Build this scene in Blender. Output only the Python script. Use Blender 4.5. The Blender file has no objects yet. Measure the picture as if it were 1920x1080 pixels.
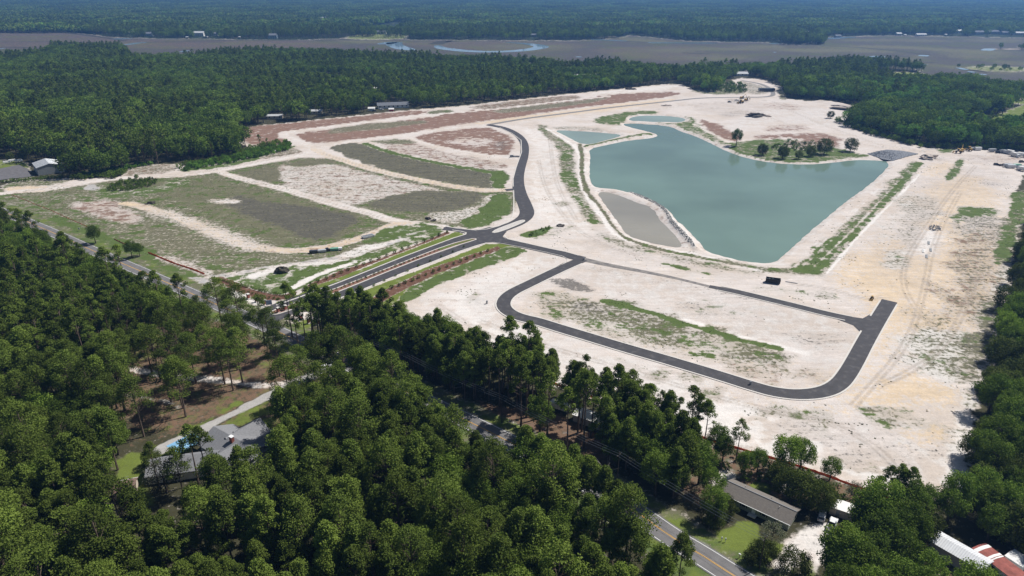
import bpy, bmesh, math, random
import numpy as np
from mathutils import Vector, Matrix
from mathutils.geometry import tessellate_polygon

random.seed(7)
rng = np.random.default_rng(7)
SC = bpy.context.scene
COL = SC.collection
R = math.radians

# ------------------------------------------------------------------ camera
CAM_H = 135.0
FPX = 1297.0            # focal length in pixels of the 1920 px wide photograph
YH = -35.0              # row of the horizon
PITCH = math.atan((540 - YH) / FPX)
cam_data = bpy.data.cameras.new('camera')
cam_data.sensor_width = 36.0
cam_data.lens = 36.0 * FPX / 1920.0
cam_data.clip_start = 1.0
cam_data.clip_end = 60000.0
cam = bpy.data.objects.new('camera', cam_data)
COL.objects.link(cam)
cam.location = (0, 0, CAM_H)
cam.rotation_euler = (math.pi / 2 - PITCH, 0, 0)
SC.camera = cam

# ------------------------------------------------------------------ sky and sun
SUN_DIR = Vector((0.80, 0.42, 1.22)).normalized()
SUN_EL = math.asin(SUN_DIR.z)
SUN_AZ = math.atan2(SUN_DIR.x, SUN_DIR.y)
world = bpy.data.worlds.new('World')
SC.world = world
world.use_nodes = True
wn = world.node_tree
sky = wn.nodes.new('ShaderNodeTexSky')
sky.sky_type = 'NISHITA'
sky.sun_disc = False
sky.sun_elevation = SUN_EL
sky.sun_rotation = SUN_AZ
bg = wn.nodes['Background']
bg.inputs['Strength'].default_value = 0.052
wn.links.new(sky.outputs[0], bg.inputs['Color'])
sun_data = bpy.data.lights.new('sun', 'SUN')
sun_data.energy = 4.6
sun_data.angle = R(0.55)
sun_data.color = (1.0, 0.965, 0.91)
sun = bpy.data.objects.new('sun', sun_data)
COL.objects.link(sun)
sun.rotation_euler = (-SUN_DIR).to_track_quat('-Z', 'Y').to_euler()

SC.view_settings.view_transform = 'Standard'
SC.view_settings.look = 'None'
SC.view_settings.gamma = 1.0
SC.view_settings.exposure = 0.30
SC.view_settings.use_curve_mapping = False
SC.render.engine = 'CYCLES'
SC.cycles.max_bounces = 6
SC.cycles.diffuse_bounces = 2
SC.cycles.glossy_bounces = 2
SC.cycles.transmission_bounces = 3
SC.cycles.volume_bounces = 0
SC.cycles.transparent_max_bounces = 6
SC.cycles.use_denoising = True

# ------------------------------------------------------------------ helpers
CP, SP = math.cos(PITCH), math.sin(PITCH)

def G(px, py, z=0.0):
    """place on the ground (height z) seen at a point of the survey photograph"""
    u = (px - 960) / FPX
    v = (540 - py) / FPX
    dy = CP + v * SP
    dz = -SP + v * CP
    t = (z - CAM_H) / dz
    return (u * t, dy * t)

def P(pts, z=0.0):
    return [G(a, b, z) for a, b in pts]

def chaikin(pts, n=2, closed=True):
    pts = [tuple(p) for p in pts]
    for _ in range(n):
        out = []
        m = len(pts)
        rngm = range(m) if closed else range(m - 1)
        if not closed:
            out.append(pts[0])
        for i in rngm:
            a, b = pts[i], pts[(i + 1) % m]
            out.append((a[0] * .75 + b[0] * .25, a[1] * .75 + b[1] * .25))
            out.append((a[0] * .25 + b[0] * .75, a[1] * .25 + b[1] * .75))
        if not closed:
            out.append(pts[-1])
        pts = out
    return pts

def sdf_poly(X, Y, poly):
    """signed distance, negative inside"""
    p = np.array(poly, float)
    q = np.roll(p, -1, axis=0)
    d2 = np.full(X.shape, 1e18)
    inside = np.zeros(X.shape, bool)
    for (ax, ay), (bx, by) in zip(p, q):
        ex, ey = bx - ax, by - ay
        L = ex * ex + ey * ey + 1e-12
        t = np.clip(((X - ax) * ex + (Y - ay) * ey) / L, 0, 1)
        d2 = np.minimum(d2, (X - ax - t * ex) ** 2 + (Y - ay - t * ey) ** 2)
        if ay != by:
            c = ((ay > Y) != (by > Y)) & (X < (bx - ax) * (Y - ay) / (by - ay) + ax)
            inside ^= c
    d = np.sqrt(d2)
    return np.where(inside, -d, d)

def dist_line(X, Y, line):
    p = np.array(line, float)
    d2 = np.full(X.shape, 1e18)
    for (ax, ay), (bx, by) in zip(p[:-1], p[1:]):
        ex, ey = bx - ax, by - ay
        L = ex * ex + ey * ey + 1e-12
        t = np.clip(((X - ax) * ex + (Y - ay) * ey) / L, 0, 1)
        d2 = np.minimum(d2, (X - ax - t * ex) ** 2 + (Y - ay - t * ey) ** 2)
    return np.sqrt(d2)

def inside_poly(X, Y, poly):
    p = np.array(poly, float)
    q = np.roll(p, -1, axis=0)
    ins = np.zeros(X.shape, bool)
    for (ax, ay), (bx, by) in zip(p, q):
        if ay != by:
            ins ^= ((ay > Y) != (by > Y)) & (X < (bx - ax) * (Y - ay) / (by - ay) + ax)
    return ins

def sstep(a, b, x):
    t = np.clip((x - a) / (b - a), 0, 1)
    return t * t * (3 - 2 * t)

def vnoise(X, Y, s, seed=0):
    """smooth value noise, about 0..1, cell size s metres"""
    x = X / s + seed * 17.3
    y = Y / s - seed * 9.1
    xi = np.floor(x).astype(np.int64)
    yi = np.floor(y).astype(np.int64)
    fx = x - xi
    fy = y - yi
    fx = fx * fx * (3 - 2 * fx)
    fy = fy * fy * (3 - 2 * fy)
    def h(a, b):
        n = (a * 374761393 + b * 668265263 + seed * 1442695041) & 0xffffffff
        n = ((n ^ (n >> 13)) * 1274126177) & 0xffffffff
        return ((n ^ (n >> 16)) & 0xffff) / 65535.0
    return (h(xi, yi) * (1 - fx) + h(xi + 1, yi) * fx) * (1 - fy) + (h(xi, yi + 1) * (1 - fx) + h(xi + 1, yi + 1) * fx) * fy

def link(name, me, parent=None):
    o = bpy.data.objects.new(name, me)
    COL.objects.link(o)
    if parent is not None:
        o.parent = parent
    return o

def tag(o, label=None, cat=None, group=None, kind=None):
    if label: o['label'] = label
    if cat: o['category'] = cat
    if group: o['group'] = group
    if kind: o['kind'] = kind
    return o

def thing(name, label, cat, loc=(0, 0, 0), rz=0.0, group=None):
    o = bpy.data.objects.new(name, None)
    o.empty_display_size = 0.5
    COL.objects.link(o)
    o.location = loc
    o.rotation_euler = (0, 0, rz)
    return tag(o, label, cat, group)

def np_mesh(name, verts, faces, mats=(), smooth=False, midx=None):
    """faces: (n,k) int array"""
    me = bpy.data.meshes.new(name)
    verts = np.asarray(verts, np.float32)
    faces = np.asarray(faces, np.int32)
    n, k = faces.shape
    me.vertices.add(len(verts))
    me.vertices.foreach_set('co', verts.ravel())
    me.loops.add(n * k)
    me.loops.foreach_set('vertex_index', faces.ravel())
    me.polygons.add(n)
    me.polygons.foreach_set('loop_start', np.arange(0, n * k, k, dtype=np.int32))
    me.polygons.foreach_set('loop_total', np.full(n, k, np.int32))
    for m in mats:
        me.materials.append(m)
    if midx is not None:
        me.polygons.foreach_set('material_index', np.asarray(midx, np.int32))
    me.polygons.foreach_set('use_smooth', np.full(n, smooth))
    me.update(calc_edges=True)
    return me

class MB:
    """collects shapes, builds one mesh"""
    def __init__(self):
        self.v = []; self.f = []
    def add(self, vs, fs):
        b = len(self.v)
        self.v += [tuple(x) for x in vs]
        self.f += [tuple(i + b for i in f) for f in fs]
        return self
    def box(self, c, s, rz=0.0, top=1.0, rot=None):
        """c centre of the bottom, s full sizes, top = scale of the upper face"""
        hx, hy = s[0] / 2, s[1] / 2
        vs = [(-hx, -hy, 0), (hx, -hy, 0), (hx, hy, 0), (-hx, hy, 0),
              (-hx * top, -hy * top, s[2]), (hx * top, -hy * top, s[2]), (hx * top, hy * top, s[2]), (-hx * top, hy * top, s[2])]
        m = rot if rot is not None else Matrix.Rotation(rz, 3, 'Z')
        vs = [m @ Vector(v) + Vector(c) for v in vs]
        return self.add(vs, [(3, 2, 1, 0), (4, 5, 6, 7), (0, 1, 5, 4), (1, 2, 6, 5), (2, 3, 7, 6), (3, 0, 4, 7)])
    def prism(self, prof, x0, x1):
        """profile in (y,z), counter-clockwise seen from +x, extruded along x"""
        n = len(prof)
        vs = [(x0, y, z) for y, z in prof] + [(x1, y, z) for y, z in prof]
        fs = [tuple(range(n))[::-1], tuple(range(n, 2 * n))]
        fs += [(i, (i + 1) % n, n + (i + 1) % n, n + i) for i in range(n)]
        return self.add(vs, fs)
    def tube(self, a, b, r0, r1=None, n=7, caps=True):
        r1 = r0 if r1 is None else r1
        a = Vector(a); b = Vector(b)
        q = (b - a).to_track_quat('Z', 'Y')
        vs = []
        for k, (p, r) in enumerate(((a, r0), (b, r1))):
            for i in range(n):
                t = 2 * math.pi * i / n
                vs.append(p + q @ Vector((math.cos(t) * r, math.sin(t) * r, 0)))
        fs = [(i, (i + 1) % n, n + (i + 1) % n, n + i) for i in range(n)]
        if caps:
            fs += [tuple(range(n))[::-1], tuple(range(n, 2 * n))]
        return self.add(vs, fs)
    def quad(self, a, b, c, d):
        return self.add([a, b, c, d], [(0, 1, 2, 3)])
    def build(self, name, mat, parent=None, smooth=False, bevel=0.0):
        me = bpy.data.meshes.new(name)
        me.from_pydata(self.v, [], self.f)
        me.materials.append(mat)
        if smooth:
            for p in me.polygons: p.use_smooth = True
        if bevel:
            bm = bmesh.new(); bm.from_mesh(me)
            bmesh.ops.bevel(bm, geom=bm.edges[:], offset=bevel, segments=1, affect='EDGES')
            bm.to_mesh(me); bm.free()
        me.update()
        return link(name, me, parent)

# ------------------------------------------------------------------ materials
def newmat(name):
    m = bpy.data.materials.new(name)
    m.use_nodes = True
    nt = m.node_tree
    return m, nt, nt.nodes['Principled BSDF']

def plain(name, col, rough=0.8, var=0.12, scale=1.5, spec=0.3, metal=0.0, bump=0.0, grime=0.0):
    """base colour with a little procedural variation"""
    m, nt, b = newmat(name)
    b.inputs['Roughness'].default_value = rough
    b.inputs['Specular IOR Level'].default_value = spec
    b.inputs['Metallic'].default_value = metal
    tc = nt.nodes.new('ShaderNodeTexCoord')
    n = nt.nodes.new('ShaderNodeTexNoise')
    n.inputs['Scale'].default_value = scale
    n.inputs['Detail'].default_value = 5
    nt.links.new(tc.outputs['Object'], n.inputs['Vector'])
    r = nt.nodes.new('ShaderNodeMapRange')
    r.inputs['From Min'].default_value = 0.3
    r.inputs['From Max'].default_value = 0.7
    r.inputs['To Min'].default_value = 1 - var
    r.inputs['To Max'].default_value = 1 + var
    nt.links.new(n.outputs['Fac'], r.inputs['Value'])
    mx = nt.nodes.new('ShaderNodeVectorMath'); mx.operation = 'SCALE'
    mx.inputs[0].default_value = col[:3]
    nt.links.new(r.outputs[0], mx.inputs['Scale'])
    nt.links.new(mx.outputs[0], b.inputs['Base Color'])
    if bump:
        bp = nt.nodes.new('ShaderNodeBump')
        bp.inputs['Strength'].default_value = bump
        bp.inputs['Distance'].default_value = 0.1
        nt.links.new(n.outputs['Fac'], bp.inputs['Height'])
        nt.links.new(bp.outputs[0], b.inputs['Normal'])
    return m

# ================================================================== THE GROUND
WZ = -1.3     # water level of the big pond
POND = chaikin(P([(1163,233),(1190,241),(1212,246),(1236,253),(1225,259),(1180,263),(1140,271),(1104,279),(1107,293),(1105,320),(1107,343),(1117,352),
        (1150,354),(1180,361),(1223,377),(1257,397),(1267,413),(1283,424),(1300,443),(1316,458),(1322,471),(1373,486),(1423,494),(1453,493),
        (1480,470),(1520,433),(1563,397),(1597,370),(1613,360),(1647,333),(1673,303),(1627,300),(1600,300),(1563,305),(1513,309),(1447,306),
        (1397,296),(1360,283),(1323,264),(1300,254),(1280,248),(1257,237),(1217,232),(1190,231)], WZ), 1)
POND_S = chaikin(P([(1037,244),(1073,245),(1120,248),(1173,253),(1140,262),(1107,271),(1087,269),(1070,260),(1053,251)], WZ), 1)
POND_U = chaikin(P([(1176,225),(1187,219),(1207,216.5),(1250,217),(1288,222),(1280,230),(1235,229),(1190,227)], WZ), 1)
POND_F = chaikin(P([(1117,359),(1150,362),(1187,377),(1225,390),(1237,413),(1258,433),(1277,455),(1279,463),(1262,464),(1207,453),(1173,440),(1158,415),(1137,387)], WZ), 1)
PONDS = [POND, POND_S, POND_U, POND_F]

# road centre lines (metres) -------------------------------------------------
HWY = chaikin(P([(-160,332),(20,402),(115,443),(165,466),(232,495),(290,519.5),(385,562),(480,602),(860,780),(1020,862),(1185,953),(1257,1006),(1318,1042),(1373,1078),(1640,1240)]), 2, False)
LOOP = chaikin(P([(1093,486),(1072,495),(1045,507),(1020,519),(985,536),(960,548),(945,561),(943,575),(955,587),(977,596),(1010,603),(1040,613),(1107,633),(1173,653),(1240,672),(1280,684),(1347,704),(1413,725),
        (1453,736),(1500,741),(1545,736),(1573,722),(1590,700),(1606,672),(1620,645),(1640,610),(1668,564)]), 2, False)
UPPER = chaikin(P([(1330,537),(1367,544),(1413,555),(1480,571),(1547,588),(1593,598),(1622,602)]), 2, False)
UPPER_FADE = chaikin(P([(1093,486),(1140,497),(1207,509),(1270,522),(1330,537)]), 2, False)
NORTH = chaikin(P([(903,441),(945,428),(975,416),(990,402),(985,385),(974,362),(971,340),(976,315),(984,290),(984,268),(971,252),(945,239),(915,234)]), 2, False)
FAR = chaikin(P([(915,234),(985,222),(1057,213),(1140,202),(1207,195),(1273,188),(1313,183.5),(1380,182.5),(1447,182),(1451,174),(1440,163),(1423,156),(1390,151)]), 2, False)
BLV_U = P([(468,599),(517,576),(640,532.5),(760,485),(888,439)])
BLV_L = P([(478,608),(560,578),(645,548.5),(760,502),(903,451)])
EAST = chaikin(P([(895,447),(940,452),(985,461),(1040,473),(1093,486)]), 2, False)
WEST = P([(832,428),(860,431),(900,440)])
SPUR = P([(984,294),(958,293)])
ROADLINES = [(HWY, 4.6), (LOOP, 3.6), (UPPER, 3.2), (UPPER_FADE, 2.2), (NORTH, 4.6), (FAR, 3.2), (BLV_U, 3.6), (BLV_L, 3.6), (EAST, 4.2), (WEST, 3.6)]

# ------------------------------------------------------------------ the sheet
rows_py = list(np.arange(1110, 64, -2.0)) + list(np.arange(64, -22, -2.0)) + [-27, -31, -33.2]
dist_rows = [20.0, 55.0, 85.0] + [G(960, r)[1] for r in rows_py]
cols = [-2.6, -1.6, -1.1, -0.9] + list(np.linspace(-0.80, 0.80, 1040)) + [0.9, 1.1, 1.6, 2.6]
DR = np.array(dist_rows)
CC = np.array(cols)
depth = DR * CP + CAM_H * SP
GX = (depth[:, None] * CC[None, :]).ravel()
GY = np.repeat(DR, len(CC))
N = len(GX)
CH = ['white', 'yellow', 'brown', 'dark', 'olive', 'grass', 'gravel', 'litter', 'lawn', 'mulch', 'marsh', 'floor', 'canopy', 'damp', 'mud', 'rut']
W = {c: np.zeros(N) for c in CH}
OFFSITE = False
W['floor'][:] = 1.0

def box_sel(pts, pad):
    p = np.array(pts)
    return np.nonzero((GX > p[:, 0].min() - pad) & (GX < p[:, 0].max() + pad) & (GY > p[:, 1].min() - pad) & (GY < p[:, 1].max() + pad))[0]

WOB = (vnoise(GX, GY, 9, 1) - .5) * 5 + (vnoise(GX, GY, 3.1, 2) - .5) * 2.4

def apply(idx, m, tgt, only=None):
    for c in CH:
        t = tgt.get(c, 0.0)
        if OFFSITE and c == 'floor' and 'floor' not in tgt: continue
        if only is not None and c not in only and c not in tgt:
            continue
        W[c][idx] = W[c][idx] * (1 - m) + t * m

def area(px, tgt, soft=2.5, wob=1.0, strength=1.0, sm=1, world=False, z=0.0, only=None):
    pts = px if world else P(px, z)
    if sm: pts = chaikin(pts, sm)
    idx = box_sel(pts, soft + 6)
    if len(idx) == 0: return
    d = sdf_poly(GX[idx], GY[idx], pts) + WOB[idx] * wob
    apply(idx, (1 - sstep(-soft, soft, d)) * strength, tgt, only)

def line(px, width, tgt, soft=1.2, wob=0.5, strength=1.0, sm=2, world=False, only=None):
    pts = px if world else P(px)
    if sm: pts = chaikin(pts, sm, False)
    idx = box_sel(pts, width + soft + 5)
    if len(idx) == 0: return
    d = dist_line(GX[idx], GY[idx], pts) - width / 2 + WOB[idx] * wob * 0.5
    apply(idx, (1 - sstep(-soft, soft, d)) * strength, tgt, only)

# the far forest floor, marshes ------------------------------------------------
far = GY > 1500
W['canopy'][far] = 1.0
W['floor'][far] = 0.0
MARSH_NEAR = [(-500,112),(0,112),(60,104),(100,92),(230,94),(250,112),(370,108),(500,98),(640,104),(873,113),(1023,119),(1060,130),(1123,122),(1280,137),(1313,132),(1407,132),(1513,128),(1597,120),(1710,124),(1735,140),(1790,150),(1800,166),(1880,170),(1925,172),(2500,180)]
MARSH_FAR = [(2500,71),(1920,70.5),(1840,70),(1760,68),(1650,67.5),(1560,69),(1500,84),(1480,83),(1440,80),(1390,79),(1290,77),(1250,73),(1180,66),(1160,73),(1090,76),(960,76),(800,75),(660,71),(600,74),(500,75),(360,73),(250,71.5),(200,69),(160,64),(110,58.5),(50,55),(-80,54),(-500,52)]
area(MARSH_NEAR + MARSH_FAR, {'marsh': 1.0}, soft=8, wob=2, sm=0)
area([(648,74),(650,67),(700,64),(770,60),(765,68),(755,74)], {'lawn': .8, 'olive': .3}, soft=10, wob=2)
for pl in ([(1400,92),(1500,90),(1620,91),(1700,98),(1600,101),(1480,98)], [(1500,88),(1620,84),(1700,86),(1760,90),(1640,92)], [(1620,84),(1820,92),(1900,96),(1900,106),(1820,102),(1700,92)],
           [(1370,86),(1450,84),(1500,88),(1420,92)], [(1750,120),(1840,126),(1920,128),(1920,140),(1850,136),(1760,126)], [(1690,74),(1760,74),(1800,78),(1700,79)],
           [(620,75),(720,76),(760,78),(700,82),(640,80)], [(800,79),(900,78),(960,80),(860,84)]):
    area(pl, {'marsh': 1, 'olive': .62, 'grass': .12}, soft=40, wob=5)
area([(1810,124),(1870,123),(1925,126),(1925,135),(1860,133),(1815,130)], {'lawn': .7, 'olive': .3}, soft=8)
area([(1880,88),(1840,90),(1870,93),(1925,92),(1925,86)], {'brown': .5, 'olive': .3}, soft=8)
area([(-400,55),(0,56),(60,56),(140,63),(200,70),(240,75),(560,76),(640,80),(640,92),(200,90),(0,90),(-400,90)], {'marsh': 1, 'brown': .22}, soft=30, wob=4)
for pl in ([(700,79),(900,77),(1100,80),(1050,100),(850,92)], [(1100,90),(1300,85),(1500,95),(1300,118),(1150,105)]): area(pl, {'marsh': 1, 'brown': .16, 'olive': .18}, soft=30, wob=4)

# open fields right of the site
area([(1625,136),(1700,134),(1745,140),(1795,150),(1805,156),(1760,161),(1690,155),(1640,145)], {'lawn': .9, 'brown': .15}, soft=5)
area([(1770,156),(1805,156),(1800,161),(1775,160)], {'yellow': .8}, soft=4)
area([(1712,145),(1735,143),(1742,149),(1722,151)], {'brown': .8}, soft=3)
area([(1800,226),(1820,218),(1885,213),(1900,200),(1925,196),(2200,190),(2200,250),(1925,240),(1850,241),(1812,238)], {'lawn': .95}, soft=4)
area([(1870,185),(1925,182),(2100,182),(2100,200),(1925,197),(1890,190)], {'lawn': .85}, soft=4)
area([(1905,184),(1925,183),(1925,187),(1908,188)], {'yellow': .8}, soft=3)
area([(530,145),(600,143),(692,145),(690,150),(640,153),(590,150)], {'marsh': 1, 'olive': .3}, soft=6)
area([(970,126),(1005,125),(1010,129),(975,130)], {'marsh': 1}, soft=6)

# ------------------------------------------------------------------ the cleared site
SITE = [(-160,300),(0,352),(43,336),(133,333),(223,331),(240,315),(283,309),(333,306),(417,308),(460,296),(480,280),(450,268),(443,258),(443,243),(497,234),(640,219),(740,208),(800,203),(873,197),(1007,182),(1090,173),(1173,165),(1240,158),(1280,158),
        (1300,168),(1330,174),(1378,171),(1372,150),(1390,146),(1425,147),(1465,162),(1472,184),(1513,189),(1563,191),(1600,200),(1632,213),(1600,222),(1573,230),(1613,245),(1703,267),(1747,278),(1790,278),(1920,284),(2000,290),(2010,330),(1918,328),
        (1907,360),(1918,393),(1896,487),(1890,527),(1870,573),(1850,627),(1850,693),(1830,720),(1830,770),(1816,820),(1803,853),(1803,915),(1768,940),
        (1725,958),(1693,947),(1657,928),(1597,908),(1563,895),(1513,877),(1447,857),(1417,848),(1340,825),(1267,801),(1187,776),(1140,756),(1103,740),(1057,724),(900,668),(760,622),(680,592),(640,590),(560,604),(500,612),(460,590),(345,535),(240,492),(110,437),(60,412),(-160,330)]
area(SITE, {'white': .12, 'yellow': .06}, soft=1.5, wob=.5, sm=0)
SITE_G = P(SITE)

# broad tints of the bare sand
area([(1563,500),(1650,440),(1750,330),(1860,330),(1890,400),(1865,520),(1850,600),(1830,625),(1690,625),(1640,700),(1700,760),(1600,780),(1560,745),(1640,620),(1690,560)], {'yellow': .62}, soft=14, wob=2)
area([(1610,735),(1680,705),(1780,720),(1795,740),(1760,765),(1660,770)], {'yellow': .85}, soft=10, wob=2)
area([(1640,470),(1740,480),(1700,620),(1620,560),(1560,510)], {'yellow': .75}, soft=14, wob=2)
area([(887,229),(1007,214),(1190,190),(1290,183),(1190,202),(1000,224),(900,234)], {'yellow': .65}, soft=5)
area([(970,240),(1030,240),(1048,280),(1047,320),(1058,350),(1090,400),(1130,440),(1060,440),(1000,400),(990,360),(990,320),(1003,285)], {'white': .5}, soft=6)
area([(800,560),(900,520),(960,480),(1060,490),(940,560),(935,590),(1000,620),(1200,680),(1400,740),(1500,765),(1640,780),(1700,880),(1500,840),(1300,780),(1060,700),(900,640)], {'white': .62}, soft=12, wob=2)
area([(1280,770),(1420,800),(1560,800),(1700,880),(1690,930),(1500,860),(1330,810)], {'white': .85}, soft=10, wob=2)
area([(1500,800),(1620,780),(1700,800),(1740,860),(1640,850),(1540,830)], {'white': .2, 'mud': .8}, soft=14, wob=3)
area([(1620,730),(1650,735),(1570,800),(1380,760),(1300,740),(1290,720),(1400,750),(1500,765),(1570,760)], {'yellow': .4, 'white': .2}, soft=8, wob=2)
area([(1120,500),(1300,530),(1500,580),(1600,615),(1590,650),(1560,690),(1480,660),(1300,610),(1150,560),(1090,520)], {'white': .45, 'mud': .45}, soft=8)
area([(1300,270),(1420,200),(1560,200),(1620,240),(1560,240),(1460,225),(1400,240)], {'white': .5, 'mud': .5}, soft=10)

for pl, v in (([(1000,640),(1200,700),(1400,770),(1350,780),(1150,715),(980,655)], .6), ([(1480,790),(1640,770),(1730,830),(1720,900),(1600,860)], .7), ([(1000,260),(1040,300),(1040,350),(1010,340)], .45), ([(1640,420),(1740,430),(1760,500),(1690,540),(1620,500)], .6),
              ([(1320,560),(1500,600),(1580,640),(1450,630),(1300,590)], .8), ([(1640,340),(1800,310),(1900,320),(1880,360),(1700,380)], .5), ([(1850,286),(1925,292),(1925,306),(1840,300)], .7), ([(1280,190),(1420,190),(1560,200),(1600,235),(1500,230),(1320,215)], .6), ([(860,560),(1000,490),(1060,500),(930,580)], .5),
              ([(1100,500),(1250,525),(1400,560),(1380,575),(1200,545),(1080,520)], .6), ([(1450,600),(1600,630),(1590,680),(1480,650)], .5), ([(1120,430),(1250,480),(1400,515),(1400,530),(1200,500),(1100,460)], .5)):
    area(pl, {'mud': v}, soft=9, wob=3, only=('floor',))

# --- fields left of the main road
area([(-120,352),(60,352),(150,346),(240,332),(330,328),(430,318),(540,298),(600,295),(640,300),(960,356),(975,366),(962,400),(900,428),(830,424),(640,505),(520,560),(462,588),(345,533),(75,415),(0,375)], {'olive': .78, 'grass': .40, 'brown': .2}, soft=3)
area([(0,345),(43,338),(133,334),(125,341),(60,350),(10,356)], {'olive': .7, 'grass': .35}, soft=2)
area([(5,352),(43,346),(95,350),(90,357),(40,362)], {'yellow': .7}, soft=2)
OLV = {'olive': 1.0, 'dark': .2}
area([(437,322),(500,312),(527,315),(533,338),(500,343)], OLV, soft=2)
area([(540,306),(597,297),(633,303),(600,307),(560,310)], OLV, soft=2)
area([(520,308),(560,312),(620,305),(700,325),(830,355),(880,362),(790,358),(690,378),(645,384),(560,360),(528,342)], {'brown': .28, 'white': .45, 'olive': .28}, soft=3)
area([(610,272),(683,266),(717,283),(780,297),(873,313),(933,320),(951,320),(951,350),(890,351),(773,330),(707,313),(647,292)], {'olive': 1.0, 'dark': .5}, soft=1.5)
area([(717,268),(773,263),(823,283),(907,297),(957,307),(953,317),(873,312),(780,293),(723,280)], {'brown': .42, 'olive': .15, 'white': .2}, soft=2)
area([(683,263),(760,260),(790,268),(730,270)], {'olive': .8, 'grass': .2}, soft=2)
line([(683,268),(717,281),(780,297),(873,314),(935,325)], 7, {'grass': .95})
area([(925,322),(950,320),(951,352),(928,352),(920,340)], {'grass': .95}, soft=1.5)
area([(774,257),(800,250),(890,238),(927,241),(958,257),(966,277),(950,292),(873,283),(807,270)], {'brown': .78}, soft=2.5)
area([(830,262),(900,256),(935,264),(900,276),(850,270)], {'brown': .35, 'white': .2}, soft=6)
area([(930,262),(955,265),(950,282),(925,280)], {'brown': .6, 'dark': .5}, soft=4)
area([(683,383),(723,369),(790,357),(860,358),(905,362),(899,380),(857,394),(790,400),(723,393)], {'olive': 1.0, 'dark': .5}, soft=2.5)
area([(790,400),(857,394),(899,382),(915,365),(935,362),(890,415),(840,418),(800,410)], {'white': .5, 'olive': .42}, soft=3)
area([(857,414),(893,400),(925,366),(936,362),(953,361),(955,392),(934,416),(893,427),(868,422)], {'grass': .97}, soft=1.2)
area([(270,350),(330,338),(400,335),(460,347),(560,375),(640,396),(682,405),(690,415),(645,440),(565,459),(510,452),(460,430),(400,405),(330,380)], {'olive': .98, 'grass': .30}, soft=2.5)
area([(413,380),(450,362),(470,372),(560,385),(640,398),(680,410),(640,432),(600,451),(570,446),(520,425),(467,402)], {'dark': .72, 'olive': 1.0}, soft=3)
area([(380,372),(440,372),(450,380),(400,382)], {'white': .6, 'olive': .2}, soft=3)
area([(60,372),(110,360),(200,350),(250,352),(320,385),(380,430),(450,465),(560,482),(640,472),(500,503),(400,522),(350,527),(230,482),(100,422)], {'olive': .74, 'grass': .36, 'brown': .2}, soft=3)
area([(120,381),(183,376),(204,370),(245,393),(270,417),(217,413),(165,401)], {'brown': .5, 'white': .1, 'olive': .12}, soft=4)
area([(265,420),(300,425),(345,450),(420,470),(400,480),(330,462),(270,435)], {'olive': .85}, soft=4)
area([(75,410),(112,400),(130,412),(200,440),(270,462),(330,493),(392,522),(345,533),(288,510),(170,452)], {'grass': .85, 'olive': .8}, soft=2)
area([(180,345),(230,356),(300,350),(320,336),(360,338),(340,352),(260,366),(215,372),(180,360)], {'grass': .6, 'olive': .5}, soft=3)
area([(283,478),(330,480),(400,505),(390,520),(340,500)], {'white': .35, 'olive': .35, 'brown': .2}, soft=2)
area([(240,330),(223,331),(240,315),(283,309),(333,306),(335,318),(300,324)], {'brown': .4, 'olive': .45}, soft=2)
area([(335,322),(345,312),(417,308),(460,297),(545,276),(553,270),(545,282),(470,302),(410,316)], {'grass': .85, 'olive': .4}, soft=2)
area([(545,277),(567,280),(568,287),(530,291),(480,300),(500,290)], {'brown': .4, 'olive': .5}, soft=2)

# --- brown fields toward the far edge
area([(443,243),(497,234),(640,221),(740,209),(800,206),(800,213),(740,219),(640,232),(567,241),(523,247),(520,254),(543,264),(520,272),(480,274),(450,262)], {'brown': .85}, soft=2.5)
area([(553,249),(640,240),(740,227),(790,221),(903,203),(1073,187),(1150,176),(1250,171),(1285,175),(1230,184),(1180,190),(1073,203),(873,231),(773,247),(640,264),(583,268),(557,257)], {'brown': .9}, soft=2.5)
area([(640,236),(790,223),(806,230),(720,240),(640,249),(600,250)], {'olive': .75, 'brown': .5}, soft=4)
area([(903,207),(1073,190),(1110,184),(1150,181),(1100,194),(960,212)], {'olive': .75, 'brown': .4}, soft=4)
area([(793,213),(830,203),(857,208),(845,213)], {'olive': .9, 'grass': .3}, soft=3)
area([(873,199),(1007,184),(1073,178),(1097,182),(1060,189),(940,202),(900,204)], {'brown': .6, 'olive': .4}, soft=4)
area([(1090,176),(1173,166),(1250,160),(1280,160),(1240,170),(1150,176)], {'white': .5}, soft=4)
area([(1307,221),(1347,233),(1368,242),(1395,263),(1373,265),(1330,248)], {'brown': .85}, soft=3)
area([(1440,236),(1500,232),(1520,241),(1500,246),(1430,246)], {'brown': .45}, soft=5)
area([(1410,252),(1493,250),(1540,248),(1580,260),(1577,278),(1513,271),(1493,257),(1420,260)], {'brown': .75}, soft=4)
area([(1340,212),(1400,205),(1440,205),(1420,214),(1360,220)], {'dark': .3}, soft=6)
area([(1430,190),(1500,196),(1500,206),(1440,204)], {'brown': .3}, soft=6)
area([(1360,184),(1400,186),(1400,194),(1365,193)], {'dark': .35}, soft=4)
area([(1295,168),(1330,173),(1330,160),(1362,152),(1385,160),(1400,176),(1375,176),(1330,176),(1300,172)], {'olive': .7, 'grass': .4}, soft=3)
area([(1385,150),(1420,158),(1440,166),(1443,176),(1400,176),(1395,160)], {'olive': .5, 'white': .3}, soft=3)
area([(1455,163),(1466,163),(1474,186),(1464,186)], {'olive': .7, 'grass': .3}, soft=2)

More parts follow.
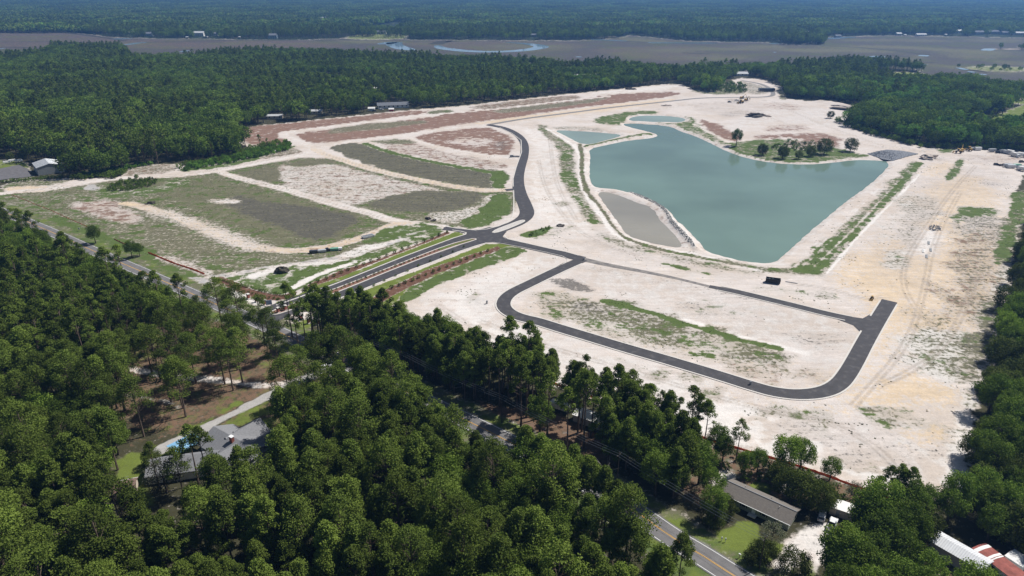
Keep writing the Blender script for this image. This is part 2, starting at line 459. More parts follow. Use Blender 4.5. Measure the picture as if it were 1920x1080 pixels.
# --- dirt roads over the fields
SANDY = {'white': .4, 'yellow': .12}
line([(-80,375),(33,357),(100,353),(167,341),(227,331),(333,330),(400,321),(467,308),(533,296),(575,286),(590,279)], 9, SANDY)
line([(590,279),(572,268),(550,260),(528,253),(545,246),(567,243),(640,235),(740,222),(800,215),(940,203),(1073,187),(1140,180)], 8, SANDY)
line([(590,279),(640,267),(700,260),(757,253),(840,240),(907,234)], 8, SANDY)
line([(590,279),(610,290),(640,298),(673,310),(740,327),(840,347),(907,356),(965,356)], 9.5, {'yellow': .5, 'white': .2})
line([(750,254),(775,261),(807,271),(873,284),(940,294),(980,296)], 6, SANDY)
line([(410,320),(440,331),(500,345),(533,353),(600,374),(640,386),(690,397),(730,412),(780,418),(830,426)], 8.5, SANDY)
line([(760,418),(735,420),(707,434),(660,450),(620,462),(575,468),(510,470),(450,456),(367,420),(317,400),(240,380)], 8, {'yellow': .5, 'white': .15, 'brown': .1})
line([(300,398),(367,418),(430,445),(480,462)], 16, {'white': .3, 'yellow': .3, 'olive': .25}, soft=4, strength=.7)
line([(700,438),(650,456),(600,466),(540,471)], 4.5, {'brown': .35, 'yellow': .6}, soft=1)
line([(230,380),(250,384)], 5, {'yellow': 1})
line([(333,531),(400,520),(500,503),(600,488),(640,480),(700,463),(745,450),(790,432)], 6.5, {'white': .55, 'gravel': .5})
line([(475,516),(520,504),(600,492),(660,486)], 6, {'white': .7, 'olive': .15})
line([(540,545),(580,520),(640,500),(700,478),(730,466)], 7, {'white': .8, 'grass': .1, 'olive': .15})
area([(322,527),(345,522),(395,520),(420,530),(405,545),(370,545),(350,548),(335,536)], {'gravel': .7, 'white': .4}, soft=1.5)
area([(165,345),(178,345),(182,355),(150,352)], {'gravel': 1.0}, soft=1.5)

# --- both sides of the boulevard
area([(395,520),(430,518),(520,500),(640,488),(760,452),(815,425),(835,430),(830,438),(640,505),(577,533),(555,548),(520,556),(440,540)], {'grass': .72, 'olive': .15, 'white': .4}, soft=1.5)
area([(705,430),(750,420),(800,418),(822,424),(810,434),(760,446),(700,455)], {'grass': .75, 'olive': .2, 'white': .4}, soft=2)
line([(475,516),(500,508),(520,500)], 5, {'white': .7})
line([(548,540),(580,520),(620,505),(665,490)], 4, {'white': .9, 'grass': .1})
area([(640,470),(700,455),(740,455),(690,470),(650,482)], {'white': .8, 'olive': .2}, soft=2)
MUL = {'mulch': 1.0}
LAWN = {'lawn': 1.0}
area([(560,552),(577,541),(640,518),(845,438),(853,434),(866,437),(872,440),(640,527),(560,556),(520,573),(505,577),(520,566)], LAWN, soft=.5, wob=.1, sm=0)
area([(577,533),(640,505),(720,481),(790,455),(838,433),(846,437),(790,458),(640,518),(577,541)], MUL, soft=.6, wob=.15, sm=0)
area([(396,518),(418,518),(470,540),(525,553),(560,545),(548,558),(520,564),(480,560),(430,538),(398,527)], MUL, soft=.6, wob=.15, sm=0)
area([(913,457),(948,456),(975,463),(968,468),(907,497),(840,523),(780,553),(690,590),(600,600),(580,590),(653,556)], LAWN, soft=.5, wob=.1, sm=0)
area([(723,542),(800,505),(873,480),(933,462),(940,467),(873,492),(815,514),(760,540),(700,575),(650,585)], MUL, soft=.6, wob=.15, sm=0)
area([(940,467),(952,462),(985,466),(985,472),(907,500),(840,526),(783,556),(740,570),(755,543),(815,515),(873,493)], {'grass': .85, 'olive': .3}, soft=1.8, wob=.5)
area([(417,545),(450,550),(500,575),(520,575),(500,585),(465,592),(440,582),(420,562)], {'white': .95}, soft=1.5)
area([(395,533),(410,532),(430,548),(418,556),(400,545)], {'grass': .6, 'olive': .3}, soft=1.5)
area([(510,612),(530,600),(560,590),(580,585),(575,600),(550,612),(520,618)], {'white': .6, 'yellow': .2}, soft=1.5)
area([(545,603),(600,590),(640,585),(640,598),(590,610),(550,618)], {'lawn': .8, 'brown': .3}, soft=2)

# --- between the loops
area([(992,445),(1000,436),(1030,425),(1060,420),(1075,430),(1040,440),(1010,446)], {'grass': .2, 'olive': .2}, soft=4)
area([(968,440),(1000,430),(1020,424),(1033,423),(1033,432),(1005,441),(985,446)], {'grass': .85, 'olive': .5}, soft=1.2, wob=.4)
line([(1133,563),(1160,568),(1200,580),(1257,597),(1320,616),(1380,634),(1460,652)], 4.2, {'grass': .95, 'olive': .3}, soft=1.2)
line([(1280,597),(1340,614),(1400,634),(1470,650),(1510,660)], 4, {'white': 1.0})
area([(1000,548),(1060,548),(1130,575),(1250,605),(1380,650),(1480,668),(1490,690),(1380,682),(1250,662),(1150,635),(1060,600),(1010,580)], {'olive': .52, 'grass': .22, 'yellow': .2}, soft=5, wob=2)
area([(1133,560),(1210,575),(1400,638),(1500,662),(1490,685),(1380,676),(1240,640),(1150,610),(1080,590)], {'olive': .62, 'grass': .25, 'dark': .12}, soft=5, wob=2)
area([(1240,596),(1400,640),(1455,655),(1380,656),(1290,640),(1240,622)], {'olive': .75, 'grass': .36}, soft=5, wob=3)
line([(1133,563),(1160,568),(1200,580),(1257,597),(1320,616),(1380,634),(1460,652)], 4.2, {'grass': .95, 'olive': .3}, soft=1.2)
area([(1350,670),(1500,690),(1540,700),(1470,715),(1370,700)], {'olive': .4, 'brown': .2, 'yellow': .2}, soft=5, wob=2)
area([(1000,548),(1030,540),(1043,548),(1040,565),(1010,566)], {'grass': .55, 'olive': .2}, soft=3, wob=1)
area([(1020,578),(1058,577),(1060,590),(1030,592)], {'grass': .5, 'olive': .3}, soft=3, wob=1)
area([(1100,600),(1170,600),(1180,622),(1120,620)], {'grass': .5, 'olive': .2}, soft=3, wob=1)
area([(1260,610),(1380,640),(1360,668),(1280,655)], {'grass': .42, 'olive': .35}, soft=3, wob=1)
area([(1280,650),(1350,660),(1340,680),(1290,670)], {'grass': .45}, soft=3, wob=1)
area([(1030,524),(1057,520),(1110,542),(1103,548),(1060,541),(1035,530)], {'dark': .8}, soft=2.5, wob=1)
area([(1070,565),(1133,570),(1133,583),(1080,577)], {'dark': .4, 'olive': .5}, soft=4, wob=1)
area([(1470,620),(1560,620),(1560,645),(1500,640)], {'dark': .35, 'olive': .1}, soft=8, wob=2)
area([(1280,565),(1380,575),(1390,590),(1290,585)], {'dark': .22, 'grass': .2}, soft=8, wob=2)
line([(1245,493),(1285,504),(1330,512)], 4, {'grass': .6}, soft=1.5)
line([(1420,540),(1460,540),(1510,548)], 5, {'grass': .4, 'olive': .1}, soft=2)
area([(1150,668),(1190,680),(1210,695),(1170,688)], {'grass': .4}, soft=2)
for (a, b, r_) in ((1290,705,3),(1340,742,3),(1436,773,6),(1515,790,6),(1530,795,5),(1600,800,2),(1680,775,8),(1720,795,5),(1770,815,3),(1627,872,2.5),(1545,553,3),(1240,705,3),(895,552,2),(1063,380,4)):
    cx, cy = G(a, b)
    area([(cx - r_ * 1.5, cy - r_), (cx + r_ * 1.5, cy - r_ * .8), (cx + r_ * 1.2, cy + r_), (cx - r_, cy + r_ * .8)], {'grass': .34, 'olive': .4}, soft=3, wob=2, world=True)
for (a, b, r_, t) in ((1740,590,10,{'dark':.2,'yellow':.4}),(1700,840,14,{'dark':.2,'white':.3}),(1600,850,12,{'dark':.22}),(1370,770,10,{'white':.9}),(1730,810,7,{'yellow':.8}),(1480,800,10,{'dark':.18})):
    cx, cy = G(a, b)
    area([(cx - r_, cy - r_ * .6), (cx + r_, cy - r_ * .5), (cx + r_, cy + r_ * .6), (cx - r_, cy + r_ * .5)], t, soft=6, wob=2, world=True)

# --- pond surroundings
area([(1000,234),(1023,233),(1033,247),(1070,267),(1077,283),(1077,320),(1087,353),(1097,360),(1123,410),(1137,423),(1100,413),(1077,377),(1060,350),(1048,320),(1050,277)], {'olive': .6, 'grass': .35}, soft=2, wob=.6)
area([(1050,280),(1075,280),(1076,295),(1052,300)], {'grass': .6, 'olive': .4}, soft=3)
area([(1050,318),(1076,320),(1085,350),(1062,350)], {'grass': .7, 'olive': .3}, soft=2)
area([(1095,403),(1112,400),(1123,415),(1118,422),(1100,412)], {'grass': .8}, soft=2)
area([(1067,362),(1085,361),(1100,385),(1085,388)], {'grass': .6}, soft=2)
line([(1024,240),(1040,250),(1070,268),(1088,285),(1096,320),(1092,345),(1110,375),(1133,410),(1150,440),(1190,456),(1280,472),(1380,493),(1440,509)], 3.5, {'white': 1.0})
line([(1078,270),(1087,293),(1086,320),(1090,350),(1106,380),(1125,405)], 2, {'white': .9})
line([(1087,270),(1092,293),(1090,320),(1100,357),(1107,366),(1130,390),(1153,425),(1173,445),(1207,459),(1280,476),(1380,494),(1440,505),(1480,502)], 3.4, {'olive': 1.0, 'grass': .3}, soft=.8)
area([(1130,430),(1150,445),(1200,462),(1290,482),(1380,502),(1440,512),(1380,510),(1280,488),(1200,470),(1130,447),(1105,425)], {'olive': .45, 'grass': .2}, soft=3)
area([(1103,224),(1140,215),(1193,207),(1235,208),(1230,213),(1187,217),(1165,229),(1170,234),(1140,234)], {'grass': .8, 'olive': .3}, soft=3)
area([(1033,236),(1120,238),(1160,250),(1120,246),(1040,242)], {'olive': .4, 'white': .4, 'brown': .1}, soft=2.5)
line([(1188,229),(1230,231),(1283,232)], 6, {'grass': .9, 'olive': .4}, soft=1.5)
line([(1101,274),(1137,265),(1175,257),(1210,250),(1228,252)], 7, {'grass': .9, 'olive': .5}, soft=1.5)
area([(1280,217),(1300,219),(1308,234),(1340,252),(1366,267),(1370,280),(1325,258),(1300,248),(1280,242),(1262,234)], {'grass': .6, 'olive': .4}, soft=3)
line([(1301,232),(1320,243),(1345,255),(1365,266)], 3, {'white': .6, 'yellow': .4})
area([(1360,281),(1375,266),(1407,262),(1450,260),(1493,260),(1533,268),(1580,278),(1613,288),(1640,291),(1605,297),(1563,302),(1513,306),(1447,303),(1397,293)], {'grass': .65, 'olive': .6}, soft=2)
area([(1470,264),(1500,261),(1537,265),(1545,276),(1500,280),(1475,274)], {'dark': .35, 'brown': .5, 'olive': .3}, soft=4)
area([(1280,476),(1380,494),(1447,508),(1533,517),(1547,513),(1563,493),(1613,433),(1650,390),(1687,360),(1710,330),(1732,306),(1713,300),(1690,320),(1640,370),(1590,415),(1573,427),(1513,480),(1480,500),(1440,502),(1380,490)], {'grass': .45, 'olive': .62}, soft=2.5)
area([(1480,500),(1513,480),(1573,430),(1595,440),(1560,492),(1546,513),(1530,516)], {'grass': .85, 'olive': .3}, soft=3)
line([(1725,305),(1705,325),(1670,365),(1630,408),(1590,450)], 5, {'grass': .85, 'olive': .3})
line([(1550,512),(1566,492),(1620,430),(1690,362),(1728,322)], 1.6, {'white': 1.0}, soft=.8)
area([(1797,296),(1813,294),(1799,318),(1783,339),(1769,335),(1785,312)], {'grass': .85, 'olive': .4}, soft=1.5, wob=.5)
area([(1753,278),(1790,277),(1785,286),(1765,286)], {'grass': .7, 'olive': .5}, soft=2)
line([(1756,277),(1730,282)], 3, {'gravel': 1})
area([(1730,310),(1790,300),(1770,330),(1720,330)], {'yellow': .5}, soft=6)
area([(1735,300),(1750,290),(1770,295),(1750,303)], {'dark': .35}, soft=3)
area([(1830,340),(1880,338),(1890,348),(1840,348)], {'dark': .35}, soft=4)
area([(1800,288),(1920,292),(1960,300),(1860,306),(1810,300)], {'brown': .18, 'dark': .1}, soft=6)

# --- the long bare strip on the right
area([(1898,360),(1925,355),(1922,400),(1915,427),(1897,490),(1880,497),(1857,493),(1868,443),(1890,393)], {'grass': .75, 'olive': .7}, soft=2)
area([(1813,384),(1845,387),(1880,392),(1878,403),(1827,407),(1800,420),(1783,410),(1793,387)], {'grass': .8, 'olive': .4}, soft=2.5)
area([(1805,405),(1880,403),(1867,460),(1830,460),(1785,425)], {'olive': .42, 'dark': .25}, soft=5, wob=2)
area([(1680,363),(1770,368),(1750,415),(1700,418),(1670,390)], {'olive': .38, 'white': .4}, soft=7, wob=2)
area([(1663,470),(1700,462),(1705,505),(1665,500)], {'olive': .35, 'grass': .15, 'white': .5}, soft=6, wob=2)
area([(1700,430),(1770,425),(1765,480),(1720,490)], {'white': .75, 'dark': .12}, soft=8, wob=2)
area([(1660,400),(1705,395),(1685,440),(1640,455)], {'olive': .22, 'white': .4}, soft=6, wob=2)
area([(1800,487),(1862,487),(1857,540),(1810,530)], {'olive': .4, 'dark': .3, 'yellow': .4}, soft=6, wob=2)
area([(1700,585),(1800,600),(1800,625),(1720,622)], {'olive': .3, 'yellow': .7}, soft=8, wob=2)
area([(1690,625),(1820,615),(1840,640),(1830,715),(1790,720),(1740,690),(1690,665)], {'olive': .46, 'grass': .15, 'white': .85}, soft=5, wob=2)
area([(1872,495),(1897,490),(1890,530),(1872,573),(1852,627),(1852,693),(1833,722),(1833,770),(1800,760),(1825,690),(1835,620),(1855,560)], {'olive': .48, 'dark': .1, 'white': .9}, soft=3)
area([(1800,760),(1833,770),(1818,820),(1806,853),(1806,910),(1770,935),(1785,860),(1795,800)], {'white': .9, 'olive': .2}, soft=4)

# --- private land below the site
OFFSITE = True
area([(1780,960),(1690,950),(1657,932),(1597,912),(1513,881),(1447,861),(1417,852),(1300,815),(1300,860),(1360,900),(1420,925),(1500,960),(1560,960),(1640,960),(1700,1000)], {'litter': .55, 'olive': .5, 'white': .2}, soft=3)
area([(1290,870),(1360,885),(1380,930),(1330,960),(1240,930)], {'litter': .5, 'olive': .6, 'grass': .1}, soft=4)
area([(1410,905),(1450,910),(1440,925),(1415,918)], {'lawn': .9}, soft=1.5)
area([(1465,930),(1480,905),(1500,925),(1490,950)], {'white': .7, 'dark': .2, 'floor': 0}, soft=2)
area([(1330,1005),(1371,980),(1387,970),(1418,984),(1430,1010),(1470,1020),(1478,1035),(1440,1060),(1420,1068),(1390,1052)], {'lawn': 1.0}, soft=1.5, wob=.5)
line([(1270,980),(1330,1020),(1400,1066),(1470,1110)], 4, {'lawn': .4, 'gravel': .5}, only=('floor',))
area([(1480,1005),(1510,985),(1560,975),(1570,1003),(1556,1029),(1532,1058),(1520,1075),(1505,1050),(1470,1080),(1432,1075),(1425,1066),(1460,1045)], {'white': .7, 'dark': .08, 'floor': 0}, soft=1.5, wob=.5)
area([(1500,1050),(1525,1055),(1530,1090),(1480,1100),(1500,1070)], {'lawn': .5, 'olive': .4}, soft=1.5)
area([(1340,920),(1365,900),(1380,890),(1370,880),(1340,890),(1325,910)], {'white': .5, 'olive': .3, 'floor': .2}, soft=2)
area([(1600,945),(1680,960),(1720,1000),(1640,1000)], {'litter': .6, 'olive': .3}, soft=3)
area([(1740,1040),(1800,1060),(1850,1050),(1880,1120),(1740,1120),(1700,1080)], {'litter': .7, 'white': .35}, soft=3)
# clearing with tall pines and the house clearing
area([(225,625),(330,608),(420,598),(470,612),(520,655),(580,690),(650,712),(655,760),(620,800),(540,835),(440,830),(330,800),(240,835),(205,800),(205,700)], {'litter': .62, 'olive': .3, 'lawn': .2}, soft=4, wob=2)
area([(225,632),(330,615),(400,630),(360,660),(260,655)], {'litter': .5, 'lawn': .4}, soft=4)
area([(520,745),(620,725),(650,745),(600,790),(540,790)], {'litter': 1.0, 'mulch': .45}, soft=4, wob=2)
line([(245,690),(330,705),(420,712),(500,725),(560,712),(640,690)], 4, {'white': .5, 'litter': .3, 'floor': .1})
line([(225,735),(290,745),(340,760)], 3.5, {'white': .4, 'litter': .4})
area([(228,850),(300,838),(335,850),(330,870),(285,880),(280,915),(310,950),(260,960),(232,930),(222,890)], {'lawn': .85, 'olive': .3}, soft=2)
area([(390,790),(470,745),(510,760),(530,800),(520,850),(490,880),(500,830),(430,790)], {'lawn': .6, 'litter': .4}, soft=2)
area([(335,808),(400,770),(460,745),(430,772),(370,808),(345,820)], {'lawn': .9}, soft=1.5)
line([(305,838),(330,825),(370,805),(430,776),(500,742),(560,712),(620,690),(680,660)], 4.5, {'gravel': .9, 'white': .3}, soft=.8)
area([(370,800),(400,792),(415,812),(390,822)], {'gravel': .7, 'white': .6}, soft=1)
area([(855,755),(960,795),(1010,830),(1140,880),(1160,860),(1100,800),(1000,770),(930,760)], {'litter': .75, 'brown': .3, 'white': .1}, soft=3, wob=2)
area([(935,800),(960,790),(985,800),(960,815)], {'white': .6, 'gravel': .3, 'floor': 0}, soft=1.5)
# verges of the highway
for off in (6.5, -6.5):
    pl = []
    for i, p in enumerate(HWY):
        q = HWY[min(i + 1, len(HWY) - 1)]; o = HWY[max(i - 1, 0)]
        dx, dy = q[0] - o[0], q[1] - o[1]
        L = math.hypot(dx, dy)
        pl.append((p[0] - dy / L * off, p[1] + dx / L * off))
    line(pl, 6, {'lawn': .35, 'olive': .85, 'grass': .5, 'floor': .6}, world=True, sm=0, strength=1, soft=2)
OFFSITE = False
area([(0,318),(50,310),(58,318),(60,333),(40,336),(0,340)], {'olive': .5, 'gravel': .0, 'grass': .4}, soft=1)
area([(-200,300),(0,298),(50,302),(56,312),(0,322),(-200,325)], {'lawn': .8, 'olive': .3}, soft=2)

area([(1790,425),(1872,430),(1868,560),(1845,620),(1790,600),(1770,520)], {'olive': .36, 'brown': .3, 'dark': .15, 'yellow': .5}, soft=9, wob=3, only=('mud','white','floor'))
area([(1840,600),(1862,560),(1868,600),(1850,700),(1815,720),(1800,690)], {'olive': .72, 'dark': .3, 'grass': .2}, soft=5, wob=2)
area([(1680,430),(1720,380),(1760,370),(1740,430),(1700,470)], {'olive': .34, 'mud': .4}, soft=6, wob=2)
for k, (a, b, t) in enumerate((((1490,498),(1655,345),.9), ((1505,498),(1668,342),.55), ((1525,500),(1685,338),.9), ((1545,497),(1700,335),.5), ((1500,480),(1640,355),.6))):
    line([a, ((a[0] + b[0]) / 2 + 4, (a[1] + b[1]) / 2 + 2), b], .9, {'white': .8, 'brown': .2}, soft=.9, strength=t * .8)
for pl in ([(900,83),(1100,86),(1080,92),(920,90)], [(1180,92),(1400,88),(1460,93),(1250,101)], [(1250,104),(1420,106),(1400,113),(1280,112)], [(1640,110),(1720,112),(1780,122),(1720,124)], [(1760,98),(1880,104),(1860,112),(1770,108)], [(1850,112),(1925,116),(1925,124),(1870,120)], [(1560,74),(1700,72),(1760,76),(1600,79)],
           [(1120,70),(1160,68),(1290,79),(1200,81)], [(1800,72),(1925,73),(1925,80),(1820,79)], [(1690,104),(1745,105),(1740,110),(1700,110)]):
    area(pl, {'marsh': 1, 'olive': .5, 'grass': .1}, soft=30, wob=6)
for pl in ([(1300,94),(1500,97),(1480,104),(1320,101)], [(1560,96),(1700,104),(1640,110),(1560,106)], [(1780,84),(1925,85),(1925,92),(1800,91)], [(1000,100),(1120,99),(1100,106),(1040,108)], [(1740,112),(1850,114),(1830,124),(1760,120)]):
    area(pl, {'marsh': 1, 'dark': .5}, soft=30, wob=6)
# sand blown over the faded road, wheel ruts
for pl in ([(1093,500),(1200,516),(1300,535),(1400,560)],):
    line(pl, 5, {'dark': .35, 'white': .3}, soft=2, strength=.6)

def ruts(px, wdt=.55, n=2, gap=2.0, s=.9, tgt=None):
    pts = chaikin(P(px), 2, False)
    for k in range(n):
        off = (k - (n - 1) / 2) * gap
        pl = []
        for i, p in enumerate(pts):
            q = pts[min(i + 1, len(pts) - 1)]; o = pts[max(i - 1, 0)]
            dx, dy = q[0] - o[0], q[1] - o[1]
            L = math.hypot(dx, dy) + 1e-9
            pl.append((p[0] - dy / L * off, p[1] + dx / L * off))
        idx = box_sel(pl, 3)
        d = dist_line(GX[idx], GY[idx], pl)
        W['rut'][idx] = np.maximum(W['rut'][idx], s * (1 - sstep(wdt * .5, wdt * .5 + .7, d)))
for px in ([(1760,620),(1700,560),(1690,500),(1740,420),(1790,350),(1830,310)], [(1600,760),(1700,650),(1730,560),(1750,450),(1800,360)],
           [(1300,200),(1400,205),(1470,230),(1540,250),(1640,275),(1740,285)], [(1450,190),(1500,215),(1560,240),(1650,270)],
           [(1480,530),(1560,540),(1620,560),(1655,556)], [(900,600),(1000,640),(1200,700),(1400,760),(1600,800)], [(820,570),(900,620),(1000,660)],
           [(333,529),(420,516),(520,500),(640,480)], [(575,285),(450,309),(333,330),(170,342),(40,358)], [(600,285),(700,318),(800,341),(900,356)],
           [(440,331),(533,353),(640,386),(720,408)], [(1010,300),(1020,350),(1060,410),(1110,450),(1200,480)], [(1030,250),(1035,300),(1045,350),(1080,410)],
           [(1150,220),(1280,195),(1440,188)], [(1650,720),(1700,700),(1760,660),(1800,600),(1830,520)], [(1550,790),(1640,830),(1700,900)]):
    ruts(px)
for k in range(9):   # graded strips between the main road and the pond
    x0 = 1000 + k * 3
    a = 255 + k * 12
    ruts([(x0 - 4, a), (x0 + 30, a + 2)], n=1, s=.28, wdt=.8)

# ------------------------------------------------------------------ relief
GZ = np.zeros(N)
near_road = np.full(N, 1e9)
near = (GY < 1100) & (GY > 60)
ni = np.nonzero(near)[0]
for ln, wd in ROADLINES:
    idx = ni[(GX[ni] > min(p[0] for p in ln) - 20) & (GX[ni] < max(p[0] for p in ln) + 20) & (GY[ni] > min(p[1] for p in ln) - 20) & (GY[ni] < max(p[1] for p in ln) + 20)]
    near_road[idx] = np.minimum(near_road[idx], dist_line(GX[idx], GY[idx], ln) - wd)
rel = (vnoise(GX, GY, 14, 5) * .5 + vnoise(GX, GY, 5, 6) * .25 + vnoise(GX, GY, 40, 7) * .8)
GZ -= rel * .45 * sstep(2, 14, near_road) * (GY < 1400) + 0.10 * sstep(-2, 1.5, -near_road) * 0
GZ -= 0.05
idx = ni
DP = np.full(N, 1e9)
for pl in PONDS:
    ii = box_sel(pl, 14)
    DP[ii] = np.minimum(DP[ii], sdf_poly(GX[ii], GY[ii], pl) + (vnoise(GX[ii], GY[ii], 4, 9) - .5) * 0.9)
bank = DP < 12
zb = WZ + np.clip(DP, -3, 20) * 0.26
m = sstep(6, 3.0, DP)
GZ = np.where(bank, np.minimum(GZ, zb), GZ)
damp = np.nonzero(DP < 2.4)[0]
W['damp'][damp] = sstep(2.4, 0.2, DP[damp])
W['mulch'][damp] = np.maximum(W['mulch'][damp] * 0, .0)
for pl in PONDS:      # strip of bare sand on the bank
    ii = box_sel(pl, 10)
    d = sdf_poly(GX[ii], GY[ii], pl) + WOB[ii] * .4
    mm = (1 - sstep(3.0, 5.0, d)) * .85
    apply(ii, mm, {'white': .5, 'brown': .12, 'damp': 0}, ('white','yellow','brown','olive','grass','floor'))
ii = damp
W['grass'][ii] *= .3

def berm(px, h, wdt, world=False, z=0.0):
    pts = chaikin(px if world else P(px, z), 2, False)
    ii = box_sel(pts, wdt * 2)
    d = dist_line(GX[ii], GY[ii], pts)
    b = h * (1 - sstep(0, wdt, d))
    GZ[ii] = np.maximum(GZ[ii], GZ[ii] + b)
berm([(1183,357),(1223,374),(1250,393),(1258,413),(1283,438),(1298,455),(1305,466)], 1.0, 3.2)
berm([(1101,274),(1137,266),(1175,258),(1205,252)], .8, 4)
berm([(1188,229),(1230,231),(1275,232)], .8, 4)
berm([(1000,262),(1080,380)], -.0, 2)
berm([(1150,443),(1207,459),(1280,475),(1380,494),(1440,506)], -.5, 4)
line([(1183,357),(1223,374),(1250,393),(1258,413),(1283,438),(1298,455),(1303,463)], 3.4, {'gravel': .7, 'white': .9}, soft=.8)
berm([(1540,190),(1575,195),(1600,203),(1625,212)], 2.2, 12)
berm([(1410,215),(1425,220),(1440,219)], 1.6, 6)
berm([(1385,160),(1360,160)], 1.0, 12)
berm([(1735,296),(1745,298)], 1.6, 6)
berm([(1700,275),(1712,278),(1722,281)], 1.4, 5)

GV = np.stack([GX, GY, GZ], 1)
nr, nc = len(DR), len(CC)
ii = np.arange(nr * nc).reshape(nr, nc)
faces = np.stack([ii[:-1, :-1].ravel(), ii[:-1, 1:].ravel(), ii[1:, 1:].ravel(), ii[1:, :-1].ravel()], 1)

# --- ground material
COVER = {   # colour of each cover, linear
    'white': (0.70, 0.665, 0.63), 'yellow': (0.58, 0.45, 0.30), 'brown': (0.215, 0.135, 0.102), 'dark': (0.085, 0.08, 0.072),
    'olive': (0.142, 0.135, 0.085), 'grass': (0.086, 0.122, 0.036), 'gravel': (0.38, 0.365, 0.35), 'litter': (0.165, 0.105, 0.07),
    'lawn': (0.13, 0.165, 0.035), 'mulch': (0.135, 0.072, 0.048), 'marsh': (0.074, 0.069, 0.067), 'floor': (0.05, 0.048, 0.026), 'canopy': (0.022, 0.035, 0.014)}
gm, nt, bs = newmat('ground_cover')
L = nt.links.new
geo = nt.nodes.new('ShaderNodeNewGeometry')
def noise(scale, detail, rough=.6, vec=None, dist=0.0):
    n = nt.nodes.new('ShaderNodeTexNoise')
    n.inputs['Scale'].default_value = scale
    n.inputs['Detail'].default_value = detail
    n.inputs['Roughness'].default_value = rough
    n.inputs['Distortion'].default_value = dist
    L(vec or geo.outputs['Position'], n.inputs['Vector'])
    return n
def math_(op, a, b=None, c=None, clamp=False):
    n = nt.nodes.new('ShaderNodeMath'); n.operation = op; n.use_clamp = clamp
    for k, x in enumerate((a, b, c)):
        if x is None: continue
        if isinstance(x, (int, float)): n.inputs[k].default_value = x
        else: L(x, n.inputs[k])
    return n.outputs[0]
def maprange(x, a, b, c, d, smooth=False):
    n = nt.nodes.new('ShaderNodeMapRange')
    if smooth: n.interpolation_type = 'SMOOTHSTEP'
    L(x, n.inputs['Value'])
    for k, v in zip(('From Min', 'From Max', 'To Min', 'To Max'), (a, b, c, d)):
        n.inputs[k].default_value = v
    return n.outputs[0]
nA = noise(0.55, 7, .68); nB = noise(0.16, 8, .66); nC = noise(1.6, 5, .7)
sA = nt.nodes.new('ShaderNodeSeparateColor'); L(nA.outputs['Color'], sA.inputs[0])
sB = nt.nodes.new('ShaderNodeSeparateColor'); L(nB.outputs['Color'], sB.inputs[0])
mp = nt.nodes.new('ShaderNodeMapping'); mp.inputs['Rotation'].default_value = (0, 0, R(34)); mp.inputs['Scale'].default_value = (0.09, 1.0, 1)
L(geo.outputs['Position'], mp.inputs['Vector'])
nS = noise(0.55, 5, .6, mp.outputs[0], .3)
mp2 = nt.nodes.new('ShaderNodeMapping'); mp2.inputs['Rotation'].default_value = (0, 0, R(-54)); mp2.inputs['Scale'].default_value = (0.08, 1.0, 1)
L(geo.outputs['Position'], mp2.inputs['Vector'])
nS2 = noise(0.5, 5, .6, mp2.outputs[0], .3)
srcs = [sA.outputs[0], sB.outputs[1], sA.outputs[2], sB.outputs[0], sA.outputs[1], sB.outputs[2]]
attrs = []
for k in range(4):
    a = nt.nodes.new('ShaderNodeAttribute'); a.attribute_name = 'cover_%d' % k
    s = nt.nodes.new('ShaderNodeSeparateColor'); L(a.outputs['Color'], s.inputs[0])
    attrs += [s.outputs[0], s.outputs[1], s.outputs[2], a.outputs['Alpha']]
AT = dict(zip(CH, attrs))
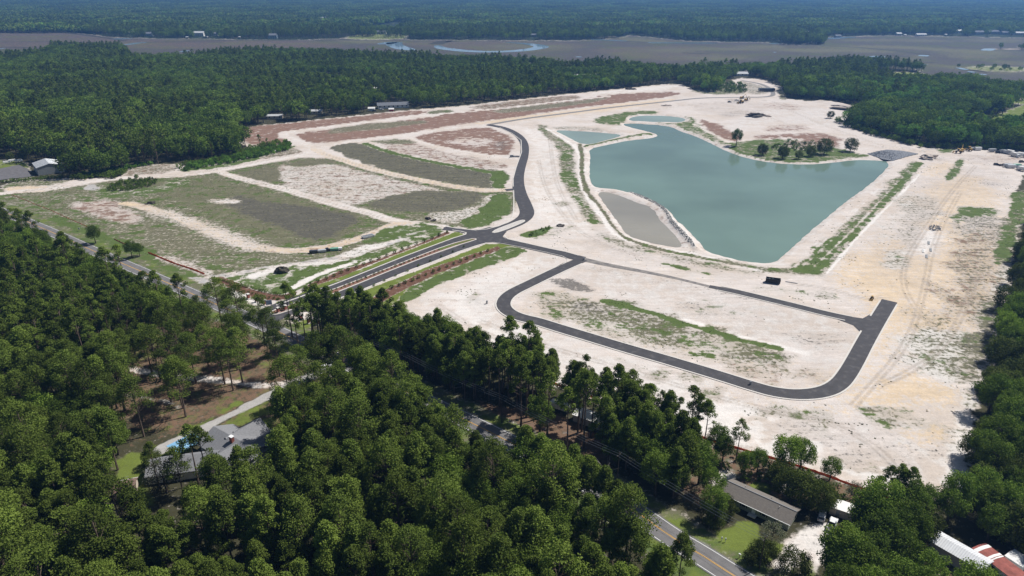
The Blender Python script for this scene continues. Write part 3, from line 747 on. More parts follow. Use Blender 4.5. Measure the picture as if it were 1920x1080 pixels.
# bare sand with streaks left by the grader
base = nt.nodes.new('ShaderNodeMix'); base.data_type = 'RGBA'
base.inputs['A'].default_value = (0.575, 0.52, 0.482, 1)
base.inputs['B'].default_value = (0.44, 0.385, 0.345, 1)
stre = math_('MULTIPLY', maprange(nS.outputs['Fac'], .42, .72, 0, 1, True), maprange(nB.outputs['Fac'], .42, .62, 0, 1, True))
L(math_('MULTIPLY', stre, .95), base.inputs['Factor'])
big = noise(0.028, 5, .62)
tint = nt.nodes.new('ShaderNodeMix'); tint.data_type = 'RGBA'
L(math_('MULTIPLY', maprange(big.outputs['Fac'], .43, .62, 0, 1, True), .62), tint.inputs['Factor'])
L(base.outputs['Result'], tint.inputs['A']); tint.inputs['B'].default_value = (0.475, 0.40, 0.335, 1)
cur = tint.outputs['Result']
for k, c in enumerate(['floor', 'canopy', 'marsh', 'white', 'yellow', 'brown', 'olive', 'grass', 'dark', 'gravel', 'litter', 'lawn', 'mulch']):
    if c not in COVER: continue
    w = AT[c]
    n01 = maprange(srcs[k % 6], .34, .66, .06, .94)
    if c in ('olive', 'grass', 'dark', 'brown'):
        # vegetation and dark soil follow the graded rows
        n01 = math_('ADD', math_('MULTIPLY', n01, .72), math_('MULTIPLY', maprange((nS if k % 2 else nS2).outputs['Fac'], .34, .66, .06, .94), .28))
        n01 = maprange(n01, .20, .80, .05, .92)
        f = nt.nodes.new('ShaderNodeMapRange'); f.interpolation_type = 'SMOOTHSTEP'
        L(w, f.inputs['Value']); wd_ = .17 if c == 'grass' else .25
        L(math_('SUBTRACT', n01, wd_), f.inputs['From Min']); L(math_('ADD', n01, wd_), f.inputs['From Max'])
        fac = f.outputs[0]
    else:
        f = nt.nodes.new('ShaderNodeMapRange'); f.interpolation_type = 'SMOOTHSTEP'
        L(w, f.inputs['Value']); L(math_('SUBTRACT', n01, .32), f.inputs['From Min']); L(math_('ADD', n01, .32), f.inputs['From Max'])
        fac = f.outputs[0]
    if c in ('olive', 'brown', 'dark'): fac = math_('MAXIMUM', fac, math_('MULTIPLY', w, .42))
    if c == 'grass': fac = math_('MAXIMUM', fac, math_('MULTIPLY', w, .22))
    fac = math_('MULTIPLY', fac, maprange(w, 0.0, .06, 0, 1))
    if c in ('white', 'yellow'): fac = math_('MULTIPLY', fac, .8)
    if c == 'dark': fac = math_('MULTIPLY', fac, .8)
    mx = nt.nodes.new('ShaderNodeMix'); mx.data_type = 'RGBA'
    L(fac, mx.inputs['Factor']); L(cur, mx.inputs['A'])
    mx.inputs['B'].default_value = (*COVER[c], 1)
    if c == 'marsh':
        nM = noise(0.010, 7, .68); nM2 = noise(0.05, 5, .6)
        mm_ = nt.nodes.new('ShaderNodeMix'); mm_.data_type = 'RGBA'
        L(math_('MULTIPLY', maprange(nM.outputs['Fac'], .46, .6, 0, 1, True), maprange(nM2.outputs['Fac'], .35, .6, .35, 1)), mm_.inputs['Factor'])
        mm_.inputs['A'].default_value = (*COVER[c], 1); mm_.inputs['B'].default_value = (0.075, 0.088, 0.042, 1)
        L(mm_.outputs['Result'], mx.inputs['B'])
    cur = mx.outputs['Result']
# damp sand at the water, ruts
for c, colr, s in (('mud', (0.38, 0.335, 0.305), .62), ('damp', (0.215, 0.155, 0.12), .85), ('rut', (0.27, 0.225, 0.185), .55)):
    mx = nt.nodes.new('ShaderNodeMix'); mx.data_type = 'RGBA'
    L(math_('MULTIPLY', math_('MULTIPLY', AT[c], s), maprange(nA.outputs['Fac'], .38, .58, .25, 1.0)), mx.inputs['Factor']); L(cur, mx.inputs['A'])
    mx.inputs['B'].default_value = (*colr, 1); cur = mx.outputs['Result']
# overall brightness and hue variation
fine = maprange(nC.outputs['Fac'], .3, .7, .88, 1.10)
mid = maprange(nB.outputs['Fac'], .3, .7, .86, 1.13)
st2 = maprange(nS2.outputs['Fac'], .3, .7, .93, 1.06)
sc = nt.nodes.new('ShaderNodeVectorMath'); sc.operation = 'SCALE'
L(cur, sc.inputs[0]); L(math_('MULTIPLY', math_('MULTIPLY', fine, mid), st2), sc.inputs['Scale'])
L(sc.outputs[0], bs.inputs['Base Color'])
bs.inputs['Roughness'].default_value = .95
bs.inputs['Specular IOR Level'].default_value = .1
bp = nt.nodes.new('ShaderNodeBump'); bp.inputs['Strength'].default_value = .35; bp.inputs['Distance'].default_value = .3
L(math_('ADD', nC.outputs['Fac'], math_('MULTIPLY', nA.outputs['Fac'], 1.2)), bp.inputs['Height'])
L(bp.outputs[0], bs.inputs['Normal'])

gme = np_mesh('ground', GV, faces, [gm], smooth=True)
for k in range(4):
    at = gme.attributes.new('cover_%d' % k, 'FLOAT_COLOR', 'POINT')
    arr = np.stack([W[c] for c in CH[4 * k:4 * k + 4]], 1).astype(np.float32)
    at.data.foreach_set('color', arr.ravel())
tag(link('ground', gme), kind='structure')

def ground_z(x, y):
    """height of the relief near a point"""
    r = np.searchsorted(DR, y); r = min(max(r, 1), len(DR) - 1)
    if abs(DR[r - 1] - y) < abs(DR[r] - y): r -= 1
    c = x / (DR[r] * CP + CAM_H * SP)
    k = int(np.clip(np.searchsorted(CC, c), 1, len(CC) - 1))
    if abs(CC[k - 1] - c) < abs(CC[k] - c): k -= 1
    return float(GZ[r * len(CC) + k])

# ================================================================== WATER
def flat_poly(name, pts, z, mat, kind='structure', parent=None, thick=0.0):
    tris = tessellate_polygon([[Vector((a, b, 0)) for a, b in pts]])
    vs = [(a, b, z) for a, b in pts]
    fs = []
    for t in tris:
        a, b, c = (Vector(vs[i]) for i in t)
        fs.append(tuple(t) if (b - a).cross(c - a).z > 0 else tuple(t)[::-1])
    me = bpy.data.meshes.new(name)
    me.from_pydata(vs, [], fs)
    me.materials.append(mat)
    me.update()
    o = link(name, me, parent)
    if kind: tag(o, kind=kind)
    return o

def offset_poly(pts, d):
    p = np.array(pts)
    a = np.roll(p, 1, 0); b = np.roll(p, -1, 0)
    t = b - a; t /= np.linalg.norm(t, axis=1)[:, None] + 1e-9
    area2 = np.sum(p[:, 0] * np.roll(p, -1, 0)[:, 1] - p[:, 1] * np.roll(p, -1, 0)[:, 0])
    n = np.stack([t[:, 1], -t[:, 0]], 1) * (1 if area2 > 0 else -1)
    return [tuple(x) for x in p + n * d]

def water_mat(name, deep, rough=.07, rip=.35):
    m, nt, b = newmat(name)
    g = nt.nodes.new('ShaderNodeNewGeometry')
    n1 = nt.nodes.new('ShaderNodeTexNoise'); n1.inputs['Scale'].default_value = .011; n1.inputs['Detail'].default_value = 3
    nt.links.new(g.outputs['Position'], n1.inputs['Vector'])
    mx = nt.nodes.new('ShaderNodeMix'); mx.data_type = 'RGBA'
    mx.inputs['A'].default_value = (*deep, 1)
    mx.inputs['B'].default_value = (*[c * 1.38 for c in deep], 1)
    r = nt.nodes.new('ShaderNodeMapRange'); r.inputs['From Min'].default_value = .35; r.inputs['From Max'].default_value = .65
    nt.links.new(n1.outputs['Fac'], r.inputs['Value']); nt.links.new(r.outputs[0], mx.inputs['Factor'])
    nt.links.new(mx.outputs['Result'], b.inputs['Base Color'])
    r3 = nt.nodes.new('ShaderNodeMapRange'); r3.inputs['From Min'].default_value = .4; r3.inputs['From Max'].default_value = .65
    r3.inputs['To Min'].default_value = rough * .6; r3.inputs['To Max'].default_value = rough * 2.6
    n3 = nt.nodes.new('ShaderNodeTexNoise'); n3.inputs['Scale'].default_value = .03; n3.inputs['Detail'].default_value = 4
    mp_ = nt.nodes.new('ShaderNodeMapping'); mp_.inputs['Scale'].default_value = (.4, 1.6, 1); mp_.inputs['Rotation'].default_value = (0, 0, .5)
    nt.links.new(g.outputs['Position'], mp_.inputs['Vector']); nt.links.new(mp_.outputs[0], n3.inputs['Vector']); nt.links.new(n3.outputs['Fac'], r3.inputs['Value'])
    nt.links.new(r3.outputs[0], b.inputs['Roughness'])
    b.inputs['IOR'].default_value = 1.33
    b.inputs['Specular IOR Level'].default_value = .5
    n2 = nt.nodes.new('ShaderNodeTexNoise'); n2.inputs['Scale'].default_value = 1.7; n2.inputs['Detail'].default_value = 3
    nt.links.new(g.outputs['Position'], n2.inputs['Vector'])
    bp = nt.nodes.new('ShaderNodeBump'); bp.inputs['Strength'].default_value = rip; bp.inputs['Distance'].default_value = .02
    nt.links.new(n2.outputs['Fac'], bp.inputs['Height']); nt.links.new(bp.outputs[0], b.inputs['Normal'])
    return m
M_water = water_mat('pond_water', (0.115, 0.170, 0.140))
M_water2 = water_mat('pale_pond_water', (0.19, 0.24, 0.20))
M_mudwater = water_mat('silty_water', (0.215, 0.20, 0.165), rough=.12)
M_creek = water_mat('creek_water', (0.17, 0.25, 0.34), rough=.03)  # base colour brightened with the blue of reflected sky
tag(flat_poly('pond_water', offset_poly(POND, 2.5), WZ, M_water), label='large teal pond in the middle of the site', kind='structure')
flat_poly('inlet_water', offset_poly(POND_S, 2.5), WZ + .004, M_water2)
flat_poly('upper_pool_water', offset_poly(POND_U, 2.5), WZ + .008, M_water2)
flat_poly('forebay_water', offset_poly(POND_F, 2.0), WZ + .012, M_mudwater)

def ribbon(name, pts, width, z, mat, kind='structure', parent=None, taper=None):
    """a strip of given width along a line of points"""
    vs, fs = [], []
    n = len(pts)
    for i, p in enumerate(pts):
        q = pts[min(i + 1, n - 1)]; o = pts[max(i - 1, 0)]
        dx, dy = q[0] - o[0], q[1] - o[1]
        Ld = math.hypot(dx, dy) + 1e-9
        w = (width[i] if isinstance(width, (list, tuple)) else width) / 2
        if taper: w *= taper(i / (n - 1))
        vs += [(p[0] - dy / Ld * w, p[1] + dx / Ld * w, z), (p[0] + dy / Ld * w, p[1] - dx / Ld * w, z)]
    fs = [(2 * i, 2 * i + 1, 2 * i + 3, 2 * i + 2) for i in range(n - 1)]
    me = bpy.data.meshes.new(name); me.from_pydata(vs, [], fs); me.materials.append(mat); me.update()
    o = link(name, me, parent)
    if kind: tag(o, kind=kind)
    return o
def offset_line(pts, off):
    out = []
    n = len(pts)
    for i, p in enumerate(pts):
        q = pts[min(i + 1, n - 1)]; o = pts[max(i - 1, 0)]
        dx, dy = q[0] - o[0], q[1] - o[1]
        Ld = math.hypot(dx, dy) + 1e-9
        out.append((p[0] - dy / Ld * off, p[1] + dx / Ld * off))
    return out
def resample(pts, step):
    p = np.array(pts); s = np.r_[0, np.cumsum(np.linalg.norm(np.diff(p, axis=0), axis=1))]
    n = max(2, int(s[-1] / step) + 1)
    t = np.linspace(0, s[-1], n)
    return [(float(np.interp(a, s, p[:, 0])), float(np.interp(a, s, p[:, 1]))) for a in t]

CREEKS = [([(712,83),(722,82),(733,79.5),(741,79.5),(738,83),(744,87),(758,91.5),(775,94)], 24), ([(820,85),(826,90),(845,92.5),(870,95.5),(905,97),(940,97),(975,95),(1000,92),(1018,88),(1008,84.5),(985,81.5),(950,79.5)], 22),
          ([(1108,74.5),(1150,75.5),(1175,77)], 14), ([(1215,80),(1260,80.5),(1345,81)], 16), ([(1446,81),(1460,82)], 22),
          ([(1545,73),(1565,71.5),(1600,69.5)], 22), ([(1638,107.5),(1652,105.5)], 16), ([(1722,104),(1742,105)], 18), ([(1727,121),(1737,121)], 9), ([(1848,95),(1858,91)], 14),
          ([(1796,127),(1812,131)], 7), ([(1816,134),(1828,136)], 7), ([(1838,140),(1846,139)], 7), ([(1840,151),(1852,152)], 8), ([(1787,147),(1797,146)], 6), ([(1889,152),(1903,157)], 8),
          ([(222,72),(235,73.5)], 26), ([(236,84),(258,80.5),(275,79.5)], 14), ([(0,91),(7,91)], 12), ([(340,96),(352,96)], 20), ([(155,96.5),(160,96)], 8), ([(1450,98),(1455,98)], 8), ([(1080,106.5),(1090,107)], 9)]
for i, (px, wd) in enumerate(CREEKS):
    wd *= 1.6
    pts = chaikin(P(px), 2, False)
    tp = (lambda t: min(1, .35 + 3.5 * min(t, 1 - t)))
    ribbon('creek_water', pts, wd, .10 + .004 * (i % 8), M_creek, taper=tp)
M_ditch = plain('dark_marsh_bank', (0.035, 0.036, 0.03), .9)
for i, (px, wd) in enumerate([([(0,79),(60,78),(120,77)], 6), ([(0,88.5),(20,88.5),(60,89)], 7), ([(1540,86),(1600,88),(1680,95),(1742,103)], 8), ([(1595,104),(1640,106),(1660,103),(1710,107)], 7),
                          ([(1128,74),(1200,79),(1290,81),(1345,80)], 8), ([(235,84.5),(262,79.5),(330,78),(420,79)], 8), ([(1280,99),(1300,100),(1330,101)], 8), ([(1727,118),(1750,117)], 5), ([(1790,127),(1830,132),(1850,135)], 3.5),
                          ([(60,56.5),(140,63),(200,71),(236,77)], 8), ([(350,74.5),(450,76),(560,75)], 9), ([(590,76),(660,74)],8), ([(815,83),(835,76.5),(850,78)], 24)]):
    ribbon('marsh_channel', chaikin(P(px), 2, False), wd * 1.5, .06 + .004 * (i % 7), M_ditch)

# ================================================================== ROADS
def asphalt(name, col, dust=.0, seams=.0):
    m, nt, b = newmat(name)
    g = nt.nodes.new('ShaderNodeNewGeometry')
    def nz(s, d, vec=None):
        n = nt.nodes.new('ShaderNodeTexNoise'); n.inputs['Scale'].default_value = s; n.inputs['Detail'].default_value = d
        nt.links.new(vec or g.outputs['Position'], n.inputs['Vector']); return n
    def mr(x, a, b_, c, d):
        r = nt.nodes.new('ShaderNodeMapRange'); nt.links.new(x, r.inputs['Value'])
        for k, v in zip(('From Min', 'From Max', 'To Min', 'To Max'), (a, b_, c, d)): r.inputs[k].default_value = v
        return r.outputs[0]
    n1, n2 = nz(.35, 6), nz(3.0, 4)
    mu = nt.nodes.new('ShaderNodeMath'); mu.operation = 'MULTIPLY'
    nt.links.new(mr(n1.outputs['Fac'], .3, .7, .85, 1.15), mu.inputs[0]); nt.links.new(mr(n2.outputs['Fac'], .3, .7, .92, 1.08), mu.inputs[1])
    sc = nt.nodes.new('ShaderNodeVectorMath'); sc.operation = 'SCALE'; sc.inputs[0].default_value = col
    nt.links.new(mu.outputs[0], sc.inputs['Scale'])
    mx = nt.nodes.new('ShaderNodeMix'); mx.data_type = 'RGBA'
    nt.links.new(mr(n1.outputs['Fac'], .60 - dust * .35, .80 - dust * .3, 0, min(1, dust * 1.4)), mx.inputs['Factor'])
    nt.links.new(sc.outputs[0], mx.inputs['A']); mx.inputs['B'].default_value = (.26, .235, .21, 1)
    nt.links.new(mx.outputs['Result'], b.inputs['Base Color'])
    b.inputs['Roughness'].default_value = .85
    b.inputs['Specular IOR Level'].default_value = .25
    return m
M_new = asphalt('new_asphalt', (0.060, 0.058, 0.062), .13)
M_old = asphalt('worn_asphalt', (0.15, 0.145, 0.145), .05)
M_dusty = asphalt('sanded_asphalt', (0.16, 0.15, 0.145), .55)
M_far = asphalt('pale_asphalt', (0.20, 0.19, 0.185), .35)
M_conc = plain('kerb_concrete', (0.56, 0.53, 0.49), .9, .08, 2)
M_wline = plain('white_road_paint', (0.72, 0.72, 0.70), .7, .12, 3)
M_yline = plain('yellow_road_paint', (0.62, 0.34, 0.05), .7, .12, 3)

H2 = resample(HWY, 3.0)
hwy = ribbon('highway', H2, 8.0, .035, M_old)
i0 = min(range(len(H2)), key=lambda i: (H2[i][0] - G(455,592)[0]) ** 2 + (H2[i][1] - G(455,592)[1]) ** 2)
i1 = min(range(len(H2)), key=lambda i: (H2[i][0] - G(520,620)[0]) ** 2 + (H2[i][1] - G(520,620)[1]) ** 2)
j0 = min(range(len(H2)), key=lambda i: (H2[i][0] - G(330,535)[0]) ** 2 + (H2[i][1] - G(330,535)[1]) ** 2)
for nm, off, wd, z, mt, segs in (('edge_line', -3.45, .16, .043, M_wline, [(0, len(H2) - 1)]), ('edge_line', 3.45, .16, .043, M_wline, [(0, len(H2) - 1)]),
                                 ('centre_line', .14, .13, .047, M_yline, [(0, i0), (i1, len(H2) - 1)]), ('centre_line', -.14, .13, .047, M_yline, [(0, i0), (i1, len(H2) - 1)])):
    o = offset_line(H2, off)
    for a, b in segs:
        ribbon(nm, o[a:b + 1], wd, z, mt, kind=None, parent=hwy)

def kerb(pts, parent, off=0.0, w=.72, h=.14, z=-.03, name='kerb'):
    p = offset_line(pts, off) if off else pts
    n = len(p)
    vs, fs = [], []
    for i, a in enumerate(p):
        q = p[min(i + 1, n - 1)]; o = p[max(i - 1, 0)]
        dx, dy = q[0] - o[0], q[1] - o[1]; Ld = math.hypot(dx, dy) + 1e-9
        nx, ny = -dy / Ld * w / 2, dx / Ld * w / 2
        vs += [(a[0] - nx, a[1] - ny, z), (a[0] - nx * .9, a[1] - ny * .9, z + h + .05), (a[0] + nx * .9, a[1] + ny * .9, z + h + .05), (a[0] + nx, a[1] + ny, z)]
    for i in range(n - 1):
        b = 4 * i
        for k in range(3):
            fs.append((b + k, b + 4 + k, b + 5 + k, b + 1 + k))
    fs += [(0, 1, 2, 3), (4 * n - 1, 4 * n - 2, 4 * n - 3, 4 * n - 4)]
    me = bpy.data.meshes.new(name); me.from_pydata(vs, [], fs); me.materials.append(M_conc); me.update()
    return link(name, me, parent)

def sub(pts, a, b):
    n = len(pts) - 1
    return pts[int(a * n):int(b * n) + 1]
loop2 = resample(LOOP, 2.5)
lp = ribbon('loop_road', loop2, 6.6, .036, M_new)
kerb(offset_line(sub(loop2, .035, .995), -3.55), lp); kerb(offset_line(sub(loop2, .02, .875), 3.55), lp); kerb(offset_line(sub(loop2, .935, .995), 3.55), lp)
up2 = resample(UPPER, 2.5)
upr = ribbon('loop_road', up2, [3.4 + 1.6 * min(1, i / 10) for i in range(len(up2))], .046, M_new)
kerb(offset_line(sub(up2, .1, .93), 2.8), upr); kerb(offset_line(sub(up2, .1, .92), -2.8), upr)
ribbon('sanded_road', resample(UPPER_FADE, 3), [5.0 - 2.6 * min(1, i / 18) for i in range(len(resample(UPPER_FADE, 3)))], .030, M_dusty)
# flares where the legs meet
flat_poly('road_junction', P([(1560,590),(1590,596),(1612,600),(1634,588),(1645,596),(1640,625),(1622,655),(1608,640),(1612,622),(1600,610),(1560,595)]), .042, M_new)
north2 = resample(NORTH, 2.5)
nr_ = ribbon('main_road', north2, [9.4 - 2.0 * sstep(.25, .45, np.array(i / len(north2))) + 0 for i in range(len(north2))], .038, M_new)
kerb(offset_line(sub(north2, .07, .93), -4.9 + .0), nr_) if False else None
kerb([G(*p) for p in ((893,431.5),(912,430),(935,424),(950,417.5),(960,408),(963,396),(963.5,375),(963,357))], nr_)
kerb([G(*p) for p in ((962,350),(962,335),(968,313),(978,285),(977,263),(960,250),(936,239))], nr_, w=.7)
ribbon('far_road', resample(FAR, 4), 6.0, .030, M_far)
ribbon('road_spur', resample(SPUR, 3), 6.0, .050, M_new)
ribbon('road_spur', P([(975,354),(948,356.5)]), 5.0, .050, M_new)
bu = resample(BLV_U, 3); bl = resample(BLV_L, 3)
b1 = ribbon('boulevard', bu, 7.2, .050, M_new); b2 = ribbon('boulevard', bl, 7.2, .056, M_new)
# the crossing of the four legs, and the mouth on the highway
flat_poly('road_junction', chaikin(P([(832,425),(857,428.5),(893,432),(925,424),(952,432),(945,440),(942,445),(956,450),(992,458),(992,465),(952,457),(930,454),(913,455),(893,461),(870,462),(888,452),(890,448),(850,452),(874,441),(872,436),(855,433),(832,430)]), 1), .064, M_new)
flat_poly('road_junction', chaikin(P([(444,589),(463,588),(490,582),(517,573),(540,565),(550,575),(560,582),(545,590),(530,598),(514,607),(511,618),(500,614),(470,602)]), 1), .064, M_new)
er = ribbon('east_road', resample(EAST, 3), 7.2, .070, M_new)
wr = ribbon('west_road', resample(WEST, 3), 6.2, .074, M_new)
kerb(P([(947,441.5),(946,444),(953,448.5),(975,453.5),(993,457.5),(1030,466),(1060,472),(1085,479)]), er)
kerb(P([(913,455.5),(925,454.5),(950,458.5),(980,464),(1023,473),(1055,480.5),(1064,486),(1063,490),(1045,500)]), er, w=.4)
kerb(P([(838,425),(857,428.5),(893,432)]), wr); 
kerb(P([(518,572.5),(560,558),(640,528),(760,480),(850,446.5),(873,439.5),(874,436.5),(865,434),(848,431.5)]), b1, w=.8)
kerb(P([(560,586),(600,572),(653,553.5),(760,511.5),(860,472),(893,461),(913,455.5)]), b2, w=.8)
# median of the boulevard
MED = P([(507,588),(511,582.5),(540,573),(600,551),(640,537.5),(760,490),(840,459),(884,447.5),(893,447.8),(892,450),(845,464),(760,496),(640,545),(600,560),(560,576),(540,583),(520,589.5),(510,590)])
M_medgrass = plain('median_grass', (0.10, 0.135, 0.03), .95, .3, 1.2)
M_medmulch = plain('median_mulch', (0.20, 0.105, 0.075), .95, .3, 1.5)
med = flat_poly('road_median', MED, .12, M_medmulch)
kerb(chaikin(MED + [MED[0]], 1, False), med, w=.7, h=.16)
link_ = flat_poly('median_turf', P([(822,466.5),(840,460.5),(884,448.8),(889,449.3),(845,462.5),(824,470)]), .128, M_medgrass, kind=None, parent=med)
flat_poly('median_turf', P([(540,574.5),(600,553),(615,548.5),(615,553),(600,558.5),(562,573),(540,581)]), .128, M_medgrass, kind=None, parent=med)
ISL = P([(923,436),(930,430.5),(955,421),(975,413.5),(983,412.5),(984,415),(972,421),(945,432),(928,437)])
isl = flat_poly('road_median', ISL, .13, plain('island_sand', (.48, .45, .42), .95, .15, 1))
kerb(chaikin(ISL + [ISL[0]], 1, False), isl, w=.8, h=.17)
# private drive by the metal building
flat_poly('parking_lot', P([(-200,324),(0,316),(35,309),(54,317.5),(58,331),(0,337.5),(-200,345)]), .03, asphalt('lot_asphalt', (.13, .125, .13), .1))

# ================================================================== TREES
def foliage_mat(name, dark, light, trans=.25, hue=.0):
    """leaf colour varies per clump (attribute) and per tree"""
    m, nt, b = newmat(name)
    L = nt.links.new
    a = nt.nodes.new('ShaderNodeAttribute'); a.attribute_name = 'clump'
    oi = nt.nodes.new('ShaderNodeObjectInfo')
    mx = nt.nodes.new('ShaderNodeMix'); mx.data_type = 'RGBA'
    mx.inputs['A'].default_value = (*dark, 1); mx.inputs['B'].default_value = (*light, 1)
    ad = nt.nodes.new('ShaderNodeMath'); ad.operation = 'MULTIPLY_ADD'
    L(oi.outputs['Random'], ad.inputs[0]); ad.inputs[1].default_value = .65
    mu = nt.nodes.new('ShaderNodeMath'); mu.operation = 'MULTIPLY'; L(a.outputs['Fac'], mu.inputs[0]); mu.inputs[1].default_value = .45
    L(mu.outputs[0], ad.inputs[2])
    L(ad.outputs[0], mx.inputs['Factor'])
    # slight brightness change per tree
    w = nt.nodes.new('ShaderNodeTexWhiteNoise'); w.noise_dimensions = '1D'; L(oi.outputs['Random'], w.inputs['W'])
    r = nt.nodes.new('ShaderNodeMapRange'); L(w.outputs['Value'], r.inputs['Value']); r.inputs['To Min'].default_value = .62; r.inputs['To Max'].default_value = 1.42
    sc = nt.nodes.new('ShaderNodeVectorMath'); sc.operation = 'SCALE'; L(mx.outputs['Result'], sc.inputs[0]); L(r.outputs[0], sc.inputs['Scale'])
    L(sc.outputs[0], b.inputs['Base Color'])
    b.inputs['Roughness'].default_value = .8
    b.inputs['Specular IOR Level'].default_value = .06
    if trans:
        t = nt.nodes.new('ShaderNodeBsdfTranslucent')
        s2 = nt.nodes.new('ShaderNodeVectorMath'); s2.operation = 'MULTIPLY'; L(sc.outputs[0], s2.inputs[0]); s2.inputs[1].default_value = (1.1, 1.35, .6)
        L(s2.outputs[0], t.inputs['Color'])
        ms = nt.nodes.new('ShaderNodeMixShader'); ms.inputs[0].default_value = trans
        L(b.outputs[0], ms.inputs[1]); L(t.outputs[0], ms.inputs[2])
        L(ms.outputs[0], nt.nodes['Material Output'].inputs['Surface'])
    return m
M_pine = foliage_mat('pine_needles', (0.070, 0.100, 0.020), (0.146, 0.192, 0.036))
M_leaf = foliage_mat('broad_leaves', (0.066, 0.104, 0.018), (0.150, 0.212, 0.036))
M_oak = foliage_mat('oak_leaves', (0.056, 0.074, 0.018), (0.092, 0.110, 0.028))
M_bright = foliage_mat('young_leaves', (0.09, 0.17, 0.028), (0.14, 0.24, 0.045))
M_grey = foliage_mat('moss_grey_foliage', (0.085, 0.09, 0.062), (0.15, 0.155, 0.11))
M_bark = plain('pine_bark', (0.135, 0.10, 0.078), .95, .3, 2.0)
M_barkd = plain('dark_bark', (0.075, 0.06, 0.048), .95, .3, 2.0)
M_dead = plain('bleached_wood', (0.34, 0.31, 0.28), .95, .2, 2.0)

def leaf_cloud(g, centres, radii, n_per, size, squash=.75, up=.25):
    """small leaf faces filling clumps; returns verts, faces, clump value per vertex"""
    V, Fc, A = [], [], []
    base = 0
    for c, r in zip(centres, radii):
        n = max(4, int(n_per * (r / np.mean(radii)) ** 2))
        d = g.normal(size=(n, 3)); d /= np.linalg.norm(d, axis=1)[:, None]
        rr = r * g.random(n) ** .38
        p = d * rr[:, None]
        p[:, 2] *= squash
        p += c
        nrm = g.normal(size=(n, 3)) * .75 + d * .6 + np.array([0, 0, up])
        nrm /= np.linalg.norm(nrm, axis=1)[:, None]
        ref = g.normal(size=(n, 3))
        t = np.cross(nrm, ref); t /= np.linalg.norm(t, axis=1)[:, None]
        bt = np.cross(nrm, t)
        s = size * (.65 + .7 * g.random(n))[:, None]
        q = np.stack([p - t * s * .5, p - bt * s * .38, p + t * s * .55, p + bt * s * .38], 1)
        V.append(q.reshape(-1, 3))
        Fc.append(np.arange(4 * n).reshape(n, 4) + base)
        A.append(np.full(4 * n, g.random()) * .7 + np.repeat(g.random(n), 4) * .3)
        base += 4 * n
    return np.concatenate(V), np.concatenate(Fc), np.concatenate(A)

def crown_mesh(name, g, centres, radii, n_per, size, mat, squash=.75, up=.25):
    V, Fc, A = leaf_cloud(g, np.array(centres), np.array(radii), n_per, size, squash, up)
    me = np_mesh(name, V, Fc, [mat])
    at = me.attributes.new('clump', 'FLOAT', 'POINT')
    at.data.foreach_set('value', A.astype(np.float32))
    return me

def trunk_mesh(name, g, H, r, limbs, mat, lean=.02, n=6):
    """tapered trunk with limbs reaching the clumps"""
    mb = MB()
    pts = []
    x = y = 0.0
    K = 5
    for k in range(K + 1):
        t = k / K
        pts.append((x, y, H * t * 1.0 - (.4 if k == 0 else 0)))
        x += g.normal() * H * lean * .5; y += g.normal() * H * lean * .5
    for k in range(K):
        r0 = r * (1 - .8 * k / K) * (1.25 if k == 0 else 1); r1 = r * (1 - .8 * (k + 1) / K)
        mb.tube(pts[k], pts[k + 1], r0, r1, n, caps=(k == K - 1))
    def at(z):
        t = min(max(z / H, 0), .999) * K; k = int(t); f = t - k
        a, b = pts[k], pts[k + 1]
        return tuple(a[i] * (1 - f) + b[i] * f for i in range(3))
    for c in limbs:
        d = math.hypot(c[0], c[1])
        z0 = max(.5, c[2] - d * .55 - .3)
        a = at(min(z0, H * .97))
        mb.tube(a, c, max(.035, r * .26), .02, 4, caps=False)
    me = bpy.data.meshes.new(name)
    me.from_pydata(mb.v, [], mb.f)
    me.materials.append(mat)
    me.update()
    return me

PROTO = {}      # kind -> list of (trunk mesh, crown mesh)
def proto(kind, trunk, crown):
    PROTO.setdefault(kind, []).append((trunk, crown))

def pine_tall(seed, H, cb, Rr, size, n_per, nc, lod):
    g = np.random.default_rng(seed)
    cs, rs = [], []
    for i in range(nc):
        t = g.random() ** .75                   # 0 at the base of the crown, 1 at the top
        rad = Rr * (math.sin(math.pi * min(1, .22 + .78 * t)) ** .7) * (.35 + .75 * g.random() ** .6)
        a = g.random() * 2 * math.pi + i * 2.4
        z = H * (cb + (1 - cb) * t)
        cs.append((math.cos(a) * rad, math.sin(a) * rad, z - .25 * rad + .2)); rs.append(Rr * (.25 + .16 * g.random()))
    cs.append((0, 0, H)); rs.append(Rr * .3)
    proto('pine_' + lod, trunk_mesh('trunk', g, H * .98, .19 + H * .006, cs[::1] if lod != 'far' else [], M_bark, .012, 6 if lod != 'far' else 4),
          crown_mesh('crown', g, cs, rs, n_per, size, M_pine, .7, .35))

def pine_young(seed, H, Rr, size, n_per, nc, lod):
    """forest pine with a deep, rounded crown made of tufts"""
    g = np.random.default_rng(seed)
    cs, rs = [], []
    for i in range(nc):
        t = ((i + .5) / nc) ** .8
        a = i * 2.39996 + g.normal() * .3
        rad = Rr * (1 - t) ** .55 * (.62 + .42 * g.random())
        z = H * (.42 + .58 * t) + g.normal() * .35
        cs.append((math.cos(a) * rad, math.sin(a) * rad, z)); rs.append(Rr * (.20 + .15 * g.random()))
    cs.append((0, 0, H * .99)); rs.append(Rr * .28)
    proto('young_' + lod, trunk_mesh('trunk', g, H * .97, .15 + H * .005, cs[::2] if lod != 'far' else [], M_bark, .01, 5 if lod != 'far' else 4),
          crown_mesh('crown', g, cs, rs, n_per, size, M_pine, .85, .3))

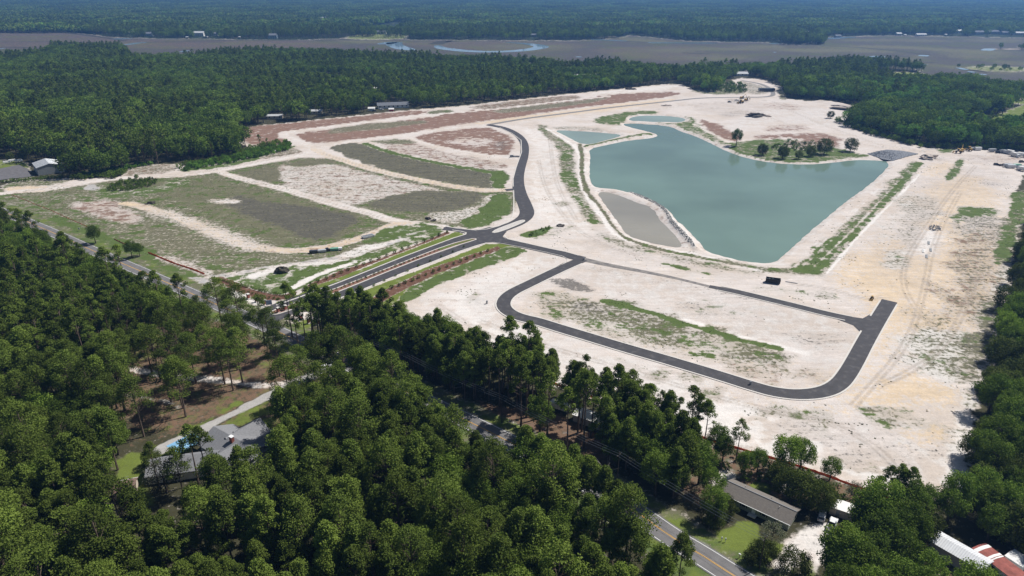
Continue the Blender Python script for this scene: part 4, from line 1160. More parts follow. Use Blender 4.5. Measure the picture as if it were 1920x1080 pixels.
def broad(seed, H, Rr, size, n_per, nc, lod, kind='broad', mat=None, cb=.28, flat=1.0):
    g = np.random.default_rng(seed)
    cs, rs = [], []
    zc = H * (cb + (1 - cb) * .48)
    hz = H * (1 - cb) * .5 * flat
    for i in range(nc):
        t = (i + .5) / nc
        ct = 1 - 1.75 * t
        st = math.sqrt(max(0, 1 - ct * ct))
        a = i * 2.39996 + g.normal() * .35
        k = .62 + .32 * g.random()
        cs.append((math.cos(a) * st * Rr * k, math.sin(a) * st * Rr * k, zc + ct * hz * k * 1.05)); rs.append(Rr * (.27 + .15 * g.random()))
    proto(kind + '_' + lod, trunk_mesh('trunk', g, H * .75, .16 + H * .014, cs[::2] if lod != 'far' else [], M_barkd, .02, 6 if lod != 'far' else 4),
          crown_mesh('crown', g, cs, rs, n_per, size, mat or M_leaf, .85, .2))

for s in range(5):
    pine_tall(100 + s, 22 + s % 3, .56, 3.6, .42, 95, 26, 'near')
for s in range(5):
    pine_young(200 + s, 17 + (s % 3) * .9, 3.5 + (s % 2) * .8, .34, 150, 40 + 4 * (s % 3), 'near')
for s in range(4):
    pine_tall(150 + s, 21 + s % 3, .50, 4.9, .36, 110, 44, 'big')
for s in range(5):
    broad(300 + s, 13 + s % 3, 4.5, .37, 150, 40, 'near')
for s in range(3):
    broad(350 + s, 10.5, 5.3, .42, 150, 38, 'near', 'oak', M_oak, .05, 1.08)
for s in range(3):
    broad(380 + s, 12, 4.0, .44, 120, 28, 'near', 'bright', M_bright)
for s in range(2):
    broad(390 + s, 8.5, 3.8, .32, 70, 26, 'near', 'grey', M_grey, .15)
for s in range(4):
    pine_tall(400 + s, 20 + s % 3, .42, 4.4, 1.0, 20, 22, 'mid')
for s in range(4):
    broad(430 + s, 16 + s % 3, 6.4 + .4 * (s % 2), 1.15, 24, 28, 'mid')
for s in range(2):
    broad(450 + s, 14.5, 6.2, 1.1, 24, 28, 'mid', 'bright', M_bright)
for s in range(3):
    broad(470 + s, 1.6, 1.1, .26, 30, 8, 'near', 'bush', M_leaf, .02)
for s in range(2):
    broad(490 + s, 3.2, 2.1, .5, 40, 12, 'near', 'brightshrub', M_bright, .04)
for s in range(2):
    broad(480 + s, 3.6, 2.0, .4, 40, 12, 'near', 'shrub', M_leaf, .04)

# dead snag
def snag(seed, H):
    g = np.random.default_rng(seed)
    mb = MB()
    mb.tube((0, 0, -.3), (0.2, .1, H * .55), .22, .14, 6); mb.tube((.2, .1, H * .55), (.1, .3, H), .14, .03, 5)
    for k in range(11):
        z = H * (.4 + .55 * g.random()); a = g.random() * 6.28; Ld = 1.2 + 2.6 * g.random()
        e = (math.cos(a) * Ld, math.sin(a) * Ld, z + Ld * .8)
        mb.tube((.15, .15, z), e, .07, .02, 4)
        for j in range(2):
            b = a + g.normal() * .8
            mb.tube(tuple(.6 * e[i] + .4 * (.15, .15, z)[i] for i in range(3)), (e[0] + math.cos(b), e[1] + math.sin(b), e[2] + .9), .03, .012, 3)
    me = bpy.data.meshes.new('trunk'); me.from_pydata(mb.v, [], mb.f); me.materials.append(M_dead); me.update()
    return me

# ------------------------------------------------------------------ where trees stand
TREES = []       # dict(kind, x, y, s, rz, v, region)
BLOCK = []       # polygons kept free
def free_of(X, Y, polys, lines):
    ok = np.ones(X.shape, bool)
    for pl in polys: ok &= ~inside_poly(X, Y, pl)
    for ln, wd in lines: ok &= dist_line(X, Y, ln) > wd
    return ok

def scatter(poly, spacing, mix, region, avoid=(), lines=(), seed=0, jitter=.42, smin=.8, smax=1.18, thin=None, world=False, px_clip=True):
    pts = poly if world else P(poly)
    p = np.array(pts)
    g = np.random.default_rng(seed)
    x0, x1, y0, y1 = p[:, 0].min(), p[:, 0].max(), p[:, 1].min(), p[:, 1].max()
    xs = np.arange(x0, x1, spacing); ys = np.arange(y0, y1, spacing * .87)
    X, Y = np.meshgrid(xs, ys)
    X = X + (np.arange(len(ys)) % 2)[:, None] * spacing / 2
    X = (X + (g.random(X.shape) - .5) * 2 * jitter * spacing).ravel(); Y = (Y + (g.random(Y.shape) - .5) * 2 * jitter * spacing).ravel()
    ok = inside_poly(X, Y, pts) & free_of(X, Y, avoid, lines)
    # only what the picture could see, with a margin for steps aside
    dep = Y * CP + CAM_H * SP
    ok &= (np.abs(X / dep) < .74 + 45 / dep) & (Y > 82)
    if thin: ok &= g.random(X.shape) < thin(X, Y)
    X, Y = X[ok], Y[ok]
    names = list(mix); w = np.cumsum([mix[n] for n in names]); w = w / w[-1]
    patch = vnoise(X, Y, spacing * 7, seed + 3)
    u = np.clip(patch * .75 + g.random(len(X)) * .45 - .1, 0, .999)
    for x, y, uu, r1, r2, r3 in zip(X, Y, u, g.random(len(X)), g.random(len(X)), g.random(len(X))):
        k = names[int(np.searchsorted(w, uu, side='right'))]
        TREES.append(dict(kind=k, x=float(x), y=float(y), s=float(smin + (smax - smin) * r1), rz=float(r2 * 6.283), v=int(r3 * 997), region=region, hero=None))

def put(kind, px, py, s=1.0, region='', label=None, v=None, z=0, group=None):
    x, y = G(px, py)
    TREES.append(dict(kind=kind, x=x, y=y, s=s, rz=random.random() * 6.28, v=v if v is not None else random.randrange(997), region=region, hero=label, group=group))

hw = [(HWY, 5.2)]
HOUSE1 = P([(222,838),(300,830),(355,808),(400,795),(440,785),(530,795),(545,860),(530,930),(500,955),(420,965),(345,1030),(235,1035),(222,950)])
LAWN1 = P([(228,850),(300,838),(335,850),(330,870),(285,885),(275,915),(300,945),(260,955),(232,930),(222,890)])
DRIVE1 = (chaikin(P([(305,838),(330,825),(370,805),(430,776),(500,742),(560,712),(620,690)]), 1, False), 4.0)
CLEAR_A = P([(222,640),(330,612),(420,602),(470,618),(520,655),(580,690),(650,720),(655,760),(620,800),(560,835),(520,790),(440,800),(330,832),(245,835),(215,800),(210,705)])
YOUNGMIX = {'young_near': .52, 'pine_big': .14, 'broad_near': .27, 'bright_near': .035}
# big wood, bottom left
NF = [(-250,440),(-20,425),(60,458),(110,492),(165,520),(230,546),(300,578),(400,626),(480,662),(560,706),(640,742),(740,790),(850,840),(960,903),(1040,942),(1100,978),(1145,1028),(1175,1080),(1205,1118),(1250,1160),(1300,1220),(1500,1260),(300,1300),(-400,1200)]
scatter(NF, 6.0, YOUNGMIX, 'bottom_wood', smin=.72, smax=1.28, avoid=[HOUSE1, LAWN1, CLEAR_A], lines=hw + [DRIVE1], seed=11,
        thin=lambda X, Y: (Y < 225) * 1.0 + (Y >= 225) * 0.0)
scatter(NF, 6.4, {'broad_near': .5, 'pine_near': .28, 'oak_near': .15, 'bright_near': .07}, 'left_wood', avoid=[HOUSE1, LAWN1, CLEAR_A, P([(55,515),(110,500),(115,520),(80,545),(60,540)])], lines=hw + [DRIVE1], seed=12,
        thin=lambda X, Y: (Y >= 222) * 1.0)
# tall pines spread over the clearing
scatter([(222,640),(330,612),(420,602),(470,618),(520,655),(580,690),(650,720),(655,760),(620,800),(560,835),(520,790),(440,800),(330,832),(245,835),(215,800),(210,705)], 10.8, {'pine_big': 1}, 'clearing', seed=18, 
        avoid=[P([(320,790),(520,725),(560,740),(520,790),(400,815),(330,835)])], lines=[DRIVE1], jitter=.45, smin=.85, smax=1.1)
# tall dark belt between highway and site
BELT = [(560,640),(600,622),(700,612),(760,632),(850,660),(900,676),(1033,724),(1103,752),(1187,790),(1250,812),(1290,850),(1300,900),(1290,960),(1255,945),(1200,915),(1080,850),(980,800),(870,750),(760,700),(640,650)]
CLEAR_B = P([(860,752),(960,792),(1010,830),(1100,870),(1130,850),(1090,810),(1000,780),(930,765)])
scatter(BELT, 4.9, {'pine_near': .38, 'young_near': .26, 'broad_near': .36}, 'belt', avoid=[CLEAR_B, P([(1025,758),(1065,755),(1085,800),(1030,795)]), P([(1090,775),(1120,770),(1145,800),(1110,810)])], lines=hw, seed=14, smin=.85, smax=1.12)
scatter([(545,700),(600,690),(655,715),(740,765),(790,810),(790,850),(700,830),(655,790),(650,735),(560,712)], 6.5, {'pine_big': 1}, 'clearing', seed=19, lines=hw + [DRIVE1])
scatter([(860,752),(960,792),(1010,830),(1100,870),(1130,850),(1090,810),(1000,780),(930,765)], 7.5, {'pine_near': .6, 'broad_near': .4}, 'belt', seed=15)
# right hand wood
RE = [(2500,300),(1960,330),(1948,400),(1916,487),(1906,527),(1890,573),(1872,627),(1872,693),(1852,727),(1850,770),(1838,820),(1826,853),(1826,905),(1800,935),(1775,955),(1730,975),(1700,968),(1695,985),(1740,1000),(1780,1005),(1840,1020),(1900,1060),(1960,1120),(2600,1200)]
scatter(RE, 6.3, {'broad_near': .62, 'oak_near': .3, 'pine_near': .08}, 'right_wood', seed=16,
        avoid=[P([(1740,990),(1765,995),(1840,1040),(1820,1060),(1740,1025)]), P([(1825,1010),(1880,1015),(1990,1080),(1980,1150),(1880,1150)])],
        thin=lambda X, Y: (Y < 560) * 1.0)
scatter([(1555,1092),(1585,1040),(1605,990),(1640,975),(1700,985),(1745,1020),(1815,1060),(1840,1100),(1850,1180),(1530,1180)], 6.0, {'broad_near': .5, 'bright_near': .1, 'oak_near': .4}, 'right_yard', seed=17)
# woods behind the site
HOLES = [P(q) for q in ([(1800,226),(1820,218),(1885,213),(1900,200),(1925,196),(2300,190),(2300,250),(1925,240),(1850,241),(1812,238)], [(1865,187),(1925,180),(2100,180),(2100,202),(1925,199)],
         [(1622,136),(1700,132),(1745,139),(1800,149),(1812,157),(1760,163),(1690,157),(1640,147)], [(530,144),(600,142),(694,144),(694,151),(640,155),(590,152)],
         [(695,203),(730,192),(765,196),(770,206),(730,208)], [(0,290),(60,298),(62,330),(0,340)], [(-300,290),(0,290),(60,300),(125,312),(128,336),(0,345),(-300,350)], [(968,125),(1005,124),(1012,130),(975,131)])]
MIDMIX = {'pine_mid': .34, 'broad_mid': .52, 'bright_mid': .14}
MLF = [(-500,350),(0,345),(40,338),(133,334),(223,331),(240,315),(283,309),(333,300),(417,300),(455,285),(470,270),(440,258),(440,243),(497,232),(640,217),(740,205),(873,196),(1007,181),(1090,172),(1173,164),(1240,157),(1280,157),(1300,166),(1325,172),(1345,172),(1360,150),(1380,144),(1425,145),(1465,160),(1475,182),(1513,187),(1563,189),(1600,197),(1640,210),(1606,222),(1580,230),(1618,243),(1703,264),(1750,275),(1790,275),(1920,281),(2010,288),(2400,300),
       (2400,182),(1925,175),(1860,170),(1812,160),(1740,143),(1722,130),(1597,121),(1513,128),(1407,133),(1313,133),(1280,140),(1123,126),(1060,134),(1023,123),(873,117),(640,107),(500,101),(370,111),(250,116),(232,94),(100,93),(85,106),(0,113),(-500,120)]
scatter(MLF, 8.6, MIDMIX, 'mid_wood', avoid=HOLES, seed=21, smin=.7, smax=1.3, thin=lambda X, Y: ((Y < 760) & (X < 180)) * 1.0)
scatter(MLF, 8.6, {'broad_mid': .55, 'bright_mid': .33, 'pine_mid': .12}, 'mid_wood', avoid=HOLES, seed=29, smin=.7, smax=1.25, thin=lambda X, Y: ((Y < 1000) & (X >= 180)) * 1.0)
scatter(MLF, 9.0, {'pine_mid': .42, 'broad_mid': .48, 'bright_mid': .10}, 'back_wood', avoid=HOLES, seed=22, smin=.68, smax=1.02, thin=lambda X, Y: ((Y >= 760) & ((X < 180) | (Y >= 1000))) * 1.0)
# small island of trees in the marsh, bushes on it
scatter([(1468,84),(1545,84),(1548,76),(1500,72),(1470,76)], 10, {'pine_mid': .5, 'broad_mid': .5}, 'marsh_island', seed=23)
scatter([(1864,93),(1884,93),(1884,90),(1866,90)], 14, {'broad_mid': 1}, 'marsh_island', seed=24, smin=.5, smax=.8)
scatter([(1910,91),(1935,91),(1935,94),(1910,94)], 14, {'broad_mid': 1}, 'marsh_island', seed=25, smin=.5, smax=.8)
for sd, pl in enumerate(([(1815,130),(1870,128),(1925,130),(1925,135),(1860,135)], [(1780,126),(1800,126),(1800,130),(1780,130)])):
    scatter(pl, 16, {'broad_mid': 1}, 'marsh_island', seed=26 + sd, smin=.3, smax=.6)
# belt at the far edge of the marsh so the bank has single trees
FARB = [(x, y - 1.2) for x, y in MARSH_FAR[::-1]]
FARTOP = [(x, y) for x, y in [(2500,62),(1900,62),(1500,62),(1180,59),(900,60),(640,58),(400,57),(200,56),(100,50),(-100,49),(-500,48)]]
scatter(FARB + FARTOP, 13, {'pine_mid': .5, 'broad_mid': .45, 'bright_mid': .05}, 'far_bank', seed=28, smin=.8, smax=1.25, thin=lambda X, Y: (vnoise(X, Y, 60, 4) > .12) * 1.0)

# ---- single trees the photograph shows on their own
IG = 'trees round the grassy point in the pond'
put('broad_near', 1380, 273, 1.1, 'point', 'tall dark slender tree on the left tip of the grassy point in the pond', 1, group=IG)
put('oak_near', 1429, 290, .9, 'point', 'dark round tree second from the left on the grassy point', 0, group=IG)
put('oak_near', 1467, 296, .95, 'point', 'low dark tree on the grassy point right above its shore', 1, group=IG)
put('oak_near', 1497, 297, .62, 'point', 'smallest dark round tree at the water edge of the grassy point', 2, group=IG)
put('oak_near', 1520, 292, .85, 'point', 'dark spreading tree left of the tallest round tree on the grassy point', 0, group=IG)
put('oak_near', 1545, 288, 1.25, 'point', 'largest round dark tree on the grassy point', 1, group=IG)
put('oak_near', 1594, 283, 1.05, 'point', 'round dark tree at the right end of the grassy point beside the stone apron', 2, group=IG)
put('oak_near', 1557, 221, .7, 'point', 'thin tree on bare sand at the edge of the wood beyond the pond', 2, group=None)
put('broad_near', 180, 456, .82, 'verge', 'small round tree on the grass verge above the highway, shadow on the road', 0)
put('broad_near', 248, 484, .72, 'verge', 'spindly tree on the verge beside the orange silt fence', 1)
put('broad_near', 262, 480, .6, 'verge', 'short leafy tree right behind the spindly verge tree', 3)
put('pine_near', 488, 280, .55, 'verge', 'lone dark pine at the tip of the green hedge left of the brown field', 2)
put('pine_near', 503, 279, .4, 'verge', 'small thin pine just right of the lone dark pine by the brown field', 2)
put('broad_near', 257, 338, .35, 'verge', 'small sapling sticking out of the long bramble thicket by the haul road', 2)
# row along the lower fence
FG = 'trees standing along the orange fence at the lower right'
for px, py, k, s, lb in ((1380,862,'pine_near',.68,'slim lone pine against the white sand above the ranch house'), (1470,884,'broad_near',.95,'leafy tree with two heads rising over the orange fence, white sand behind'), (1500,880,'broad_near',.85,'right half of the pair of leafy trees over the orange fence'),
                     (1555,900,'broad_near',.62,'small leafy tree alone on the orange fence'), (1600,935,'grey_near',.65,'leaning thin grey tree beside the orange fence'), (1637,955,'pine_near',.5,'leftmost of the skinny pines by the orange fence'),
                     (1654,955,'pine_near',.62,'second skinny pine from the left by the orange fence'), (1668,958,'pine_near',.70,'tallest of the skinny pines by the orange fence'), (1678,961,'pine_near',.66,'skinny pine right of the tallest by the orange fence'),
                     (1689,964,'pine_near',.72,'skinny pine at the right end of the orange fence'), (1705,968,'broad_near',.8,'bushy tree closing the orange fence on the right'), (1727,965,'broad_near',.75,'thin leafy tree at the sand corner right of the orange fence'), (1745,968,'grey_near',.95,'greyish tree at the sand corner right of the orange fence')):
    put(k, px, py, s, 'fence', lb, group=FG)
for px, py, k, s in ((1065,745,'broad_near',.75),(1088,752,'broad_near',.6),(1150,775,'broad_near',.7),(1164,777,'pine_near',.55),(1206,797,'pine_near',.72),(1218,798,'pine_near',.7),(1236,802,'pine_near',.66),(1250,806,'pine_near',.7),(1270,812,'pine_near',.6),
                  (1290,828,'pine_near',.9),(1303,832,'pine_near',.85),(1318,840,'pine_near',.8),(1342,852,'broad_near',.85),(1355,862,'broad_near',.7)):
    put(k, px, py, s, 'belt', None)
YG = 'trees round the ranch house yard'
for px, py, k, s, lb in ((1485,1078,'oak_near',.72,'small round dark tree standing alone on the sandy yard by the highway'), (1432,1052,'oak_near',.62,'dark oak casting its shadow on the highway verge'), (1408,1056,'oak_near',.42,'low dark oak between lawn and highway'),
                     (1446,1018,'grey_near',.8,'hazy grey green tree hiding the front corner of the ranch house'), (1358,965,'oak_near',.6,'dark oak at the left end of the lawn in front of the ranch house'), (1340,985,'oak_near',.6,'oak left of the lawn close to the highway'), (1335,975,'broad_near',.8,'tree between highway and the left end of the ranch house'),
                     (1474,925,'oak_near',.8,'oak behind the right half of the ranch house roof'), (1500,940,'oak_near',.95,'big spreading oak behind the ranch house'), (1533,954,'oak_near',.85,'broad dark oak beside the white roofed trailer'), (1545,948,'oak_near',.65,'oak touching the white trailer roof'),
                     (1395,890,'broad_near',.6,'shrubby tree behind the left end of the ranch house'), (1420,885,'broad_near',.6,'bushy tree behind the ridge of the ranch house'), (1310,905,'broad_near',1.0,'tree at the left of the ranch house by the wood'), (1330,935,'broad_near',.8,'tree by the bare patch left of the ranch house'),
                     (1460,905,'oak_near',.75,'oak between the orange fence and the ranch house')):
    put(k, px, py, s, 'yard', lb, group=YG)
put('young_near', 1272, 1092, .85, 'yard', 'dense tree at the left edge of the highway at the bottom', 1)
put('broad_near', 1235, 1090, .8, 'yard', 'leafy tree left of the dense one at the highway bottom', 1)
put('pine_big', 345, 928, .72, 'house', 'wide crowned pine in front of the left wing of the grey roofed house', 2)
put('pine_near', 300, 915, .7, 'house', 'slender pine before the left end of the grey roofed house', 1)
for px, py in ((985,902),(1012,915),(1042,931),(1072,948),(1102,966),(1128,986),(1150,1006)):
    put('young_near', px, py, 1.08, 'bottom_wood')
HG = 'trees round the grey roofed house'
for px, py, k, s, lb in ((392,915,'pine_near',.95,'tall pine rising in front of the grey roofed house'), (372,905,'pine_near',.85,'crooked pine in front of the middle of the grey roofed house'), (312,922,'grey_near',1.35,'pale grey green tree over the left wing of the grey roofed house'),
                     (462,935,'young_near',1.0,'dense green pine in front of the right wing of the grey roofed house'), (432,945,'young_near',.9,'dense pine left of the one before the right wing'), (288,872,'oak_near',.55,'round shrubby tree on the lawn left of the grey roofed house'), (545,880,'broad_near',1.1,'broad tree right of the grey roofed house'),
                     (415,985,'young_near',.95,'pine at the wood edge below the house'), (370,1000,'young_near',.85,'pine at the wood edge below the left wing')):
    put(k, px, py, s, 'house', lb, group=HG)
for px, py in ((575,650),(590,642),(606,636),(622,634),(548,632),(630,640),(560,655),(585,622),(640,628)):
    put('pine_near', px, py, .85 + .2 * random.random(), 'belt', None)
# low thickets
def thicket(poly, spacing, kind, region, seed, smin=.6, smax=1.2):
    scatter(poly, spacing, {kind: 1}, region, seed=seed, smin=smin, smax=smax)
thicket([(200,350),(215,343),(250,336),(290,335),(298,340),(280,350),(240,357),(205,357)], 3.4, 'shrub_near', 'thicket', 31, .5, .9)
thicket([(335,322),(345,314),(400,305),(460,295),(545,275),(552,268),(520,266),(470,277),(440,285),(400,300),(345,308),(333,313)], 4.5, 'shrub_near', 'thicket', 32, .5, 1.3)
thicket([(345,320),(400,310),(460,300),(545,281),(550,272),(500,276),(440,294),(380,304),(345,312)], 4.2, 'brightshrub_near', 'thicket', 41, .6, 1.3)
thicket([(150,334),(223,328),(240,318),(283,309),(285,304),(235,312),(150,328)], 4.2, 'brightshrub_near', 'thicket', 42, .5, 1.1)
thicket([(223,333),(133,338),(125,330),(200,328),(235,318),(240,322)], 4.0, 'shrub_near', 'thicket', 33, .7, 1.4)
thicket([(985,443),(1005,434),(1030,424),(1033,427),(1005,440)], 2.0, 'bush_near', 'thicket', 34, .5, 1.0)
thicket([(1565,228),(1600,222),(1618,240),(1690,262),(1750,277),(1700,270),(1612,247)], 5, 'shrub_near', 'thicket', 35, .7, 1.6)
thicket([(1700,273),(1750,279),(1790,278),(1920,284),(1925,278),(1750,272)], 6, 'shrub_near', 'thicket', 36, .7, 1.6)
thicket([(1330,172),(1340,156),(1385,156),(1400,165),(1400,174)], 8, 'shrub_near', 'thicket', 37, .7, 1.5)
thicket([(1290,880),(1500,920),(1700,985),(1690,960),(1600,918),(1500,885),(1417,855),(1300,822)], 4.5, 'bush_near', 'thicket', 38, .7, 1.7)
thicket([(1440,278),(1480,262),(1530,266),(1540,280),(1500,284)], 4.5, 'bush_near', 'thicket', 39, .8, 1.6)
thicket([(0,344),(60,340),(120,334),(122,330),(60,334),(0,340)], 3.0, 'bush_near', 'thicket', 40, .7, 1.5)

# ------------------------------------------------------------------ houses in the distance (kept clear of trees)
FAR_HOUSES = [  # x, y, length, depth, wall height, turn, wall, roof, label
    (112,50.5,24,12,5,.2,'cream','clay','tan house with a reddish roof at the far left edge of the marsh'),
    (152,52.5,14,9,5,.1,'white','grey','small white house right of the reddish roofed one at the marsh'),
    (248,63.5,22,11,4,.1,'white','white','white roofed house among trees above the creek mouth'),
    (280,68,20,14,7,.1,'pale_blue','slate','blue grey two storey house on the far bank'),
    (374,68,28,14,9,.0,'white','lightgrey','large white two storey house on the far bank of the marsh'),
    (404,67,16,12,6,.1,'white','slate','small house right of the large white one on the far bank'),
    (512,72,22,15,8,.1,'pale_blue','slate','grey blue house standing at the water edge of the far bank'),
    (607,38.5,50,24,7,.0,'white','lightgrey','big pale house on a lawn deep in the far forest'),
    (716,64,26,13,6,.0,'white','slate','white house behind the green field on the far bank'),
    (870,66,18,12,5,.2,'cream','slate','house among trees above the creek bend'),
    (1000,69,16,11,5,.0,'grey','slate','dark house among trees right of the creek bend'),
    (1515,64,30,13,4,.3,'white','white','white roof on the wooded marsh island at the right'),
    (1570,70,16,10,4,.2,'grey','slate','boat house at the right of the wooded marsh island'),
    (1684,66.5,14,10,5,.1,'pale_blue','lightgrey','small pale house on the far bank right of the marsh island'),
    (1726,67.5,26,10,4,.0,'white','lightgrey','low white house on the far bank right of the centre'),
    (1798,62.5,22,12,7,.0,'white','white','bright white house above the dark marsh bank at the right'),
    (1833,65,26,14,7,.1,'grey','slate','grey blue house second from the left in the right shore row'),
    (1860,64,30,14,7,.0,'grey','slate','wide grey blue house in the middle of the right shore row'),
    (1883,65,22,12,6,.1,'grey','slate','grey roofed house right of the wide one in the shore row'),
    (1910,66,24,12,6,.0,'cream','lightgrey','pale house at the right end of the shore row'),
    (1390,141.5,18,10,3,.0,'white','lightgrey','white shed where the corridor leaves the site at the top'),
    (1098,149,34,14,4,.15,'white','white','white roofed building showing through the wood above the far brown fields'),
    (1055,150,12,7,4,.1,'white','white','small white roof left of the white roofed building in the wood'),
    (701,171,13,8,3,.0,'white','white','white roof in the small opening of the wood above the mobile home'),
    (737,201,36,10,3,.25,'white','slate','long dark roofed mobile home at the edge of the wood behind the brown field'),
    (697,207,7,4,2.5,.1,'white','white','small white shed left of the long mobile home'),
    (734,208,5,3.2,2.2,.1,'red','white','little red shed on the lawn before the long mobile home'),
    (516,222,16,5,3,.1,'cream','lightgrey','pale trailer half hidden by the wood edge at the left of the brown field'),
    (590,213,16,5,3,.1,'cream','lightgrey','pale trailer half hidden by trees in the middle of the wood edge'),
    (578,200,10,6,3,.1,'white','white','small white roof in the wood above the pale trailers'),
]
def clear_round(x, y, r, front):
    """take away trees on a house and those that would hide it"""
    d = math.hypot(x, y)
    ux, uy = x / d, y / d
    def keep(t):
        dx, dy = t['x'] - x, t['y'] - y
        al = -(dx * ux + dy * uy); ac = abs(-dx * uy + dy * ux)
        return not (dx * dx + dy * dy < r * r or (0 < al < front and ac < r * .9))
    return keep
for hh in FAR_HOUSES:
    x, y = G(hh[0], hh[1])
    k = clear_round(x, y, hh[2] * .62, 120 if hh[1] < 80 else 26)
    TREES[:] = [t for t in TREES if t['hero'] or k(t)]
for x, y, r, fr in ((*G(1437,170), 14, 10), (*G(200,14), 14, 10)):
    k = clear_round(x, y, r, fr); TREES[:] = [t for t in TREES if t['hero'] or k(t)]

# shrubs planted in rows along the boulevard
def row(a, b, n, kind, s, label, group, jit=.3):
    for i in range(n):
        t = i / max(1, n - 1)
        px = a[0] + (b[0] - a[0]) * t; py = a[1] + (b[1] - a[1]) * t
        x, y = G(px, py)
        TREES.append(dict(kind=kind, x=x + random.uniform(-jit, jit), y=y + random.uniform(-jit, jit), s=s * random.uniform(.8, 1.2), rz=random.random() * 6.28, v=random.randrange(99), region='row', hero=label, group=group))
row((583,534),(838,436),19,'shrub_near',.46,'small dark upright shrub in the mulch strip on the upper side of the boulevard','shrubs along the upper mulch strip')
row((735,540),(915,470),15,'shrub_near',.46,'small dark shrub in the mulch strip on the lower side of the boulevard','shrubs along the lower mulch strip')
row((700,536),(870,464),9,'shrub_near',.40,'slender sapling on the lawn between the lower kerb and the mulch strip','saplings on the lower lawn')
row((560,571),(822,469),34,'bush_near',.66,'low shrub planted in the narrow median of the boulevard','shrubs in the boulevard median')
row((400,521),(545,558),30,'bush_near',.75,'low shrub of the hedge curving from the gravel road to the entrance','hedge shrubs before the entrance')
row((418,534),(520,562),14,'bush_near',.6,'low shrub in the lower row of the entrance planting','lower row of the entrance planting')

for x, y, r, fr in ((113.6,133.2,7.5,14),(121.8,129.6,7.5,14),(128.5,128.5,5,12),(67.6,150.4,6,6),(73,144,6,6),(62,156,5.5,6),(91.6,150.2,4.5,9),(*G(1560,985),3,9),(*G(1118,795),5,5),(*G(238,922),4,12),(*G(497,571),5,9),(*G(470,562),5,9)):
    k = clear_round(x, y, r, fr); TREES[:] = [t for t in TREES if (t['hero'] and r < 6.5) or k(t)]

# ------------------------------------------------------------------ plant them
def in_view(t):
    dep = t['y'] * CP + CAM_H * SP
    z = 12 * t['s']
    u = t['x'] / dep * FPX
    v = 540 - ((z - CAM_H) * CP + t['y'] * SP) / (t['y'] * CP - (z - CAM_H) * SP) * FPX
    return abs(u) < 985 and -40 < v < 1110

GROUPN = {'pine': 'pine_tree', 'young': 'pine_tree', 'broad': 'broadleaf_tree', 'oak': 'oak_tree', 'bright': 'broadleaf_tree', 'grey': 'grey_tree', 'bush': 'bush', 'shrub': 'bush', 'brightshrub': 'bush'}
CATN = {'pine': 'pine', 'young': 'pine', 'broad': 'tree', 'oak': 'oak', 'bright': 'tree', 'grey': 'tree', 'bush': 'bush', 'shrub': 'bush', 'brightshrub': 'bush'}
LABELS = {
    ('pine', 'bottom_wood'): 'tall pine with a loose crown rising in the dense bottom left wood',
    ('young', 'bottom_wood'): 'dark green forest pine with a dense rounded crown in the dense bottom left wood',
    ('broad', 'bottom_wood'): 'rounded broadleaf tree among the pines of the dense bottom left wood',
    ('bright', 'bottom_wood'): 'fresh light green broadleaf tree among darker pines of the bottom left wood',
    ('pine', 'left_wood'): 'tall pine in the mixed wood along the left side below the highway',
    ('broad', 'left_wood'): 'rounded broadleaf tree in the mixed wood along the left side below the highway',
    ('oak', 'left_wood'): 'dark spreading oak in the mixed wood along the left side below the highway',
    ('bright', 'left_wood'): 'bright green leafy tree in the mixed wood along the left side below the highway',
    ('pine', 'clearing'): 'tall bare trunked pine standing over the brown needle floor of the left clearing',
    ('pine', 'belt'): 'tall pine in the dark tree belt between the highway and the white sand',
    ('broad', 'belt'): 'broadleaf tree in the dark tree belt between the highway and the white sand',
    ('oak', 'belt'): 'dark oak in the tree belt between the highway and the white sand',
    ('broad', 'right_wood'): 'rounded broadleaf tree in the dark wood on the right edge',
    ('oak', 'right_wood'): 'dark oak in the wood on the right edge beside the bare strip',
    ('pine', 'right_wood'): 'tall pine in the dark wood on the right edge',
    ('broad', 'right_yard'): 'leafy tree in the grove between the sandy yard and the corrugated roof',
    ('bright', 'right_yard'): 'bright green tree in the grove between the sandy yard and the corrugated roof',
    ('oak', 'right_yard'): 'spreading oak in the grove between the sandy yard and the corrugated roof',
    ('pine', 'mid_wood'): 'tall pine in the broad wood behind the site',
    ('broad', 'mid_wood'): 'rounded broadleaf tree in the broad wood behind the site',
    ('bright', 'mid_wood'): 'light green tree in the broad wood behind the site',
    ('brightshrub', 'thicket'): 'bright green shrub along the sunny edge of the wood',
    ('shrub', 'thicket'): 'leafy shrub of a low thicket beside the dirt roads and wood edges',
    ('bush', 'thicket'): 'low green bush of a scrubby patch on the open ground',
}
PLURAL = {'pine': 'pines', 'young': 'pines', 'broad': 'broadleaf trees', 'oak': 'oaks', 'bright': 'bright green trees', 'grey': 'grey trees', 'bush': 'bushes', 'shrub': 'shrubs', 'brightshrub': 'bright shrubs'}
PLACE = {'bottom_wood': 'in the dense bottom left wood', 'left_wood': 'in the mixed wood on the left', 'clearing': 'over the left clearing', 'belt': 'in the belt between highway and sand', 'right_wood': 'in the wood on the right edge',
         'right_yard': 'in the grove by the sandy yard', 'mid_wood': 'in the wood behind the site', 'thicket': 'in the low thickets'}

def mesh_of(t):
    ps = PROTO[t['kind']]
    return ps[t['v'] % len(ps)]

def plant(t, label, group):
    fam = t['kind'].split('_')[0]
    tr, cr = mesh_of(t)
    e = thing(GROUPN[fam], label, CATN[fam], (t['x'], t['y'], ground_z(t['x'], t['y'])), t['rz'], group)
    e.scale = (t['s'], t['s'], t['s'])
    link('trunk', tr, e); link('crown', cr, e)
    t['done'] = True

